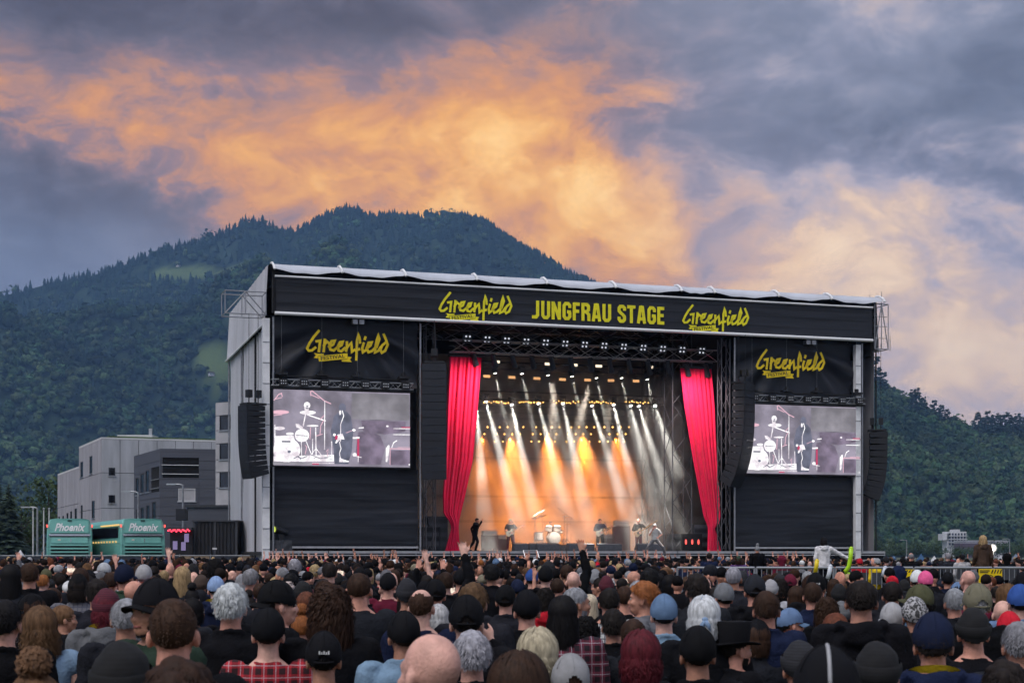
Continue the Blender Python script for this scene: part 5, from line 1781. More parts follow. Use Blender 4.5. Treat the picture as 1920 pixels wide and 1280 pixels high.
for k, (X0, X1, Yp, D, c) in enumerate([(1718, 1742, 1037, 150, 'blue'), (1742, 1768, 1041, 140, 'white'), (1690, 1714, 1042, 145, 'white'), (1866, 1896, 1040, 130, 'pale'), (1894, 1925, 1037, 135, 'grey-blue'), (20, 48, 1030, 130, 'white')]):
    xa, xb = px(X0) * D, px(X1) * D
    zp = wz(Yp, D)
    w = xb - xa
    T = thing('pagoda_tent', '%s peaked tent roof behind the crowd, %s' % (c, ['next to the platform rail', 'beside the blue one', 'nearest the stage end', 'below the floodlight', 'at the hillside picture edge', 'behind the buses near the flag poles'][k]), 'tent', (xa, D, 0), 'W', 'site tents')
    m = mat('tent_' + c.replace('-', '_'), {'blue': (.03, .09, .2), 'white': (.6, .6, .62), 'pale': (.45, .45, .5), 'grey-blue': (.14, .18, .26)}[c], .7)
    part(MB().add([(xa, D, zp - 1.1), (xb, D, zp - 1.1), (xb, D + w, zp - 1.1), (xa, D + w, zp - 1.1), ((xa + xb) / 2, D + w / 2, zp), (xa, D, zp - 1.4), (xb, D, zp - 1.4), (xb, D + w, zp - 1.4), (xa, D + w, zp - 1.4)],
                  [(0, 1, 4), (1, 2, 4), (2, 3, 4), (3, 0, 4), (0, 5, 6, 1), (1, 6, 7, 2), (2, 7, 8, 3), (3, 8, 5, 0)]), 'roof', m, T)
    for (x, y) in ((xa, D), (xb, D), (xa, D + w), (xb, D + w)):
        rod(T, 'pole', (x, y, 0), (x, y, max(zp - 1.2, .3)), .04, M_alu)
c = wpt(1862, 1027, 118)
T = thing('floodlight_mast', 'bright white floodlight on a thin mast behind the blond woman', 'floodlight', (c.x, 118, 0), 'W')
part(MB().tube((c.x, 118, 0), (c.x, 118, c.z - .2), .05, .04, 8), 'mast', M_galv, T)
part(MB().tube((c.x, 118.3, c.z), (c.x, 118.05, c.z), .18, .3, 14), 'housing', M_flight, T)
part(MB().ball((c.x, 117.98, c.z), (.17, .08, .17), 14, 10), 'lens', emis('flood_white', (1.0, .93, .78), 7.0), T)
pl = bpy.data.lights.new('flood', 'POINT')
pl.energy = 120
pl.color = (1, .9, .72)
pl.shadow_soft_size = .12
lo = bpy.data.objects.new('flood_light', pl)
COL.objects.link(lo)
lo.parent = T
lo.location = Vector((c.x, 117.6, c.z)) - BASE[T.name]
# ============================================================ people
M_skin = mat('skin', objcol=True, rough=.5, var=.22, scale=13, bump=.3, bscale=90)
M_hair = mat('hair', objcol=True, rough=.65, var=.35, scale=40, bump=.22, bscale=120, stretch=(1, 1, .25), spec=.18)
M_cloth = mat('cloth', objcol=True, rough=.9, var=.16, scale=9, bump=.5, bscale=60, spec=.12)
M_capc = mat('cap_cotton', objcol=True, rough=.8, var=.14, scale=12, bump=.3, bscale=260, spec=.15)
M_eye = mat('eye_white', (.55, .53, .5), .3)
M_dark = mat('eye_dark', (.015, .012, .01), .4)
M_lip = mat('lips', (.32, .10, .09), .5)


def patterned(name, kind):
    m = bpy.data.materials.new(name)
    m.use_nodes = True
    N = Nodes(m.node_tree)
    b = N.n['Principled BSDF']
    tc = N.new('ShaderNodeTexCoord').outputs['Object']
    sp = N.new('ShaderNodeSeparateXYZ')
    N.put(sp.inputs[0], tc)
    col = N.new('ShaderNodeObjectInfo').outputs['Color']

    def stripes(c, f, w):
        s = N.m('FRACT', N.m('MULTIPLY', c, f))
        return N.m('LESS_THAN', s, w)
    if kind == 'plaid':
        a, c = stripes(sp.outputs[0], 15.5, .5), stripes(sp.outputs[2], 15.5, .5)
        a2, c2 = stripes(N.m('ADD', sp.outputs[0], .02), 15.5, .07), stripes(N.m('ADD', sp.outputs[2], .02), 15.5, .07)
        k = N.m('MULTIPLY', N.m('ADD', a, c), .5)
        base = N.mix(k, col, N.mix(1, col, (.05, .07, .16), 'MULTIPLY'))
        base = N.mix(N.m('MULTIPLY', N.m('MAXIMUM', a2, c2), .5), base, (.5, .5, .55))
    elif kind == 'check':
        a, c = stripes(sp.outputs[0], 24, .2), stripes(sp.outputs[2], 24, .2)
        base = N.mix(N.m('MAXIMUM', a, c), col, (.06, .06, .09))
    elif kind == 'knit':
        w = N.m('SINE', N.m('MULTIPLY', sp.outputs[2], 420))
        base = N.mix(N.smooth(w, -1, 1), N.mix(1, col, (.55,) * 3, 'MULTIPLY'), col)
    else:
        n = N.noise(tc, 60, 2, .5)
        base = N.mix(N.smooth(n, .47, .53), N.mix(1, col, (.12,) * 3, 'MULTIPLY'), col)
    N.put(b.inputs['Base Color'], base)
    b.inputs['Roughness'].default_value = .9
    return m


M_plaid = patterned('plaid_flannel', 'plaid')
M_check = patterned('checked_cotton', 'check')
M_knit = patterned('ribbed_knit', 'knit')
M_mottle = patterned('mottled_knit', 'mottle')


def fuse(mb, voxel, ratio, smooth_it=2, wrinkle=0.0, wscale=9.0, name='fused'):
    """one continuous surface from overlapping volumes"""
    me = mb.mesh('raw')
    o = bpy.data.objects.new('raw', me)
    r = o.modifiers.new('r', 'REMESH')
    r.mode = 'VOXEL'
    r.voxel_size = voxel
    if smooth_it:
        sm_ = o.modifiers.new('s', 'SMOOTH')
        sm_.iterations = smooth_it
        sm_.factor = .5
    if ratio < 1:
        d = o.modifiers.new('d', 'DECIMATE')
        d.ratio = ratio
    out = evaluated(o)
    bpy.data.objects.remove(o)
    bpy.data.meshes.remove(me)
    if wrinkle:
        nv = len(out.vertices)
        co, no = np.zeros(nv * 3), np.zeros(nv * 3)
        out.vertices.foreach_get('co', co)
        out.vertices.foreach_get('normal', no)
        co, no = co.reshape(-1, 3), no.reshape(-1, 3)
        q = co * np.array([wscale, wscale, wscale * 1.8])
        n = np.array([mnoise.fractal(Vector(p), 1.0, 2.0, 3) for p in q])
        out.vertices.foreach_set('co', (co + no * (n * wrinkle)[:, None]).ravel())
        out.update()
    out.polygons.foreach_set('use_smooth', [True] * len(out.polygons))
    out.name = name
    return out


def limb(mb, pts, rs, n=10):
    for i in range(len(pts) - 1):
        mb.tube(pts[i], pts[i + 1], rs[i], rs[i + 1], n)
    for p, r in zip(pts, rs):
        mb.ball(p, r, n, 6)


def ring(z, rx, ry, cy_=0.0, n=18, cx=0.0):
    return [Vector((cx + rx * math.cos(2 * PI * i / n), cy_ + ry * math.sin(2 * PI * i / n), z)) for i in range(n)]


def hand(mb, wrist, d, up, curl=.25, spread=.16):
    """palm, four fingers and a thumb growing along d"""
    d = Vector(d).normalized()
    side = d.cross(Vector(up)).normalized()
    nrm = side.cross(d).normalized()
    w = Vector(wrist)
    for k in range(5):
        f = k / 4
        limb(mb, [w + side * (.032 * (f - .5) * 1.3) + d * .01, w + side * (.062 * (f - .5)) + d * .085], [.018, .014], 6)
    lens = (.062, .078, .084, .074)
    for k in range(4):
        s_ = (k - 1.5) / 1.5
        p = w + side * (.034 * s_) + d * .09
        dd = (d + side * s_ * spread).normalized()
        q = p + dd * lens[k] * .5
        e = q + (dd * math.cos(curl * 2) - nrm * math.sin(curl * 2)) * lens[k] * .5
        limb(mb, [p, q, e], [.0105, .0098, .008], 6)
    p = w + side * -.03 + d * .03
    q = p + (d * .7 - side * .75).normalized() * .045
    limb(mb, [p, q, q + (d - side * .25).normalized() * .038], [.0135, .0115, .009], 6)


HEAD = Vector((0, .015, 1.63))
ARM_DOWN = lambda s: [(s * .185, 0, 1.425), (s * .255, -.03, 1.14), (s * .245, .09, .91)]
ARM_UP = lambda s: [(s * .185, 0, 1.435), (s * .27, .10, 1.66), (s * .22, .14, 1.92)]
ARM_PHONE = lambda s: [(s * .185, 0, 1.43), (s * .25, .22, 1.48), (s * .075, .34, 1.70)]
ARM_BEND = lambda s: [(s * .185, 0, 1.43), (s * .36, -.02, 1.30), (s * .14, .10, 1.50)]
LEG = lambda s: [(s * .09, 0, .92), (s * .105, .02, .50), (s * .11, -.02, .10)]


class Figure:
    """one pose: joint positions of arms and legs, lean of the trunk, head offset"""

    def __init__(f, arms, legs=None, trunk=None, head=(0, 0, 0), yaw=0.0, tilt=0.0, hair_r=1.0):
        f.arms = [[Vector(p) for p in a] for a in arms]
        f.legs = [[Vector(p) for p in l] for l in (legs or (LEG(-1), LEG(1)))]
        f.trunk = trunk or (lambda z: (0.0, 0.0))
        f.hm = Matrix.Translation(HEAD + Vector(head)) @ Matrix.Rotation(yaw, 4, 'Z') @ Matrix.Rotation(tilt, 4, 'X')
        f.cache = {}

    def torso(f, mb, g, z0=.84, z1=1.5, shrink=1.0):
        R_ = [(.84, .165, .118), (.93, .168, .12), (1.04, .15, .108), (1.15, .148, .106), (1.27, .168, .115), (1.36, .182, .115), (1.42, .172, .10), (1.46, .115, .08), (1.5, .07, .065)]
        rings = []
        for z, rx, ry in R_:
            if z0 - .001 <= z <= z1 + .001:
                ox, oy = f.trunk(z)
                rings.append([p + Vector((ox, oy, 0)) for p in ring(z, (rx + g) * shrink, (ry + g) * shrink)])
        mb.loft(rings)

    def body(f):
        mb = MB()
        f.torso(mb, 0)
        ox, oy = f.trunk(1.47)
        hc = f.hm.translation
        limb(mb, [Vector((ox, oy - .012, 1.44)), Vector((hc.x, hc.y - .02, hc.z - .06))], [.064, .056], 12)
        for a in f.arms:
            limb(mb, a, [.056, .042, .028])
            d = (a[2] - a[1]).normalized()
            hand(mb, a[2] + d * .01, d, (0, 1, 0) if abs(d.y) < .8 else (0, 0, 1))
        for l in f.legs:
            limb(mb, l, [.088, .058, .04])
        H = lambda p: f.hm @ Vector(p)
        Rm = f.hm.to_3x3()
        E_ = lambda c, r: mb.ball(H(c), r, 20, 14, Rm)
        E_((0, -.022, .028), (.0765, .097, .092))
        E_((0, .02, -.03), (.063, .078, .085))
        E_((0, .042, -.075), (.047, .052, .042))
        E_((0, .06, .02), (.052, .035, .03))
        E_((0, .096, -.03), (.0135, .02, .017))
        mb.tube(H((0, .082, .01)), H((0, .101, -.028)), .010, .013, 8)
        E_((0, .078, -.066), (.022, .018, .012))
        for s in (-1, 1):
            E_((s * .038, .062, -.03), (.024, .026, .022))
            mb.ball(H((s * .0805, -.012, -.018)), (.011, .022, .034), 10, 8, Rm @ Matrix.Rotation(s * .5, 3, 'Z'))
        return fuse(mb, .0095, .3, 1, name='body')

    def top(f, style):
        if style in f.cache:
            return f.cache[style]
        mb = MB()
        g = {'tee': .014, 'jacket': .032, 'hoodie': .03, 'vest': .026, 'hood_up': .03}[style]
        f.torso(mb, g, .84, 1.46)
        ox, oy = f.trunk(1.46)
        for a in f.arms:
            if style == 'tee':
                m_ = a[0].lerp(a[1], .72)
                limb(mb, [a[0], m_], [.078, .066])
            elif style == 'vest':
                limb(mb, [a[0], a[0].lerp(a[1], .12)], [.078, .078])
            else:
                w = a[1].lerp(a[2], .97)
                limb(mb, [a[0], a[0].lerp(a[1], .5), a[1], a[1].lerp(a[2], .5), w], [.088, .072, .066, .057, .048])
        C = Vector((ox, oy, 0))
        if style in ('jacket', 'vest'):
            for k in range(18):
                t = 2 * PI * k / 18
                mb.ball(C + Vector((.082 * math.cos(t), -.012 + .075 * math.sin(t), 1.487 - .02 * math.sin(t))), .022, 6, 5)
        if style == 'hoodie':
            for k in range(20):
                t = PI + PI * k / 19
                mb.ball(C + Vector((.115 * math.cos(t), -.012 + .10 * math.sin(t), 1.49 + .012 * math.sin(t))), (.042, .042, .038), 8, 6)
            mb.ball(C + Vector((0, -.125, 1.44)), (.11, .05, .085), 12, 8)
        if style == 'tee':
            for k in range(16):
                t = 2 * PI * k / 16
                mb.ball(C + Vector((.075 * math.cos(t), -.01 + .066 * math.sin(t), 1.472 - .012 * math.sin(t))), .014, 6, 5)
        if style == 'hood_up':
            hc = f.hm.translation
            for k in range(24):
                t = -.15 * PI + 1.3 * PI * k / 23
                for r_ in range(5):
                    y = -.10 + .042 * r_
                    rr = .118 - .018 * abs(r_ - 2) - (.02 if r_ == 0 else 0)
                    mb.ball(hc + Vector((rr * math.cos(t), y, .02 + (rr + .022) * math.sin(t))), .03, 6, 5)
            mb.ball(hc + Vector((0, -.075, .02)), (.1, .07, .118), 14, 10)
            limb(mb, [C + Vector((0, -.03, 1.45)), hc + Vector((0, -.05, -.06))], [.10, .095])
        me = fuse(mb, .014, .34, 3, {'tee': .011, 'jacket': .018, 'hoodie': .018, 'vest': .014, 'hood_up': .014}[style], 8.5, name=style)
        f.cache[style] = me
        return me

    def legs_mesh(f):
        if 'legs' not in f.cache:
            mb = MB()
            f.torso(mb, .008, .84, 1.05)
            for l in f.legs:
                limb(mb, l, [.108, .078, .066])
            f.cache['legs'] = fuse(mb, .018, .4, 3, .006, 8, name='trousers')
        return f.cache['legs']

    def shoes_mesh(f):
        if 'shoes' not in f.cache:
            mb = MB()
            for l in f.legs:
                a = l[2]
                mb.ball(a + Vector((0, .06, -.055)), (.05, .135, .04), 10, 6)
                mb.ball(a + Vector((0, -.01, -.03)), (.048, .065, .065), 10, 6)
            f.cache['shoes'] = fuse(mb, .016, .5, 1, name='shoes')
        return f.cache['shoes']

    def body_mesh(f):
        if 'body' not in f.cache:
            f.cache['body'] = f.body()
        return f.cache['body']


# ---- hair and hats, modelled round the head centre, face towards +y
CR = Vector((0, -.022, .028))
RR = (.0765, .097, .092)


def dome(k, grow, keep, n=40, m=26, nz=0.0, ns=20.0, top=1.0, seed=0.0):
    """skull-shaped shell, cut by keep(p); k scales, grow adds thickness"""
    mb = MB()
    idx = {}
    r = Vector((RR[0] * k + grow, RR[1] * k + grow, (RR[2] * k + grow) * top))
    pts = {}
    for j in range(m + 1):
        t = PI / 2 - PI * .78 * j / m
        for i in range(n):
            a = 2 * PI * i / n
            d = Vector((math.cos(t) * math.cos(a), math.cos(t) * math.sin(a), math.sin(t)))
            p = Vector((d.x * r.x, d.y * r.y, d.z * r.z)) + CR
            if nz:
                p += d * nz * mnoise.fractal(p * ns + Vector((seed, 0, 0)), 1.0, 2.0, 3)
            pts[(i, j)] = p
    for j in range(m):
        for i in range(n):
            q = [(i, j), ((i + 1) % n, j), ((i + 1) % n, j + 1), (i, j + 1)]
            c = sum((pts[x] for x in q), Vector()) / 4
            if not keep(c):
                continue
            f = []
            for x in q:
                if x not in idx:
                    idx[x] = len(mb.v)
                    mb.v.append(tuple(pts[x]))
                f.append(idx[x])
            mb.f.append(tuple(reversed(f)))
    return mb


def hairline(c, lift=0.0):
    t = (c.y + .12) / .2
    lim = -.068 + .135 * max(0, min(1, t)) + lift
    if abs(c.x) > .045 and -.05 < c.y < .05:
        lim = max(lim, .012)
    return c.z > lim


def strands(mb, n, fn, seed):
    r = random.Random(seed)
    for k in range(n):
        pts, w = fn(r)
        P = [Vector(p) for p in pts]
        L = []
        for i, p in enumerate(P):
            d = (P[min(i + 1, len(P) - 1)] - P[max(i - 1, 0)]).normalized()
            out = Vector((p.x, p.y + .02, .3 * p.z))
            sd2 = d.cross(out)
            sd2 = sd2.normalized() if sd2.length > 1e-5 else Vector((1, 0, 0))
            ww = w * (1 - .75 * (i / (len(P) - 1)) ** 2)
            L.append((p - sd2 * ww, p + sd2 * ww))
        o = len(mb.v)
        for a, b in L:
            mb.v += [tuple(a), tuple(b)]
        mb.f += [(o + 2 * i, o + 2 * i + 1, o + 2 * i + 3, o + 2 * i + 2) for i in range(len(L) - 1)]


def scalp(r, amax=PI * .78, tmin=-.35):
    a = -PI / 2 + r.uniform(-amax, amax)
    t = math.asin(r.uniform(math.sin(tmin), 1.0))
    d = Vector((math.cos(t) * math.cos(a), math.cos(t) * math.sin(a), math.sin(t)))
    return d


def on(d, g):
    return Vector((d.x * (RR[0] + g), d.y * (RR[1] + g), d.z * (RR[2] + g))) + CR


def hair_short(g=.012, ln=.022, n=700, seed=1, nz=.012, lift=0.0):
    mb = dome(1, g, lambda c: hairline(c, lift), nz=nz, seed=seed)

    def st(r):
        while True:
            d = scalp(r, PI * .9, -.7)
            p = on(d, g * .8)
            if hairline(p, lift):
                break
        flow = Vector((r.uniform(-.35, .35) + .25 * d.x, r.uniform(-.3, .2) - .2, -.75)) * 1.3
        e = p + (d * .45 + flow).normalized() * ln * r.uniform(.6, 1.2)
        return [p, p.lerp(e, .5) + d * .004, e], .002
    strands(mb, n, st, seed)
    return mb.mesh('short_hair', True)


def hair_long(length=.34, wave=.012, n=900, seed=2, vol=.016, w=.0065, part_=0.0):
    mb = dome(1, vol * .55, lambda c: hairline(c), nz=.006, seed=seed)

    def st(r):
        d = scalp(r, PI * .72, .05)
        pts = []
        a = math.atan2(d.y, d.x)
        t0 = math.asin(max(-1, min(1, d.z)))
        ph, wv = r.uniform(0, 6), wave * r.uniform(.5, 1.3)
        g = vol * r.uniform(.6, 1.3)
        for k in range(5):
            t = t0 + (-.25 - t0) * k / 4
            p = on(Vector((math.cos(t) * math.cos(a), math.cos(t) * math.sin(a), math.sin(t))), g)
            pts.append(p)
        L = length * r.uniform(.75, 1.08)
        base = pts[-1]
        outv = Vector((math.cos(a), math.sin(a), 0))
        for k in range(1, 6):
            f = k / 5
            pts.append(base + Vector((0, 0, -L * f)) + outv * (.018 * math.sin(f * 2.2) - .02 * f) + Vector((math.sin(ph + f * 9) * wv, math.cos(ph * 2 + f * 8) * wv, 0)))
        return pts, w * r.uniform(.7, 1.3)
    strands(mb, n, st, seed)
    return mb.mesh('long_hair', True)


def hair_curly(g=.03, n=520, seed=3, drop=.12, rad=.02):
    mb = dome(1, g * .7, lambda c: hairline(c), nz=.02, ns=30, seed=seed)

    def st(r):
        d = scalp(r, PI * .8, -.6)
        p = on(d, g * r.uniform(.3, .9))
        ph = r.uniform(0, 6)
        pts = []
        dn = r.uniform(.2, 1) * drop * (1.2 - d.z)
        for k in range(7):
            f = k / 6
            pts.append(p + d * (.02 * math.sin(f * 3)) + Vector((math.sin(ph + f * 8) * rad * .7, math.cos(ph + f * 8) * rad * .7, -dn * f)))
        return pts, .0035
    strands(mb, n, st, seed)
    return mb.mesh('curly_hair', True)


def hair_tied(kind, seed=5):
    mb = dome(1, .012, lambda c: hairline(c), nz=.006, ns=30, seed=seed)
    tail = Vector((0, -.118, .03)) if kind == 'pony' else Vector((0, -.04, .145))

    def st(r):
        d = scalp(r, PI * .95, -.4)
        p = on(d, .012)
        q = on((d + (tail - CR).normalized() * .9).normalized(), .016)
        return [p, q.lerp(p, .4) + d * .003, q, tail + Vector((r.uniform(-.02, .02), 0, r.uniform(-.02, .02)))], .004
    strands(mb, 420, st, seed)
    if kind == 'bun':
        def st2(r):
            d = Vector((r.gauss(0, 1), r.gauss(0, 1), r.gauss(0, 1))).normalized()
            e = Vector((r.gauss(0, 1), r.gauss(0, 1), r.gauss(0, 1))).normalized()
            c = tail + Vector((0, -.01, .02))
            return [c + d * .048, c + (d + e * .6).normalized() * .056, c + (d + e * 1.4).normalized() * .05], .006
        mb.ball(tail + Vector((0, -.01, .02)), (.05, .05, .045), 14, 10)
        strands(mb, 200, st2, seed + 1)
    else:
        def st3(r):
            o = Vector((r.uniform(-.02, .02), r.uniform(-.02, .01), 0))
            return [tail + o * .5, tail + Vector((0, -.05, -.02)) + o, tail + Vector((0, -.05, -.12)) + o * 1.6, tail + Vector((0, -.03, -.24)) + o * 1.5], .007
        strands(mb, 130, st3, seed + 1)
    return mb.mesh('tied_hair', True)


def cap_parts(strap, tilt=.0):
    low = lambda c: c.z > .026 + .12 * max(0, c.y) * 0 - .035 * max(0, -c.y / .1)

    def keep(c):
        if strap and c.y < -.05 and abs(c.x) < .036 and c.z < .052 and (c.x / .036) ** 2 + ((c.z - .0) / .052) ** 2 < 1:
            return False
        return low(c)
    mb = dome(1.03, .016, keep, 44, 28, .003, 16, 1.12)
    if strap:
        mb.path([(.05, -.124, .004), (.02, -.136, .001), (-.02, -.136, .001), (-.05, -.124, .004)], [.007] * 4, 6)
    mb.ball((0, -.022, .15), (.008, .008, .006), 8, 5)
    for k in range(6):
        a = PI / 6 + k * PI / 3
        pts = []
        for j in range(9):
            t = PI / 2 - j * .145
            d = Vector((math.cos(t) * math.cos(a), math.cos(t) * math.sin(a), math.sin(t)))
            p = Vector((d.x * (RR[0] * 1.03 + .0175), d.y * (RR[1] * 1.03 + .0175), d.z * (RR[2] * 1.03 + .0175) * 1.12)) + CR
            if keep(p):
                pts.append(p)
        if len(pts) > 2:
            mb.path(pts, [.0018] * len(pts), 4)
    br = MB()

    def brim(i, j, up=0.0):
        a = (i - .5) * 2.2
        r = .088 + .072 * j * math.cos(a * .62)
        x = math.sin(a) * (.086 + .012 * j)
        y = -.022 + math.cos(a) * (.105 + .0) + .075 * j * math.cos(a * .75)
        return (x, y, .032 - .028 * (abs(x) / .09) ** 2 - .014 * j + up)
    br.grid(lambda i, j: brim(i, j), 16, 5)
    br.grid(lambda i, j: brim(i, j, -.005), 16, 5)
    return mb.mesh('cap', True), br.mesh('brim', True)


def beanie(slouch=0.0):
    keep = lambda c: c.z > .012 - .05 * max(0, -c.y / .1)
    mb = dome(1.05, .014, keep, 40, 26, .006, 14, 1.14 + slouch)
    rim = MB()
    rings = []
    for k, (z, g) in enumerate(((-.008, .019), (.012, .026), (.04, .026), (.052, .019))):
        rr = []
        for i in range(36):
            a = 2 * PI * i / 36
            y = math.sin(a)
            rr.append(Vector((math.cos(a) * (RR[0] + g), y * (RR[1] + g) + CR.y, z + .018 + .022 * y)))
        rings.append(rr)
    rim.loft(rings, cap=False)
    mb.add(rim.v, rim.f)
    return mb.mesh('beanie', True)


def top_hat():
    mb = MB()
    prof = [(.0, .19), (.098, .19), (.102, .186), (.092, .06), (.094, .035), (.15, .03), (.158, .036), (.158, .042), (.15, .038), (.095, .045)]
    rings = []
    for r_, z in prof:
        rings.append([Vector((r_ * math.cos(t), r_ * 1.16 * math.sin(t) + CR.y, z + (.022 * (abs(math.cos(t)) ** 3) if r_ > .12 else 0))) for t in np.linspace(0, 2 * PI, 32, endpoint=False)])
    mb.loft(rings, cap=False)
    return mb.mesh('top_hat', True)


def bucket_hat():
    mb = dome(1.04, .016, lambda c: c.z > .03, 40, 26, .004, 14, 1.06)
    rings = [[Vector(((RR[0] + g) * math.cos(t), (RR[1] + g) * math.sin(t) + CR.y, z)) for t in np.linspace(0, 2 * PI, 36, endpoint=False)] for g, z in ((.018, .04), (.022, .03), (.06, -.012), (.062, -.016), (.024, .022))]
    mb.loft(rings, cap=False)
    return mb.mesh('bucket_hat', True)


def bandana():
    mb = dome(1.0, .012, lambda c: c.z > .022 - .06 * max(0, -c.y / .1), 40, 26, .006, 18, 1.02)
    mb.ball((0, -.135, -.005), (.02, .014, .016), 10, 6)
    for s in (-1, 1):
        mb.path([(0, -.135, -.005), (s * .018, -.145, -.04), (s * .03, -.138, -.075)], [.012, .016, .004], 6)
    return mb.mesh('headscarf', True)


GEAR = {
    'short': [hair_short(.009, .02, 1500, s, .008) for s in (1, 2, 3)], 'messy': [hair_short(.02, .03, 1500, 7, .018), hair_short(.018, .028, 1500, 9, .016)], 'buzz': [hair_short(.0045, .008, 500, 4, .002)],
    'under': [hair_short(.006, .016, 420, 5, .004)], 'bald_ring': [hair_short(.006, .014, 380, 6, .003, 0)],
    'long': [hair_long(.30, .012, 1100, 11, .014, .0036), hair_long(.36, .006, 1100, 12, .011, .0036)], 'wavy': [hair_long(.26, .028, 1000, 13, .026, .004)], 'bob': [hair_long(.12, .01, 1000, 14, .017, .0036)],
    'curly': [hair_curly(.026, 1200, 15, .09, .015), hair_curly(.034, 1300, 16, .26, .018)], 'pony': [hair_tied('pony')], 'bun': [hair_tied('bun')],
}
CAP = cap_parts(False)
CAPS_STRAP = cap_parts(True)
BEANIE = beanie()
BEANIE2 = beanie(.14)
TOPHAT = top_hat()
BUCKET = bucket_hat()
BANDANA = bandana()
# thinning hair: nothing on the crown
_b = hair_short(.006, .014, 380, 6, .003)
_bm = bmesh.new()
_bm.from_mesh(_b)
bmesh.ops.delete(_bm, geom=[v for v in _bm.verts if v.co.z > .085 and v.co.y > -.09], context='VERTS')
_bm.to_mesh(_b)
_bm.free()
GEAR['bald_ring'] = [_b]

FIG = {'down': Figure([ARM_DOWN(-1), ARM_DOWN(1)]), 'up_r': Figure([ARM_DOWN(-1), ARM_UP(1)]), 'up_both': Figure([ARM_UP(-1), ARM_UP(1)]), 'phone': Figure([ARM_PHONE(-1), ARM_PHONE(1)]), 'bend': Figure([ARM_DOWN(-1), ARM_BEND(1)])}

SKIN = [(.62, .29, .21), (.66, .34, .26), (.55, .26, .18), (.70, .40, .32), (.46, .22, .145)]
HC = {'black': (.006, .005, .006), 'dark': (.013, .009, .008), 'brown': (.036, .017, .010), 'light brown': (.13, .068, .034), 'blond': (.36, .25, .13), 'pale blond': (.55, .46, .33), 'ginger': (.27, .095, .03), 'auburn': (.12, .04, .022), 'grey': (.26, .26, .28), 'white': (.58, .58, .60), 'silver': (.36, .35, .40), 'dark red': (.10, .012, .02), 'pink': (.6, .08, .2)}
TC = {'black': (.005, .005, .007), 'charcoal': (.016, .017, .023), 'navy': (.009, .014, .04), 'grey': (.15, .15, .165), 'light grey': (.36, .36, .38), 'dark green': (.025, .045, .03), 'olive': (.075, .075, .04), 'red': (.48, .015, .03), 'denim': (.11, .18, .30), 'light denim': (.20, .30, .43), 'maroon': (.12, .012, .03), 'white': (.65, .65, .66), 'khaki': (.20, .18, .13), 'brown': (.08, .05, .035), 'purple': (.10, .04, .16), 'blue': (.03, .08, .28), 'teal': (.02, .14, .16), 'orange': (.55, .14, .02), 'yellow': (.65, .45, .02), 'light blue': (.22, .32, .50), 'pink': (.65, .1, .25), 'stone': (.28, .25, .21)}
PMAT = {'plaid': M_plaid, 'check': M_check}


def colored(o, c):
    o.color = (*c, 1)
    return o


_mats = {}


def with_mat(me, m):
    """the same mesh with another material, made once per pair"""
    key = (me.name, m.name)
    if key not in _mats:
        if not me.materials:
            me.materials.append(m)
            _mats[key] = me
        elif me.materials[0] is m:
            _mats[key] = me
        else:
            c = me.copy()
            c.materials.clear()
            c.materials.append(m)
            _mats[key] = c
    return _mats[key]


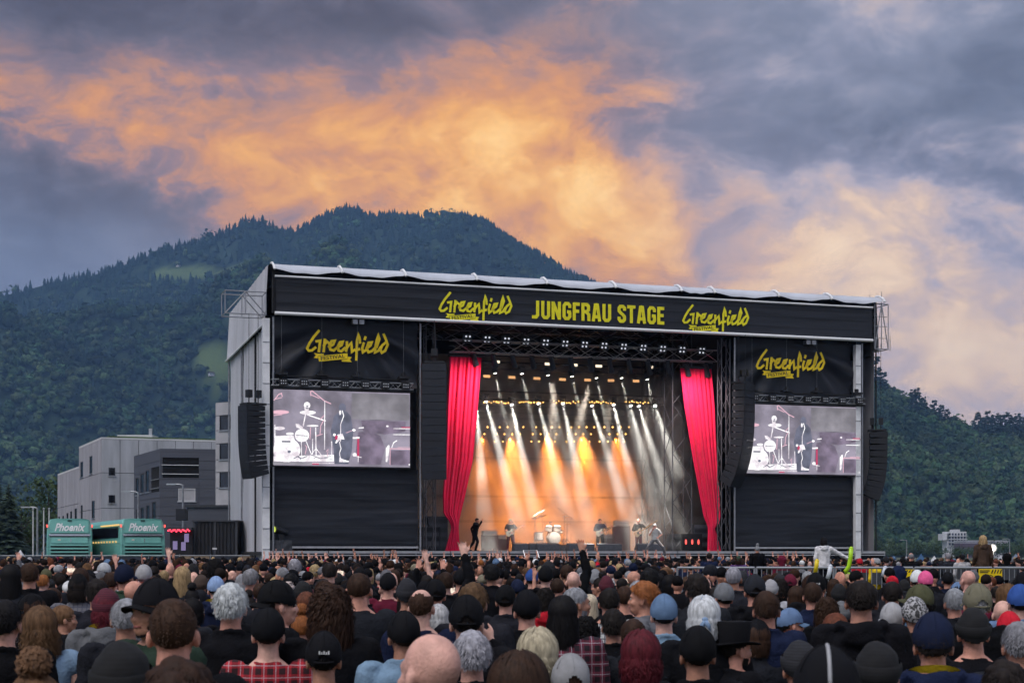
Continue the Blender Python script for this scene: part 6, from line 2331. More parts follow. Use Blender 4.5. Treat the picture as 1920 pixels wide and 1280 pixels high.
def person(loc, rz, height, label, fig='down', hair=None, hairc='dark', hat=None, hatc='black', top='jacket', topc='black', pat=None, group=None, seed=0, skin=None, face=False, legc='black', hatback=False, width=1.0, lining=None, beard=None, emblem=None):
    F = FIG[fig] if isinstance(fig, str) else fig
    r = random.Random(seed * 7919 + 13)
    sk = skin or SKIN[r.randrange(len(SKIN))]
    s = height / 1.755
    b = obj('person', with_mat(F.body_mesh(), M_skin))
    BASE[b.name] = Vector((0, 0, 0))
    colored(b, sk)
    b.location = loc
    b.rotation_euler = (0, 0, rz)
    b.scale = (s * width, s * width, s)
    tag(b, label, 'person', group)
    def jit(c, a=.25):
        k_ = 1 + r.uniform(-a, a)
        return tuple(max(.004, x * k_ * (1 + r.uniform(-.03, .03))) for x in c)
    tm = PMAT.get(pat, M_cloth)
    t = colored(obj({'tee': 't_shirt', 'jacket': 'jacket', 'hoodie': 'hoodie', 'vest': 'vest', 'hood_up': 'hooded_jacket'}[top], with_mat(F.top(top), tm), None, b), jit(TC[topc]))
    colored(obj('trousers', with_mat(F.legs_mesh(), M_cloth), None, b), TC[legc])
    colored(obj('shoes', with_mat(F.shoes_mesh(), M_cloth), None, b), TC['charcoal'])

    def gear(name, me, m, c, parent=b, rot=None):
        o = colored(obj(name, with_mat(me, m), None, parent), c)
        if parent is b:
            o.matrix_local = F.hm @ (rot or Matrix())
        return o
    hr = hair
    if hr:
        L = GEAR[hr]
        gear('hair', L[r.randrange(len(L))], M_hair, jit(HC[hairc], .2))
    elif hat and hat != 'hood':
        gear('hair', GEAR['under'][0], M_hair, HC[hairc])
    if beard:
        gear('beard', BEARD, M_hair, HC[hairc])
    if hat in ('cap', 'strap'):
        c_, br = CAP if hat == 'cap' else CAPS_STRAP
        rot = Matrix.Rotation(PI, 4, 'Z') if hatback else Matrix()
        if hatback:
            rot = Matrix.Translation((0, -.044, 0)) @ rot
        cp = gear('cap', c_, M_capc, jit(TC[hatc]), b, Matrix.Rotation(r.uniform(-.08, .08), 4, 'X') @ rot)
        gear('brim', br, M_capc, jit(TC[hatc]), cp)
    elif hat == 'beanie':
        gear('beanie', BEANIE if r.random() < .6 else BEANIE2, M_knit, jit(TC[hatc]))
    elif hat == 'mottled':
        gear('beanie', BEANIE, M_mottle, jit(TC[hatc]))
    elif hat == 'tophat':
        gear('top_hat', TOPHAT, M_capc, TC['black'])
    elif hat == 'bucket':
        gear('bucket_hat', BUCKET, M_capc, jit(TC[hatc]))
    elif hat == 'bandana':
        gear('headscarf', BANDANA, M_capc, jit(TC[hatc]))
    if emblem == 'badge':
        gear('emblem', BADGE, M_capc, TC['white'])
    elif emblem == 'stripe':
        gear('crown_stripe', STRIPE, M_capc, TC['light grey'])
    elif emblem in ('print', 'script'):
        gear('back_print', PRINT, M_capc, TC['yellow' if emblem == 'print' else 'white'])
    if lining:
        gear('hood_lining', LINING, M_cloth, TC[lining])
    if face:
        H = MB()
        for sx in (-1, 1):
            H.ball((sx * .031, .079, .002), (.0125, .009, .0065), 10, 6)
        gear('eyes', face_mesh('eyes', H), M_eye, (1, 1, 1))
        H = MB()
        for sx in (-1, 1):
            H.ball((sx * .031, .0875, .002), (.0055, .003, .0055), 8, 5)
            H.path([(sx * .013, .094, .019), (sx * .032, .090, .024), (sx * .05, .078, .018)], [.0035, .0042, .002], 5)
        gear('pupils_and_brows', face_mesh('brows', H), M_dark, (1, 1, 1))
        H = MB()
        H.path([(-.025, .087, -.064), (0, .0985, -.063), (.025, .087, -.064)], [.003, .0065, .003], 6)
        gear('lips', face_mesh('lips', H), M_lip, (1, 1, 1))
    return b


_fm = {}


def face_mesh(n, mb):
    if n not in _fm:
        _fm[n] = mb.mesh(n, True)
    return _fm[n]


_bd = MB()
_bd.grid(lambda i, j: (math.sin((i - .5) * 3.0) * (.066 - .018 * j), .012 + math.cos((i - .5) * 3.0) * (.084 - .012 * j * (1 - abs(2 * i - 1))) - .006, -.05 - .052 * j - .012 * (1 - abs(2 * i - 1))), 16, 6)
BEARD = _bd.mesh('beard', True)
_em = MB()
for q in range(5):
    _em.grid(lambda i, j, q=q: (-.026 + .0115 * q + .008 * i, -.1365 - .002 * (1 - abs(q - 2) / 2), .038 + (.012 if q % 2 else .018) * j), 1, 1)
BADGE = _em.mesh('emblem')
_st = MB()
_st.path([Vector((0, -(RR[1] * 1.03 + .018) * math.cos(t) - .022, (RR[2] * 1.03 + .018) * 1.12 * math.sin(t) + .028)) for t in np.linspace(.12, 1.5, 9)], [.006] * 9, 6)
STRIPE = _st.mesh('crown_stripe', True)
_pr = MB()
for q in range(9):
    wq = (.17, .12, .05, .08, .10, .06, .09, .11, .07)[q]
    _pr.grid(lambda i, j, q=q, wq=wq: (-wq / 2 + wq * i, -.171 - .004 * q, -.30 - .024 * q - (.016 if q == 0 else .009) * j), 1, 1)
PRINT = _pr.mesh('back_print')
_ln = MB()
_ln.grid(lambda i, j: (math.cos(PI + PI * i) * (.10 + .02 * j), -.03 + math.sin(PI + PI * i) * (.085 + .02 * j), -.13 + .04 * j * math.sin(PI * i) + .01), 16, 3)
LINING = _ln.mesh('hood_lining', True)
# ============================================================ the crowd, nearest people one by one
WID = {'bald': .158, 'buzz': .165, 'bald_ring': .165, 'short': .178, 'messy': .195, 'long': .195, 'wavy': .215, 'bob': .2, 'curly': .23, 'pony': .178, 'bun': .178, 'cap': .19, 'strap': .19, 'beanie': .198, 'mottled': .198, 'tophat': .2, 'bucket': .2, 'bandana': .182, 'hood': .26}
ADD = {'cap': .025, 'strap': .025, 'beanie': .03, 'mottled': .03, 'tophat': .08, 'bucket': .02, 'bandana': .01, 'hood': .04, 'messy': .015, 'curly': .03, 'bun': .06}
placed = []  # x, y, pixel x, pixel y top, d, short name


def K(hair=None, hc='dark', hat=None, hatc='black', top='jacket', tc='black', **kw):
    return dict(hair=hair, hairc=hc, hat=hat, hatc=hatc, top=top, topc=tc, **kw)


ROWS = [
    # x, top y, head width, turn, look, short name, label
    (8, 1125, 62, -8, K('short', 'black', None, tc='black'), 'dark-haired man cut by the picture edge', 'dark-haired man in black with his ear showing, cut off by the bus-side picture edge'),
    (66, 1228, 112, 0, K('bun', 'light brown', tc='charcoal'), 'woman with a top bun', 'woman with light brown hair in a high round bun, at the very front'),
    (75, 1140, 66, 10, K('wavy', 'light brown', tc='light denim', top='vest'), 'shaggy-haired person in denim', 'person with shaggy light brown hair and a pale denim vest'),
    (119, 1135, 40, -75, K('pony', 'light brown', tc='black', face=True), 'woman in profile with tied-back hair', 'woman in profile with tied-back fair hair and black jacket'),
    (200, 1102, 53, 0, K('bob', 'dark red', 'beanie', 'maroon', 'hoodie', 'grey', lining='yellow'), 'maroon beanie', 'person in a maroon beanie and grey jacket with yellow hood lining'),
    (236, 1122, 56, 4, K('short', 'grey', tc='charcoal'), 'grizzled short-haired man', 'man with grizzled short hair behind the maroon beanie'),
    (290, 1084, 74, 138, K(None, 'black', 'cap', 'black', 'jacket', 'dark green', face=True, beard=True), 'moustached man looking back', 'moustached man in black cap and dark green jacket turning back to the camera'),
    (325, 1120, 84, 0, K('buzz', 'brown', top='tee', tc='black'), 'man with a cropped brown fade', 'man with cropped brown hair and sticking-out ears next to the moustached man'),
    (228, 1200, 118, 0, K(None, 'black', 'beanie', 'black', 'jacket', 'black'), 'big black beanie near the camera', 'person in a large plain black beanie close to the camera on the bus side'),
    (337, 1232, 140, 5, K('messy', 'brown', tc='black'), 'dusky brown head at the bottom edge', 'blurred dusky brown head of hair at the bottom edge below the cropped fade'),
    (433, 1092, 62, -6, K('messy', 'white', tc='black'), 'white-haired man', 'white-haired man in a black coat'),
    (503, 1138, 66, 0, K(None, 'dark', 'cap', 'black', 'tee', 'red', pat='plaid'), 'red plaid shirt', 'man in black cap and red plaid flannel shirt'),
    (521, 1087, 57, -72, K(None, 'dark', 'cap', 'black', 'jacket', 'black', hatback=True, face=True), 'man in profile with backward cap', 'man in profile with a black cap worn backward, near the curly long hair'),
    (607, 1182, 74, 3, K(None, 'black', 'strap', 'black', 'tee', 'black', emblem='badge'), 'black cap with white script', 'person in a black strap-back cap with small white script'),
    (620, 1093, 78, 0, K('curly', 'brown', tc='black', _v=1), 'long curly brown hair', 'person with big curly brown hair falling on a black jacket'),
    (405, 1080, 33, 6, K(None, 'dark', 'cap', 'light blue', 'hoodie', 'navy', lining='yellow'), 'pale blue cap', 'person in a pale blue cap and navy hooded jacket with yellow collar'),
    (253, 1087, 34, -40, K('bald', tc='charcoal'), 'bald man near the black cap', 'bald man half turned behind the moustached man'),
    (565, 1137, 44, 8, K('bun', 'ginger', tc='brown'), 'ginger updo', 'woman with ginger hair pinned up'),
    (574, 1110, 41, 0, K('long', 'auburn', tc='black'), 'auburn-haired woman', 'woman with smooth auburn hair above the ginger updo'),
    (545, 1073, 29, 170, K('pony', 'black', 'bandana', 'black', 'jacket', 'black', face=True, skin=(.72, .58, .54)), 'pale-faced woman', 'pale-faced woman with black headband looking back at the camera'),
    (568, 1088, 36, 0, K(None, 'black', 'beanie', 'black', 'jacket', 'navy'), 'small black beanie by the pale face', 'person in a black beanie beside the pale-faced woman'),
    (490, 1092, 29, -30, K('buzz', 'brown', top='tee', tc='charcoal'), 'shaven man by the plaid shirt', 'man with shaven temples above the red plaid shirt'),
    (55, 1055, 32, 4, K('short', 'brown', tc='black'), 'brown-haired man in a black fleece', 'brown-haired man in a black fleece with white collar near the buses'),
    (20, 1058, 38, 0, K('long', 'black', tc='charcoal'), 'long black hair near the buses', 'person with long black hair at the bus-side picture edge'),
    (147, 1075, 36, 0, K('bob', 'dark', 'strap', 'black', 'jacket', 'grey', pat='check'), 'black cap with pale crown', 'person in a black cap and checked shirt below the buses'),
    (182, 1085, 42, 12, K('messy', 'dark', tc='charcoal'), 'tousled dark hair by the maroon beanie', 'person with tousled dark hair just behind the maroon beanie'),
    (234, 1057, 33, -25, K(None, 'brown', 'cap', 'navy', 'jacket', 'dark green'), 'navy cap with green jacket', 'man in a navy cap and dark green jacket, chin turned'),
    (270, 1058, 29, -10, K(None, 'grey', 'cap', 'light grey', 'hoodie', 'red'), 'bright red jacket below the buses', 'person in a pale cap and bright red jacket below the buses'),
    (342, 1062, 31, 0, K('long', 'blond', tc='charcoal'), 'straight blond hair', 'woman with straight blond hair hanging to her shoulders'),
    (377, 1076, 29, 0, K(None, 'brown', 'beanie', 'brown', 'jacket', 'black'), 'brown beanie', 'person in a brown knit beanie'),
    (405, 1046, 30, 10, K('curly', 'black', tc='charcoal'), 'bushy black hair below the black container', 'person with bushy black hair below the black container'),
    (470, 1066, 29, -15, K('short', 'grey', tc='navy'), 'grey-haired head beside the white-haired man', 'grey-haired person in front of the white-haired man'),
    (553, 1047, 23, 0, K('messy', 'grey', tc='charcoal'), 'silver quiff', 'man with a silver quiff standing tall below the dark wing cloth'),
    (618, 1054, 26, 0, K('short', 'dark', tc='black'), 'short dark hair above the curls', 'man with short dark hair in front of the long curly hair'),
    (673, 1073, 40, 0, K('buzz', 'brown', top='tee', tc='charcoal', width=1.08), 'broad man in a grey T-shirt', 'broad-backed man with cropped hair and charcoal grey T-shirt'),
    (728, 1073, 31, -10, K(None, 'dark', 'cap', 'black', 'tee', 'maroon'), 'black cap with red tee', 'man in a black cap and maroon shirt'),
    (763, 1086, 40, 0, K(None, 'brown', 'beanie', 'charcoal', 'tee', 'black'), 'charcoal skullcap', 'man in a charcoal skullcap and black shirt'),
    (790, 1103, 46, -8, K('bald_ring', 'brown', top='tee', tc='navy'), 'balding man', 'balding brown-haired man with bare neck'),
    (817, 1085, 39, 6, K(None, 'dark', 'strap', 'black', 'tee', 'black'), 'strap-back black cap', 'man in a black strap-back cap standing beyond the balding man'),
    (757, 1144, 65, 10, K(None, 'brown', 'cap', 'black', 'jacket', 'light denim'), 'denim jacket with black cap', 'man in a black cap and pale blue denim jacket'),
    (808, 1184, 98, 40, K('bald', top='tee', tc='black', skin=(.66, .36, .29)), 'big bald head', 'large bald head in the front row, with pink skin'),
    (885, 1180, 76, 6, K('messy', 'silver', tc='black'), 'cropped silver hair', 'person with cropped lilac-silver hair next to the big bald head'),
    (875, 1115, 66, 0, K(None, 'dark', 'strap', 'black', 'jacket', 'black', fig='bend'), 'black strap-back cap with raised elbow', 'person in a black strap-back cap and dark jacket with one elbow raised'),
    (888, 1091, 54, -12, K('messy', 'light brown', tc='charcoal'), 'sandy-haired man', 'man with thick sandy hair beyond the raised elbow'),
    (822, 1135, 40, 0, K('wavy', 'white', tc='charcoal'), 'wavy white hair', 'person with long wavy white hair next to the balding man'),
    (948, 1095, 40, -4, K(None, 'dark', 'strap', 'black', 'jacket', 'charcoal'), 'black cap with pink trim', 'man in a black cap with a pink trimmed crown'),
    (988, 1105, 52, 4, K(None, 'dark', 'cap', 'black', 'jacket', 'black'), 'plain black cap before the red jacket', 'man in a smooth black cap next to the red jacket'),
    (1022, 1100, 40, 6, K('curly', 'dark', top='hoodie', tc='red'), 'curly-haired red jacket', 'curly dark-haired person in a bright red jacket'),
    (1055, 1117, 58, 3, K('long', 'black', tc='maroon', pat='plaid', top='jacket'), 'long straight black hair', 'person with long straight black hair and maroon plaid jacket'),
    (1080, 1102, 42, -70, K('short', 'grey', tc='charcoal', face=True, beard=True), 'grey-bearded man in profile', 'grey-haired bearded man in profile'),
    (1107, 1114, 29, 0, K('long', 'pale blond', tc='black'), 'pale blond hair by the bearded man', 'woman with pale blond hair beside the grey-bearded man'),
    (1142, 1102, 40, 0, K('short', 'dark', top='tee', tc='white', pat='check'), 'white checked shirt', 'dark-haired man in a white checked shirt'),
    (1208, 1088, 47, 78, K('messy', 'ginger', tc='grey', face=True), 'ginger man in profile', 'ginger-haired man in profile wearing a grey coat'),
    (1245, 1113, 53, 0, K(None, 'dark', 'cap', 'denim', 'vest', 'light denim'), 'denim cap and vest', 'person in a blue denim cap and pale denim vest with patches'),
    (1008, 1178, 84, 0, K('bob', 'pale blond', tc='black'), 'platinum bob', 'person with a smooth platinum blond bob near the camera'),
    (973, 1222, 124, -6, K('long', 'brown', tc='charcoal'), 'brown hair at the bottom edge', 'blurred smooth brown hair at the bottom edge beside the platinum bob'),
    (1070, 1224, 78, 8, K(None, 'brown', 'strap', 'light grey', 'jacket', 'charcoal'), 'light grey cap at the bottom edge', 'person in a light grey cap at the bottom edge'),
    (1202, 1183, 82, -5, K('bob', 'dark red', tc='black'), 'dark red bob', 'person with dark wine-red hair in the front row'),
    (1150, 1140, 52, 5, K('messy', 'dark', tc='black'), 'tousled dark hair behind the checked shirt', 'person with tousled dark hair behind the white checked shirt'),
    (1187, 1160, 52, -5, K('short', 'brown', tc='charcoal'), 'brown head above the dark red bob', 'person with plain brown hair just beyond the dark red bob'),
    (1045, 1083, 27, 0, K('buzz', 'brown', top='tee', tc='black'), 'shaven head before the black cap', 'man with a shaven brown head beyond the red jacket'),
    (1075, 1070, 25, 0, K('bald', top='tee', tc='stone'), 'bald head rising in the middle', 'bald man in a pale collar in the middle of the crowd'),
    (1137, 1080, 29, 0, K(None, 'dark', 'beanie', 'maroon', 'jacket', 'black'), 'wine-red beanie', 'person in a wine-red beanie in the middle of the crowd'),
    (1023, 1060, 28, 0, K(None, 'dark', 'cap', 'black', 'hoodie', 'black'), 'black cap and hoodie below the drums', 'person in black cap and black hoodie standing below the drum kit'),
    (998, 1066, 26, 0, K(None, 'dark', 'cap', 'blue', 'jacket', 'charcoal'), 'bright blue cap', 'person in a bright blue cap below the drum kit'),
    (863, 1067, 27, 0, K(None, 'dark', 'cap', 'black', 'tee', 'black'), 'black cap below the singer', 'man in a black cap below the singer in black'),
    (922, 1056, 29, 0, K('messy', 'black', tc='black'), 'tall dark hair below the keyboard', 'tall person with thick black hair below the white guitar'),
    (970, 1085, 28, 20, K(None, 'dark', 'cap', 'navy', 'jacket', 'teal'), 'navy cap and teal top', 'person in a navy cap and teal top'),
    (835, 1072, 30, 5, K('short', 'brown', fig='up_r', tc='black', top='jacket'), 'raised hand before the singer', 'brown-haired person raising one hand below the red curtain'),
    (1308, 1172, 74, 6, K(None, 'dark', 'cap', 'black', 'jacket', 'black'), 'big black cap by the top hat', 'person in a large black cap beside the top hat'),
    (1378, 1157, 62, -62, K(None, 'dark', 'tophat', 'black', 'jacket', 'black', face=True, beard=True), 'top hat', 'bearded man in a tall black top hat'),
    (1320, 1115, 57, 0, K('bob', 'white', 'bandana', 'light blue', 'jacket', 'black'), 'pale blue headscarf', 'person in a pale blue patterned headscarf over white hair'),
    (1437, 1108, 50, 0, K('short', 'brown', tc='navy'), 'brown-haired man in navy', 'brown-haired man in navy beside the denim-blue cap'),
    (1482, 1139, 45, -72, K(None, 'dark', 'cap', 'denim', 'jacket', 'maroon', face=True), 'denim-blue cap in profile', 'person in profile with a denim-blue cap and maroon jacket'),
    (1420, 1160, 48, 5, K('bob', 'brown', 'cap', 'black', 'jacket', 'charcoal'), 'black cap behind the top hat', 'person in black cap with brown hair beyond the top hat'),
    (1615, 1088, 53, 0, K('short', 'dark', top='hoodie', tc='black', width=1.08), 'tall man with a bare neck', 'tall dark-haired man with bare neck and black hoodie'),
    (1550, 1117, 48, 8, K('curly', 'brown', tc='black'), 'short brown curls', 'person with short brown curls beside the tall man'),
    (1578, 1125, 38, 0, K(None, 'grey', 'beanie', 'grey', 'jacket', 'charcoal'), 'grey ribbed beanie', 'person in a grey ribbed beanie next to the short brown curls'),
    (1566, 1150, 55, 4, K('long', 'auburn', tc='black'), 'long auburn hair', 'woman with long auburn-brown hair behind the grey ribbed beanie'),
    (1672, 1128, 47, 10, K(None, 'grey', 'cap', 'light grey', 'jacket', 'black'), 'pale grey cap', 'person in a pale grey cap beside the tall man'),
    (1715, 1117, 50, 0, K(None, 'dark', 'mottled', 'light grey', 'jacket', 'charcoal'), 'speckled beanie', 'person in a black and white speckled beanie'),
    (1723, 1095, 43, 75, K(None, 'brown', 'cap', 'olive', 'hoodie', 'denim'), 'olive cap in profile', 'person in profile with an olive green cap'),
    (1832, 1093, 52, 10, K(None, 'grey', 'strap', 'khaki', 'jacket', 'black'), 'khaki cap', 'man in a khaki grey cap near the warning sign'),
    (1880, 1124, 37, 4, K('bald', top='jacket', tc='charcoal'), 'bald man by the khaki cap', 'bald man next to the khaki cap'),
    (1750, 1148, 78, 0, K('short', 'dark', 'cap', 'navy', 'hoodie', 'navy', lining='yellow'), 'navy cap and hooded jacket', 'man in a dark navy cap and navy hooded jacket with yellow lining'),
    (1825, 1142, 62, 0, K(None, 'black', 'beanie', 'black', 'tee', 'black', width=1.08, emblem='print'), 'black skullcap with printed shirt', 'man in black skullcap and black shirt with small yellow print'),
    (1912, 1095, 46, 5, K(None, 'dark', 'cap', 'blue', 'jacket', 'denim'), 'royal blue cap', 'person in a royal blue cap at the hillside picture edge'),
    (1550, 1210, 128, 0, K(None, 'dark', 'cap', 'black', 'jacket', 'black', emblem='stripe'), 'huge black cap at the bottom edge', 'huge blurred black cap with a grey stripe at the bottom edge'),
    (1645, 1200, 92, 0, K(None, 'black', 'beanie', 'black', 'jacket', 'black'), 'black beanie by the huge cap', 'person in a plain black beanie beside the huge blurred cap'),
    (1500, 1198, 78, 8, K(None, 'black', 'beanie', 'charcoal', 'jacket', 'black'), 'dark beanie behind the huge cap', 'person in a dark beanie between the top hat and the huge blurred cap'),
    (1912, 1165, 68, 6, K('short', 'grey', tc='charcoal'), 'greying head at the hillside edge', 'greying short-haired man at the hillside picture edge'),
    (1892, 1145, 50, 0, K(None, 'dark', 'cap', 'red', 'hoodie', 'red'), 'spotted red jacket', 'person in a bright red jacket at the hillside picture edge'),
    (1885, 1236, 92, 0, K('messy', 'dark', tc='black'), 'dark hair in the bottom corner', 'blurred dark hair in the hillside bottom corner'),
    (1415, 1076, 40, 4, K(None, 'dark', 'strap', 'charcoal', 'hoodie', 'black'), 'charcoal cap and black hoodie', 'man in a charcoal strap-back cap and black hoodie below the rail'),
    (1530, 1073, 36, 0, K(None, 'black', 'cap', 'black', 'jacket', 'black', emblem='badge'), 'black cap with white emblem', 'person in a black cap with a white emblem below the white hoodie'),
    (1523, 1092, 36, 6, K('short', 'brown', tc='navy'), 'brown hair below the white emblem', 'brown-haired person right behind the cap with the white emblem'),
    (1673, 1090, 37, 0, K('short', 'dark', tc='charcoal'), 'dark-haired head by the pale grey cap', 'dark-haired man in front of the pale grey cap'),
    (1573, 1095, 32, 0, K(None, 'dark', 'beanie', 'black', 'jacket', 'black'), 'black beanie left of the tall man', 'person in a small black beanie on the bus side of the tall man'),
    (1307, 1074, 44, 5, K('messy', 'dark', tc='charcoal'), 'dark mop of hair below the rail', 'person with a dark mop of hair below the start of the rail'),
    (1357, 1092, 38, 20, K(None, 'dark', 'cap', 'grey', 'jacket', 'black'), 'grey cap near the headscarf', 'person in a grey cap beyond the pale blue headscarf'),
    (1463, 1083, 33, 0, K('curly', 'dark', tc='black'), 'dark curls by the charcoal cap', 'person with short dark curls beside the charcoal cap'),
    (1493, 1098, 36, 0, K('long', 'brown', tc='dark green'), 'long brown hair by the dark curls', 'person with long brown hair near the dark curls'),
    (1685, 1061, 27, 0, K('bald', None or 'dark', 'hood', 'navy', 'hood_up', 'navy'), 'navy hood', 'person with a navy hood pulled up before the rail'),
    (1790, 1103, 40, 6, K('short', 'grey', tc='charcoal'), 'grey-haired man by the khaki cap', 'man with thick grey hair on the bus side of the khaki cap'),
    (1815, 1068, 24, 30, K('bald', top='tee', tc='black', skin=(.62, .33, .27)), 'red-faced bald man', 'red-skinned bald man right below the rail'),
    (1735, 1070, 28, 10, K(None, 'dark', 'cap', 'pink', 'jacket', 'charcoal'), 'pink cap', 'person in a faded pink cap below the rail'),
    (1720, 1068, 26, -10, K(None, 'dark', 'cap', 'white', 'jacket', 'charcoal'), 'white cap below the rail', 'person in a white cap beside the pink cap'),
    (1375, 1062, 28, 0, K('buzz', 'grey', None, tc='charcoal'), 'grey cropped head below the rail', 'person with grey cropped hair below the raised platform'),
    (1445, 1085, 30, 0, K(None, 'dark', 'beanie', 'light grey', 'jacket', 'light grey'), 'light grey beanie', 'person in a light grey beanie between the dark curls and the rail'),
]


def turn_of(x, deg):
    """bodies face the middle of the stage"""
    a = px(x)
    return math.atan2(a * 10 - 2.0, 80) * -0.0 + R(deg) - math.atan(a) * .6


PN = 0
for (x, yt, w, deg, look, short, label) in ROWS:
    look = dict(look)
    look.pop('_v', None)
    if look.get('hair') == 'bald':
        look['hair'] = None
        kind = 'bald'
    else:
        kind = look['hair'] or 'short'
    if look['hat']:
        kind = look['hat']
    d = 3000 * WID[kind] / w
    h = CAMZ - (yt - 1037) * d / 3000
    body_h = h - ADD.get(kind, 0)
    hh = min(max(body_h, 1.58), 1.95)
    # keep the head at its height in view: move along the line of sight if the stature had to be clamped
    if abs(hh - body_h) > .005:
        d = (CAMZ - hh - ADD.get(kind, 0)) * 3000 / max(8, yt - 1037)
    PN += 1
    person((px(x) * d, d, 0), turn_of(x, deg), hh, label, group='festival crowd', seed=PN, **look)
    placed.append((px(x) * d, d, x, yt, d, short))

# ---- more people between them
GRP = [('short', .24), ('messy', .12), ('buzz', .07), ('long', .13), ('wavy', .04), ('curly', .06), ('pony', .06), ('bun', .03), ('bob', .04), (None, .02), ('hat', .42)]
crng = random.Random(21)


def pick(tab):
    t = crng.random() * sum(w for _, w in tab)
    for v, w in tab:
        t -= w
        if t <= 0:
            return v
    return tab[-1][0]


HAIRC = [('dark', .4), ('black', .28), ('brown', .2), ('light brown', .07), ('blond', .06), ('grey', .05), ('auburn', .03), ('ginger', .02)]
TOPC = [('black', .62), ('charcoal', .18), ('navy', .1), ('grey', .05), ('dark green', .03), ('denim', .03), ('red', .04), ('maroon', .025), ('olive', .02), ('light grey', .03), ('brown', .02), ('purple', .01)]
HATC = [('black', .6), ('charcoal', .12), ('navy', .1), ('grey', .08), ('light grey', .04), ('olive', .03), ('red', .02), ('denim', .04), ('maroon', .03), ('khaki', .03), ('white', .02)]
HN = {'short': 'short', 'messy': 'tousled', 'buzz': 'cropped', 'long': 'long', 'wavy': 'wavy', 'curly': 'curly', 'pony': 'ponytailed', 'bun': 'pinned-up', 'bob': 'bobbed'}
TN = {'tee': 'T-shirt', 'jacket': 'jacket', 'hoodie': 'hoodie'}


def random_look(far):
    hair, hat = pick(GRP), None
    if hair == 'hat':
        hat = pick([('cap', .5), ('strap', .2), ('beanie', .26), ('bucket', .04)])
        hair = pick([(None, .7), ('bob', .12), ('long', .18)])
    hc, tc_, hatc = pick(HAIRC), pick(TOPC), pick(HATC)
    top = pick([('jacket', .45), ('hoodie', .3), ('tee', .25)])
    fig = pick([('down', .90), ('up_r', .045), ('phone', .035), ('up_both', .02)]) if far else 'down'
    if top == 'hoodie' and fig != 'down':
        top = 'jacket'
    look = K(hair, hc, hat, hatc, top, tc_, fig=fig)
    if hat:
        head = 'in %s %s' % (('an olive' if hatc == 'olive' else 'a ' + hatc), {'cap': 'cap', 'strap': 'strap-back cap', 'beanie': 'beanie', 'bucket': 'bucket hat'}[hat])
    elif hair:
        head = 'with %s %s hair' % (HN[hair], hc)
    else:
        head = 'with a bald head'
    return look, head, '%s %s' % (tc_, TN[top]), {'down': '', 'up_r': ' raising a hand', 'up_both': ' raising both arms', 'phone': ' holding up a phone'}[fig]


labels_seen = set()
cells = {}
for p in placed:
    cells.setdefault((int(p[0] // 1), int(p[1] // 1)), []).append(p)


def too_close(x, y, r):
    for i in range(-1, 2):
        for j in range(-1, 2):
            for q in cells.get((int(x // 1) + i, int(y // 1) + j), ()):
                if (q[0] - x) ** 2 + (q[1] - y) ** 2 < r * r:
                    return True
    return False


explicit = list(placed)


def bx_of(x, y):
    return x / y * 3000 + 960


def look_up(d, X):
    return False


tries = 0
NAUTO = 300 - len(ROWS) - 16
cnt = 0
while cnt < NAUTO and tries < 60000:
    tries += 1
    d = 11.5 + 18.0 * crng.random() ** .75
    X = crng.uniform(-60, 1980)
    x = px(X) * d
    if too_close(x, d, .47):
        continue
    h = crng.gauss(1.71, .09)
    h = min(max(h, 1.56), 1.88)
    yt = 1037 + (CAMZ - h - .02) * 3000 / d
    wpx = .2 * 3000 / d
    bad = (X > 1262 and yt < 1069) or (look_up(d, X))
    for q in explicit:
        if q[4] > d and abs(q[2] - X) < (wpx + .16 * 3000 / q[4]) * .5 and yt < q[3] + .17 * 3000 / q[4]:
            bad = True
            break
    if bad:
        continue
    rot_deg = crng.gauss(0, 24) if crng.random() < .84 else crng.choice((-1, 1)) * crng.uniform(55, 150)
    look, head, cl, act = random_look(d > 17 and X < 1250)
    # name a neighbour one can find
    a = min(explicit, key=lambda q: (q[2] - X) ** 2 + (1.6 * (q[3] - yt)) ** 2)
    rel = 'on the bus side of' if X < a[2] - 14 else 'on the hillside of' if X > a[2] + 14 else ('beyond' if d > a[4] else 'before')
    lab = 'person %s and %s%s, %s the %s' % (head, cl, act, rel, a[5])
    if len(lab.split()) > 16:
        lab = 'person %s%s, %s the %s' % (head, act, rel, a[5])
    if len(lab.split()) > 16:
        lab = 'person %s, %s the %s' % (head, rel, ' '.join(a[5].split()[:4]))
    if lab in labels_seen or len(lab.split()) > 16:
        continue
    labels_seen.add(lab)
    look['face'] = abs(rot_deg) > 48
    PN += 1
    person((x, d, 0), R(rot_deg) - math.atan(px(X)) * .6, h, lab, group='festival crowd', seed=PN, **look)
    if look['fig'] == 'phone':
        s_ = h / 1.755
        rz_ = R(rot_deg) - math.atan(px(X)) * .6
        T = thing('mobile_phone', 'small phone with a lit screen held up by the ' + ' '.join(lab.replace('person ', 'person ').split(',')[0].split()[:6]), 'phone', (x, d, 0), 'L', 'phones held up in the crowd', rz_)
        part(MB().box(-.078 * s_, .078 * s_, .355 * s_, .365 * s_, 1.74 * s_, 1.83 * s_), 'case', M_flight, T)
        part(MB().box(-.072 * s_, .072 * s_, .352 * s_, .3545 * s_, 1.745 * s_, 1.825 * s_), 'screen', emis('phone_screen', (.8, .62, .5), .9, 30), T)
    rec = (x, d, X, yt, d, '')
    cells.setdefault((int(x // 1), int(d // 1)), []).append(rec)
    cnt += 1

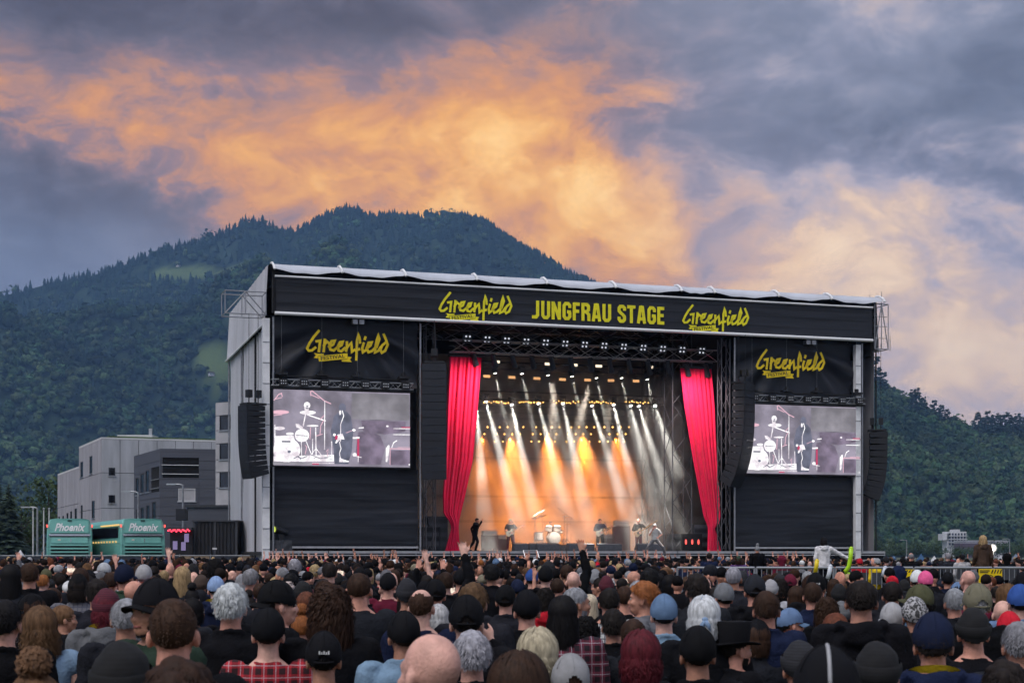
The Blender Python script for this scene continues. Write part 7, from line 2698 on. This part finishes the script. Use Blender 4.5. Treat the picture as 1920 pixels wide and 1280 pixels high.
# ---- the thousands further on: one mass
def far_crowd():
    r = np.random.RandomState(17)
    rr = random.Random(5)
    temps = []

    def tmpl(arms, hat):
        V, F, Cc = [], [], []

        def put(mb, c):
            o = len(V)
            V.extend(mb.v)
            F.extend([tuple(i + o for i in f) for f in mb.f])
            Cc.extend([c] * len(mb.v))
        t = MB()
        t.loft([ring(z, rx, ry, 0, 10) for z, rx, ry in ((.0, .17, .13), (.8, .2, .15), (1.2, .21, .15), (1.38, .22, .13), (1.45, .13, .09), (1.5, .06, .06))])
        for s in (-1, 1):
            t.tube((s * .2, 0, 1.38), (s * .26, -.02, 1.0), .07, .055, 6) if not arms else None
        put(t, 1)
        h = MB()
        h.ball((0, .0, 1.63), (.073, .09, .115), 10, 7)
        h.tube((0, -.01, 1.46), (0, 0, 1.56), .055, .05, 8, False)
        for s in (-1, 1):
            h.ball((s * .074, 0, 1.61), (.012, .02, .03), 5, 4)
        if arms:
            for s in (-1, 1) if arms == 2 else (1,):
                h.tube((s * .24, .08, 1.64), (s * .2 + rr.uniform(-.05, .05), .1, 1.92), .042, .03, 6)
                h.ball((s * .2, .1, 1.97), (.035, .02, .06), 6, 4)
                for q in range(3):
                    h.tube((s * .2 + .02 * (q - 1), .1, 2.0), (s * .2 + .04 * (q - 1), .1, 2.07), .009, .007, 4)
        put(h, 2)
        if arms:
            t = MB()
            for s in (-1, 1) if arms == 2 else (1,):
                t.tube((s * .19, 0, 1.4), (s * .25, .08, 1.66), .07, .055, 6)
            put(t, 1)
        g_ = MB()
        if hat == 'cap':
            g_.ball((0, -.005, 1.675), (.088, .106, .095), 10, 7)
            g_.loft([[Vector((math.sin(a) * .08, .08 + math.cos(a) * k, 1.68 - .02 * (k > .04))) for a in np.linspace(-1.2, 1.2, 6)] for k in (.02, .09)], False, False)
        elif hat == 'long':
            g_.loft([ring(z, rx, ry, -.02, 10) for z, rx, ry in ((1.36, .07, .05), (1.5, .095, .08), (1.64, .088, .1), (1.72, .075, .085), (1.765, .03, .03))])
        elif hat == 'short':
            g_.ball((0, -.015, 1.672), (.081, .098, .092), 10, 7)
        if hat != 'none':
            put(g_, 3)
        tri = []
        for f in F:
            for i in range(1, len(f) - 1):
                tri.append((f[0], f[i], f[i + 1]))
        return np.array(V), np.array(tri), np.array(Cc)
    for arms, hat in ((0, 'short'), (0, 'cap'), (0, 'long'), (0, 'none'), (1, 'short'), (2, 'cap'), (1, 'cap'), (2, 'short')):
        temps.append(tmpl(arms, hat))
    pts = []
    y = 20.5
    while y < 84:
        x = -(.34 * y + 1)
        while x < .34 * y + 1:
            X, Y = x + rr.uniform(-.16, .16), y + rr.uniform(-.2, .2)
            x += .58 if y < 45 else .66
            uu = SM.inverted() @ Vector((X, Y, 0))
            if uu.y > (-4.2 if uu.x > -1 else -1.0) or Y > 82:
                continue
            if bx_of(X, Y) > 1245 and 26 < Y < 46.5:
                continue
            if Y < 29.5 and (too_close(X, Y, .45) or rr.random() < max(0, (27 - Y) / 9)):
                continue
            bx = bx_of(X, Y)
            if 45.2 < Y < 51 and bx > 1250:
                continue
            if Y > 51 and bx > 1300 and rr.random() < .35:
                continue
            pts.append((X, Y, uu.y))
        y += .64 if y < 45 else .78
    P = np.array(pts)
    n = len(P)
    front = P[:, 2] > -16
    ups = (r.rand(n) < np.where(front & (P[:, 0] > -11) & (P[:, 0] < 14), .2, .006))
    kind = np.where(ups, r.randint(4, 8, n), r.choice([0, 0, 0, 1, 1, 2, 3], n))
    kind = np.where((kind == 3) & (r.rand(n) < .5), 0, kind)
    sk = np.array(SKIN)
    topc = np.array([TC[pick(TOPC)] for _ in range(n)])
    skc = sk[r.randint(0, len(sk), n)]
    hairc = np.array([HC[pick(HAIRC)] for _ in range(n)])
    hatc = np.array([TC[pick(HATC)] for _ in range(n)])
    VV, FF, CC = [], [], []
    off = 0
    for k, (v, f, c) in enumerate(temps):
        ix = np.where(kind == k)[0]
        if not len(ix):
            continue
        rot = r.randn(len(ix)) * .6
        hs = np.clip(1 + r.randn(len(ix)) * .055, .88, 1.1) * .985
        cs, sn = np.cos(rot), np.sin(rot)
        x = (v[None, :, 0] * cs[:, None] - v[None, :, 1] * sn[:, None]) + P[ix, 0][:, None]
        y = (v[None, :, 0] * sn[:, None] + v[None, :, 1] * cs[:, None]) + P[ix, 1][:, None]
        z = v[None, :, 2] * hs[:, None]
        VV.append(np.stack([x, y, z], -1).reshape(-1, 3))
        FF.append((f[None] + (np.arange(len(ix)) * len(v))[:, None, None] + off).reshape(-1, 3))
        off += len(ix) * len(v)
        hc_ = hatc if k in (1, 5, 6) else hairc
        col = np.where((c == 1)[None, :, None], topc[ix][:, None, :], np.where((c == 2)[None, :, None], skc[ix][:, None, :], hc_[ix][:, None, :]))
        CC.append(col.reshape(-1, 3))
    V, F, C = np.concatenate(VV), np.concatenate(FF), np.concatenate(CC)
    me = bpy.data.meshes.new('crowd')
    me.vertices.add(len(V))
    me.vertices.foreach_set('co', V.ravel())
    me.loops.add(len(F) * 3)
    me.loops.foreach_set('vertex_index', F.ravel())
    me.polygons.add(len(F))
    me.polygons.foreach_set('loop_start', np.arange(0, len(F) * 3, 3))
    me.polygons.foreach_set('use_smooth', np.ones(len(F), bool))
    me.update()
    at = me.color_attributes.new('tint', 'FLOAT_COLOR', 'POINT')
    at.data.foreach_set('color', np.concatenate([C, np.ones((len(C), 1))], 1).ravel())
    o = obj('crowd', me, mat('crowd_tint', attr='tint', rough=.9, var=.35, scale=14, spec=.12))
    tag(o, 'dense far crowd of festival-goers packed up to the stage', 'crowd', kind='stuff')


far_crowd()
# ============================================================ band members and people on the raised platform
sit = lambda s: [(s * .09, 0, .92), (s * .13, .42, .90), (s * .13, .40, .48)]
FIG['seated'] = Figure([ARM_DOWN(-1), ARM_DOWN(1)], [sit(-1), sit(1)])
FIG['guitar'] = Figure([[(-.185, 0, 1.425), (-.36, .10, 1.20), (-.50, .26, 1.30)], [(.185, 0, 1.425), (.30, -.02, 1.17), (.09, .20, 1.06)]], [[(-.09, 0, .92), (-.15, .05, .50), (-.2, 0, .10)], [(.09, 0, .92), (.14, .03, .50), (.17, -.06, .10)]], tilt=-.15)
FIG['bass'] = Figure([[(-.185, 0, 1.425), (-.38, .12, 1.27), (-.56, .26, 1.42)], [(.185, 0, 1.425), (.31, -.02, 1.17), (.10, .20, 1.06)]], tilt=-.12, yaw=-.3)
FIG['walk'] = Figure([[(-.185, 0, 1.425), (-.26, -.22, 1.2), (-.22, -.18, 1.0)], [(.185, .03, 1.43), (.2, .27, 1.34), (.18, .40, 1.56)]], [[(-.09, 0, .92), (-.1, .14, .52), (-.1, .02, .10)], [(.09, 0, .92), (.1, -.04, .50), (.1, -.30, .13)]], lambda z: (0, max(0, z - .9) * .22), head=(0, .13, -.02))
FIG['lunge'] = Figure([[(-.185, .02, 1.33), (-.36, .02, 1.12), (-.2, .17, 1.0)], [(.185, .04, 1.33), (.27, .14, 1.1), (.12, .30, 1.33)]], [[(-.09, 0, .82), (-.42, .14, .46), (-.52, -.02, .10)], [(.09, 0, .82), (.36, .1, .46), (.56, -.06, .10)]], lambda z: (0, max(0, z - .9) * .12), head=(0, .08, -.09))
FIG['drummer'] = Figure([[(-.185, .02, 1.42), (-.32, .2, 1.2), (-.18, .42, 1.28)], [(.185, .02, 1.42), (.32, .2, 1.2), (.2, .42, 1.24)]], [sit(-1), sit(1)], lambda z: (0, max(0, z - .9) * .1), head=(0, .05, 0))
FIG['reach'] = Figure([ARM_DOWN(-1), [(.185, 0, 1.42), (.46, .06, 1.27), (.72, .10, 1.14)]])
FACE = TH + PI


def on_stage(X, v, z=DZ, **kw):
    u = uz(X, 1030, v)[0]
    p = S(u, v, z)
    kw.setdefault('rz', FACE)
    rz = kw.pop('rz')
    return person(p, rz, **kw), p, rz


on_stage(890, 1.6, rz=FACE + R(62), height=1.78, label='singer in black walking across the stage with one hand raised', fig='walk', hair='short', hairc='black', top='jacket', topc='black', legc='black', seed=901, face=True, group='band')
g1 = on_stage(957, 5.0, height=1.8, label='fair-haired guitarist in a dark shirt lit white from above', fig='guitar', hair='messy', hairc='pale blond', top='tee', topc='charcoal', legc='maroon', seed=902, face=True, beard=True, group='band')
g2 = on_stage(1125, 4.6, height=1.84, label='dark-haired guitarist in navy in front of the orange glow', fig='guitar', hair='short', hairc='dark', top='jacket', topc='navy', legc='black', seed=903, face=True, group='band')
g3 = on_stage(1197, 3.9, height=1.84, label='bald bass player in a black top with white sleeve stripes', fig='bass', hair=None, hairc='grey', top='jacket', topc='black', legc='maroon', seed=904, face=True, group='band')
on_stage(1228, -.6, z=1.90, rz=FACE - R(25), height=1.78, label='singer in white shirt lunging on the front step', fig='lunge', hair='messy', hairc='white', top='tee', topc='white', legc='grey', seed=905, face=True, group='band')
on_stage(1032, 8.45, z=kz - .42, height=1.76, label='drummer seated behind the pearl drum kit', fig='drummer', hair='buzz', hairc='dark', top='tee', topc='brown', legc='black', seed=906, face=True, group='band')


def guitar(name, label, p, rz, m, dy, neck_end, h, sc=1.0):
    T = thing(name, label, 'guitar', tuple(p), 'L', 'guitars', rz)
    c = Vector((.06, .205, 1.03)) * h
    e = Vector(neck_end) * h
    ax = (e - c).normalized()
    nr = Vector((0, 1, 0))
    up = nr.cross(ax).normalized()
    out = [(-.26, .02), (-.25, .12), (-.17, .17), (-.06, .14), (.02, .12), (.12, .17), (.2, .14), (.13, .07), (.12, -.06), (.16, -.13), (.08, -.15), (-.02, -.12), (-.1, -.15), (-.2, -.16), (-.25, -.1)]
    pts = [c + ax * a * sc + up * b * sc for a, b in out]
    part(MB().prism(pts, nr * .045), 'body', m, T)
    part(MB().prism([c + ax * a * sc + up * b * sc + nr * .046 for a, b in [(-.1, .06), (.08, .06), (.1, -.03), (-.02, -.09), (-.12, -.04)]], nr * .004), 'pickguard', M_flight if m is not M_cream else M_head, T)
    q = MB()
    L = (e - c).length
    q.prism([c + ax * .1 + up * .028 + nr * .045, c + ax * .1 - up * .028 + nr * .045, e - up * .022 + nr * .04, e + up * .022 + nr * .04], nr * .022)
    part(q, 'neck', M_maple, T)
    part(MB().prism([e + up * .03 + nr * .04, e - up * .03 + nr * .04, e + ax * .17 - up * .05 + nr * .035, e + ax * .19 + up * .01 + nr * .035], nr * .018), 'headstock', M_maple if m is not M_cream else M_cream, T)
    for k in range(3):
        pos = c + ax * (-.1 + .07 * k) + nr * .051
        part(MB().prism([pos + up * .045, pos - up * .045, pos - up * .045 + ax * .02, pos + up * .045 + ax * .02], nr * .008), 'pickup', M_blackmetal, T)


guitar('electric_guitar', 'white electric guitar of the fair-haired player', g1[1], g1[2], M_cream, 0, (-.58, .30, 1.34), 1.8 / 1.755)
guitar('electric_guitar', 'cream electric guitar of the player in navy', g2[1], g2[2], M_cream, 0, (-.58, .30, 1.34), 1.84 / 1.755)
guitar('bass_guitar', 'pale bass guitar with a long neck pointing up to the lunging singer', g3[1], g3[2], mat('natural_ash', (.5, .36, .24), .4), 0, (-.78, .32, 1.58), 1.84 / 1.755, 1.1)

# ---- raised viewing platform with a railing
PD = 46.0
pxa, pxb = px(1268) * PD, px(2010) * PD
T = thing('viewing_platform', 'raised viewing platform with black skirt behind the rail', 'platform', (pxa, PD, 0), 'W')
part(MB().box(pxa, pxb, PD + .06, PD + 4.5, .7, .8), 'deck', M_deck, T)
part(MB().box(pxa, pxb, PD + .1, PD + .14, 0, .7), 'skirt', M_black, T)
for k in range(6):
    x = pxa + .1 + k * (pxb - pxa - .3) / 5
    part(MB().box(x, x + .08, PD + .2, PD + .28, 0, .7), 'leg', M_galv, T)
n = 5
for k in range(n):
    a, b = pxa + (pxb - pxa) * k / n + .03, pxa + (pxb - pxa) * (k + 1) / n - .03
    T = thing('crowd_barrier', 'grey tube railing section on the viewing platform, %s from the stage mouth' % ordn[k], 'railing', (a, PD, .8), 'W', 'platform railing')
    rod(T, 'top_rail', (a, PD, 1.63), (b, PD, 1.63), .036, M_galv)
    rod(T, 'bottom_rail', (a, PD, .92), (b, PD, .92), .025, M_galv)
    for x in (a, b):
        rod(T, 'post', (x, PD, .8), (x, PD, 1.63), .032, M_galv)
    for q in range(1, 15):
        x = a + (b - a) * q / 15
        rod(T, 'bar', (x, PD, .92), (x, PD, 1.62), .012, M_galv)
M_signy = mat('warning_yellow', (.80, .56, .0), .6, .08)
for k, (X0, X1, Y0, Y1) in enumerate(((1668, 1714, 1067, 1085), (1835, 1879, 1066, 1092))):
    xa, xb, za, zb = px(X0) * 45.9, px(X1) * 45.9, wz(Y1, 45.9), wz(Y0, 45.9)
    T = thing('warning_sign', 'yellow warning sign with black stripes hung on the rail, %s' % ('half hidden by a navy hood' if k == 0 else 'near the khaki cap'), 'sign', (xa, 45.9, za), 'W', 'warning signs')
    part(MB().box(xa, xb, 45.895, 45.91, za, zb), 'plate', M_signy, T)
    w, h = xb - xa, zb - za
    for q in range(4):
        x = xa + w * (.52 + .12 * q)
        part(MB().add([(x, 45.892, zb - h * .32), (x + w * .055, 45.892, zb - h * .32), (x + w * .115, 45.892, zb - h * .06), (x + w * .06, 45.892, zb - h * .06)], [(0, 1, 2, 3)]), 'stripe', M_ink, T)
    part(MB().box(xa + w * .04, xa + w * .46, 45.89, 45.893, zb - h * .16, zb - h * .09), 'text_bar', M_ink, T)
    part(MB().box(xa + w * .04, xa + w * .40, 45.89, 45.893, zb - h * .28, zb - h * .21), 'text_bar', M_ink, T)
    rg = MB()
    cx, cz = xa + w * .5, za + h * .33
    rg.add([(cx + r_ * math.cos(t), 45.89, cz + r_ * math.sin(t)) for r_ in (h * .24, h * .19) for t in np.linspace(0, 2 * PI, 20, endpoint=False)], [(i, (i + 1) % 20, 20 + (i + 1) % 20, 20 + i) for i in range(20)])
    part(rg, 'symbol_ring', M_ink, T)
    part(MB().disc((cx, 45.889, cz), h * .09, 12), 'symbol_dot', M_ink, T)

PLAT = [
    (1545, 1006, 46.5, -4, 'reach', K('bob', 'dark', 'cap', 'black', 'hoodie', 'white'), 'person in white hoodie and black cap on the platform, one arm stretched along the rail'),
    (1843, 1004, 46.6, 4, 'down', K('wavy', 'blond', tc='brown', top='hoodie'), 'blond woman in a brown-grey jacket standing on the platform before the floodlight'),
    (1420, 1019, 46.7, 5, 'down', K('bun', 'grey', tc='black'), 'person with grey hair tied up and black jacket standing on the platform'),
]
for k, (X, yt, d, deg, fig, look, lab) in enumerate(PLAT):
    h = CAMZ + py(yt) * d - .8 - ADD.get(look['hat'] or look['hair'], 0)
    fg = look.pop('fig', fig)
    look['fig'] = fig
    if look['top'] == 'hoodie' and fig == 'reach':
        pass
    person((px(X) * d, d, .8), R(deg), h, lab, group='people on the platform', seed=700 + k, **look)
SEAT = [(1330, 1036, K('short', 'dark', tc='navy'), 'dark-haired man in navy seated on the platform'), (1385, 1041, K('bob', 'brown', 'cap', 'dark green', 'jacket', 'purple'), 'person in a dark cap and purple jacket seated on the platform'), (1466, 1041, K(None, 'dark', 'hood', 'maroon', 'hood_up', 'maroon'), 'person with a maroon hood up seated on the platform'), (1612, 1046, K(None, 'dark', 'cap', 'red', 'jacket', 'red'), 'person in a red cap seated behind the neon stick'), (1645, 1046, K(None, 'dark', 'cap', 'light grey', 'jacket', 'yellow'), 'person in a pale cap and high-visibility vest seated on the platform'), (1693, 1043, K('short', 'dark', 'cap', 'black', 'jacket', 'red'), 'person in black cap and red collar seated on the platform'), (1708, 1036, K('bald_ring', 'grey', tc='black'), 'balding man in black seated on the platform'), (1777, 1036, K('short', 'grey', tc='charcoal'), 'grey-haired man seated on the platform'), (1804, 1038, K('short', 'black', tc='light grey'), 'black-haired man in a light grey top seated on the platform'), (1888, 1037, K(None, 'dark', 'hood', 'black', 'hood_up', 'black'), 'person with a black hood up seated near the hillside edge'), (1662, 1042, K(None, 'dark', 'beanie', 'black', 'jacket', 'black'), 'person in a black beanie seated on the platform')]
for k, (X, yt, look, lab) in enumerate(SEAT):
    d = 47.6 + .5 * (k % 2)
    ztop = CAMZ + py(yt) * d
    h = 1.72
    look['fig'] = 'seated'
    x = px(X) * d
    b = ztop - h - ADD.get(look['hat'] or look['hair'], 0)
    person((x, d, b), R((k * 37) % 30 - 15), h, lab, group='people on the platform', seed=740 + k, **look)
    zs = b + .82
    T = thing('folding_chair', 'folding chair under the ' + ' '.join(lab.replace('person in a ', '').replace('person with a ', '').replace('person in ', '').split()[:4]) + ' sitter', 'chair', (x, d, .8), 'W', 'platform chairs')
    part(MB().box(x - .21, x + .21, d - .2, d + .24, zs - .07, zs - .03), 'seat', M_flight, T)
    part(MB().box(x - .21, x + .21, d - .26, d - .23, zs + .15, zs + .5), 'backrest', M_flight, T)
    for sx in (-.2, .2):
        for sy in (-.2, .22):
            rod(T, 'leg', (x + sx, d + sy, .8), (x + sx, d + sy * .8, zs - .07), .012, M_galv)
        rod(T, 'back_post', (x + sx, d - .245, zs - .07), (x + sx, d - .245, zs + .5), .012, M_galv)
# inflatable sticks
for k, (pts, c, lab) in enumerate([([(1596, 1028), (1595, 1045), (1592, 1062), (1586, 1070), (1588, 1075), (1594, 1076)], (.45, .75, .02), 'neon green inflatable stick with a hooked end held up at the rail'), ([(1532, 1051), (1531, 1061), (1529, 1073)], (.85, .62, .02), 'yellow inflatable stick held up below the white hoodie'), ([(1557, 1061), (1555, 1075), (1552, 1084)], (.65, .68, .75), 'white inflatable stick beside the yellow one'), ([(1660, 1064), (1658, 1073), (1656, 1080)], (.6, .64, .72), 'white inflatable stick near the striped sign')]):
    d = 44.5
    P = [wpt(X, Y, d) for X, Y in pts]
    P = [p + Vector((0, .02 * i, 0)) for i, p in enumerate(P)]
    base = P[-1]
    T = thing('inflatable_stick', lab, 'toy', tuple(base), 'W', 'inflatable sticks')
    part(MB().path(P, [.06] * len(P), 10).ball(P[0], .06, 10, 8), 'tube', mat('vinyl_%d' % k, c, .35, .05), T, True)
    hb_ = MB()
    hb_.ball(P[-1], .045, 8, 6)
    part(hb_, 'grip', M_flight, T)
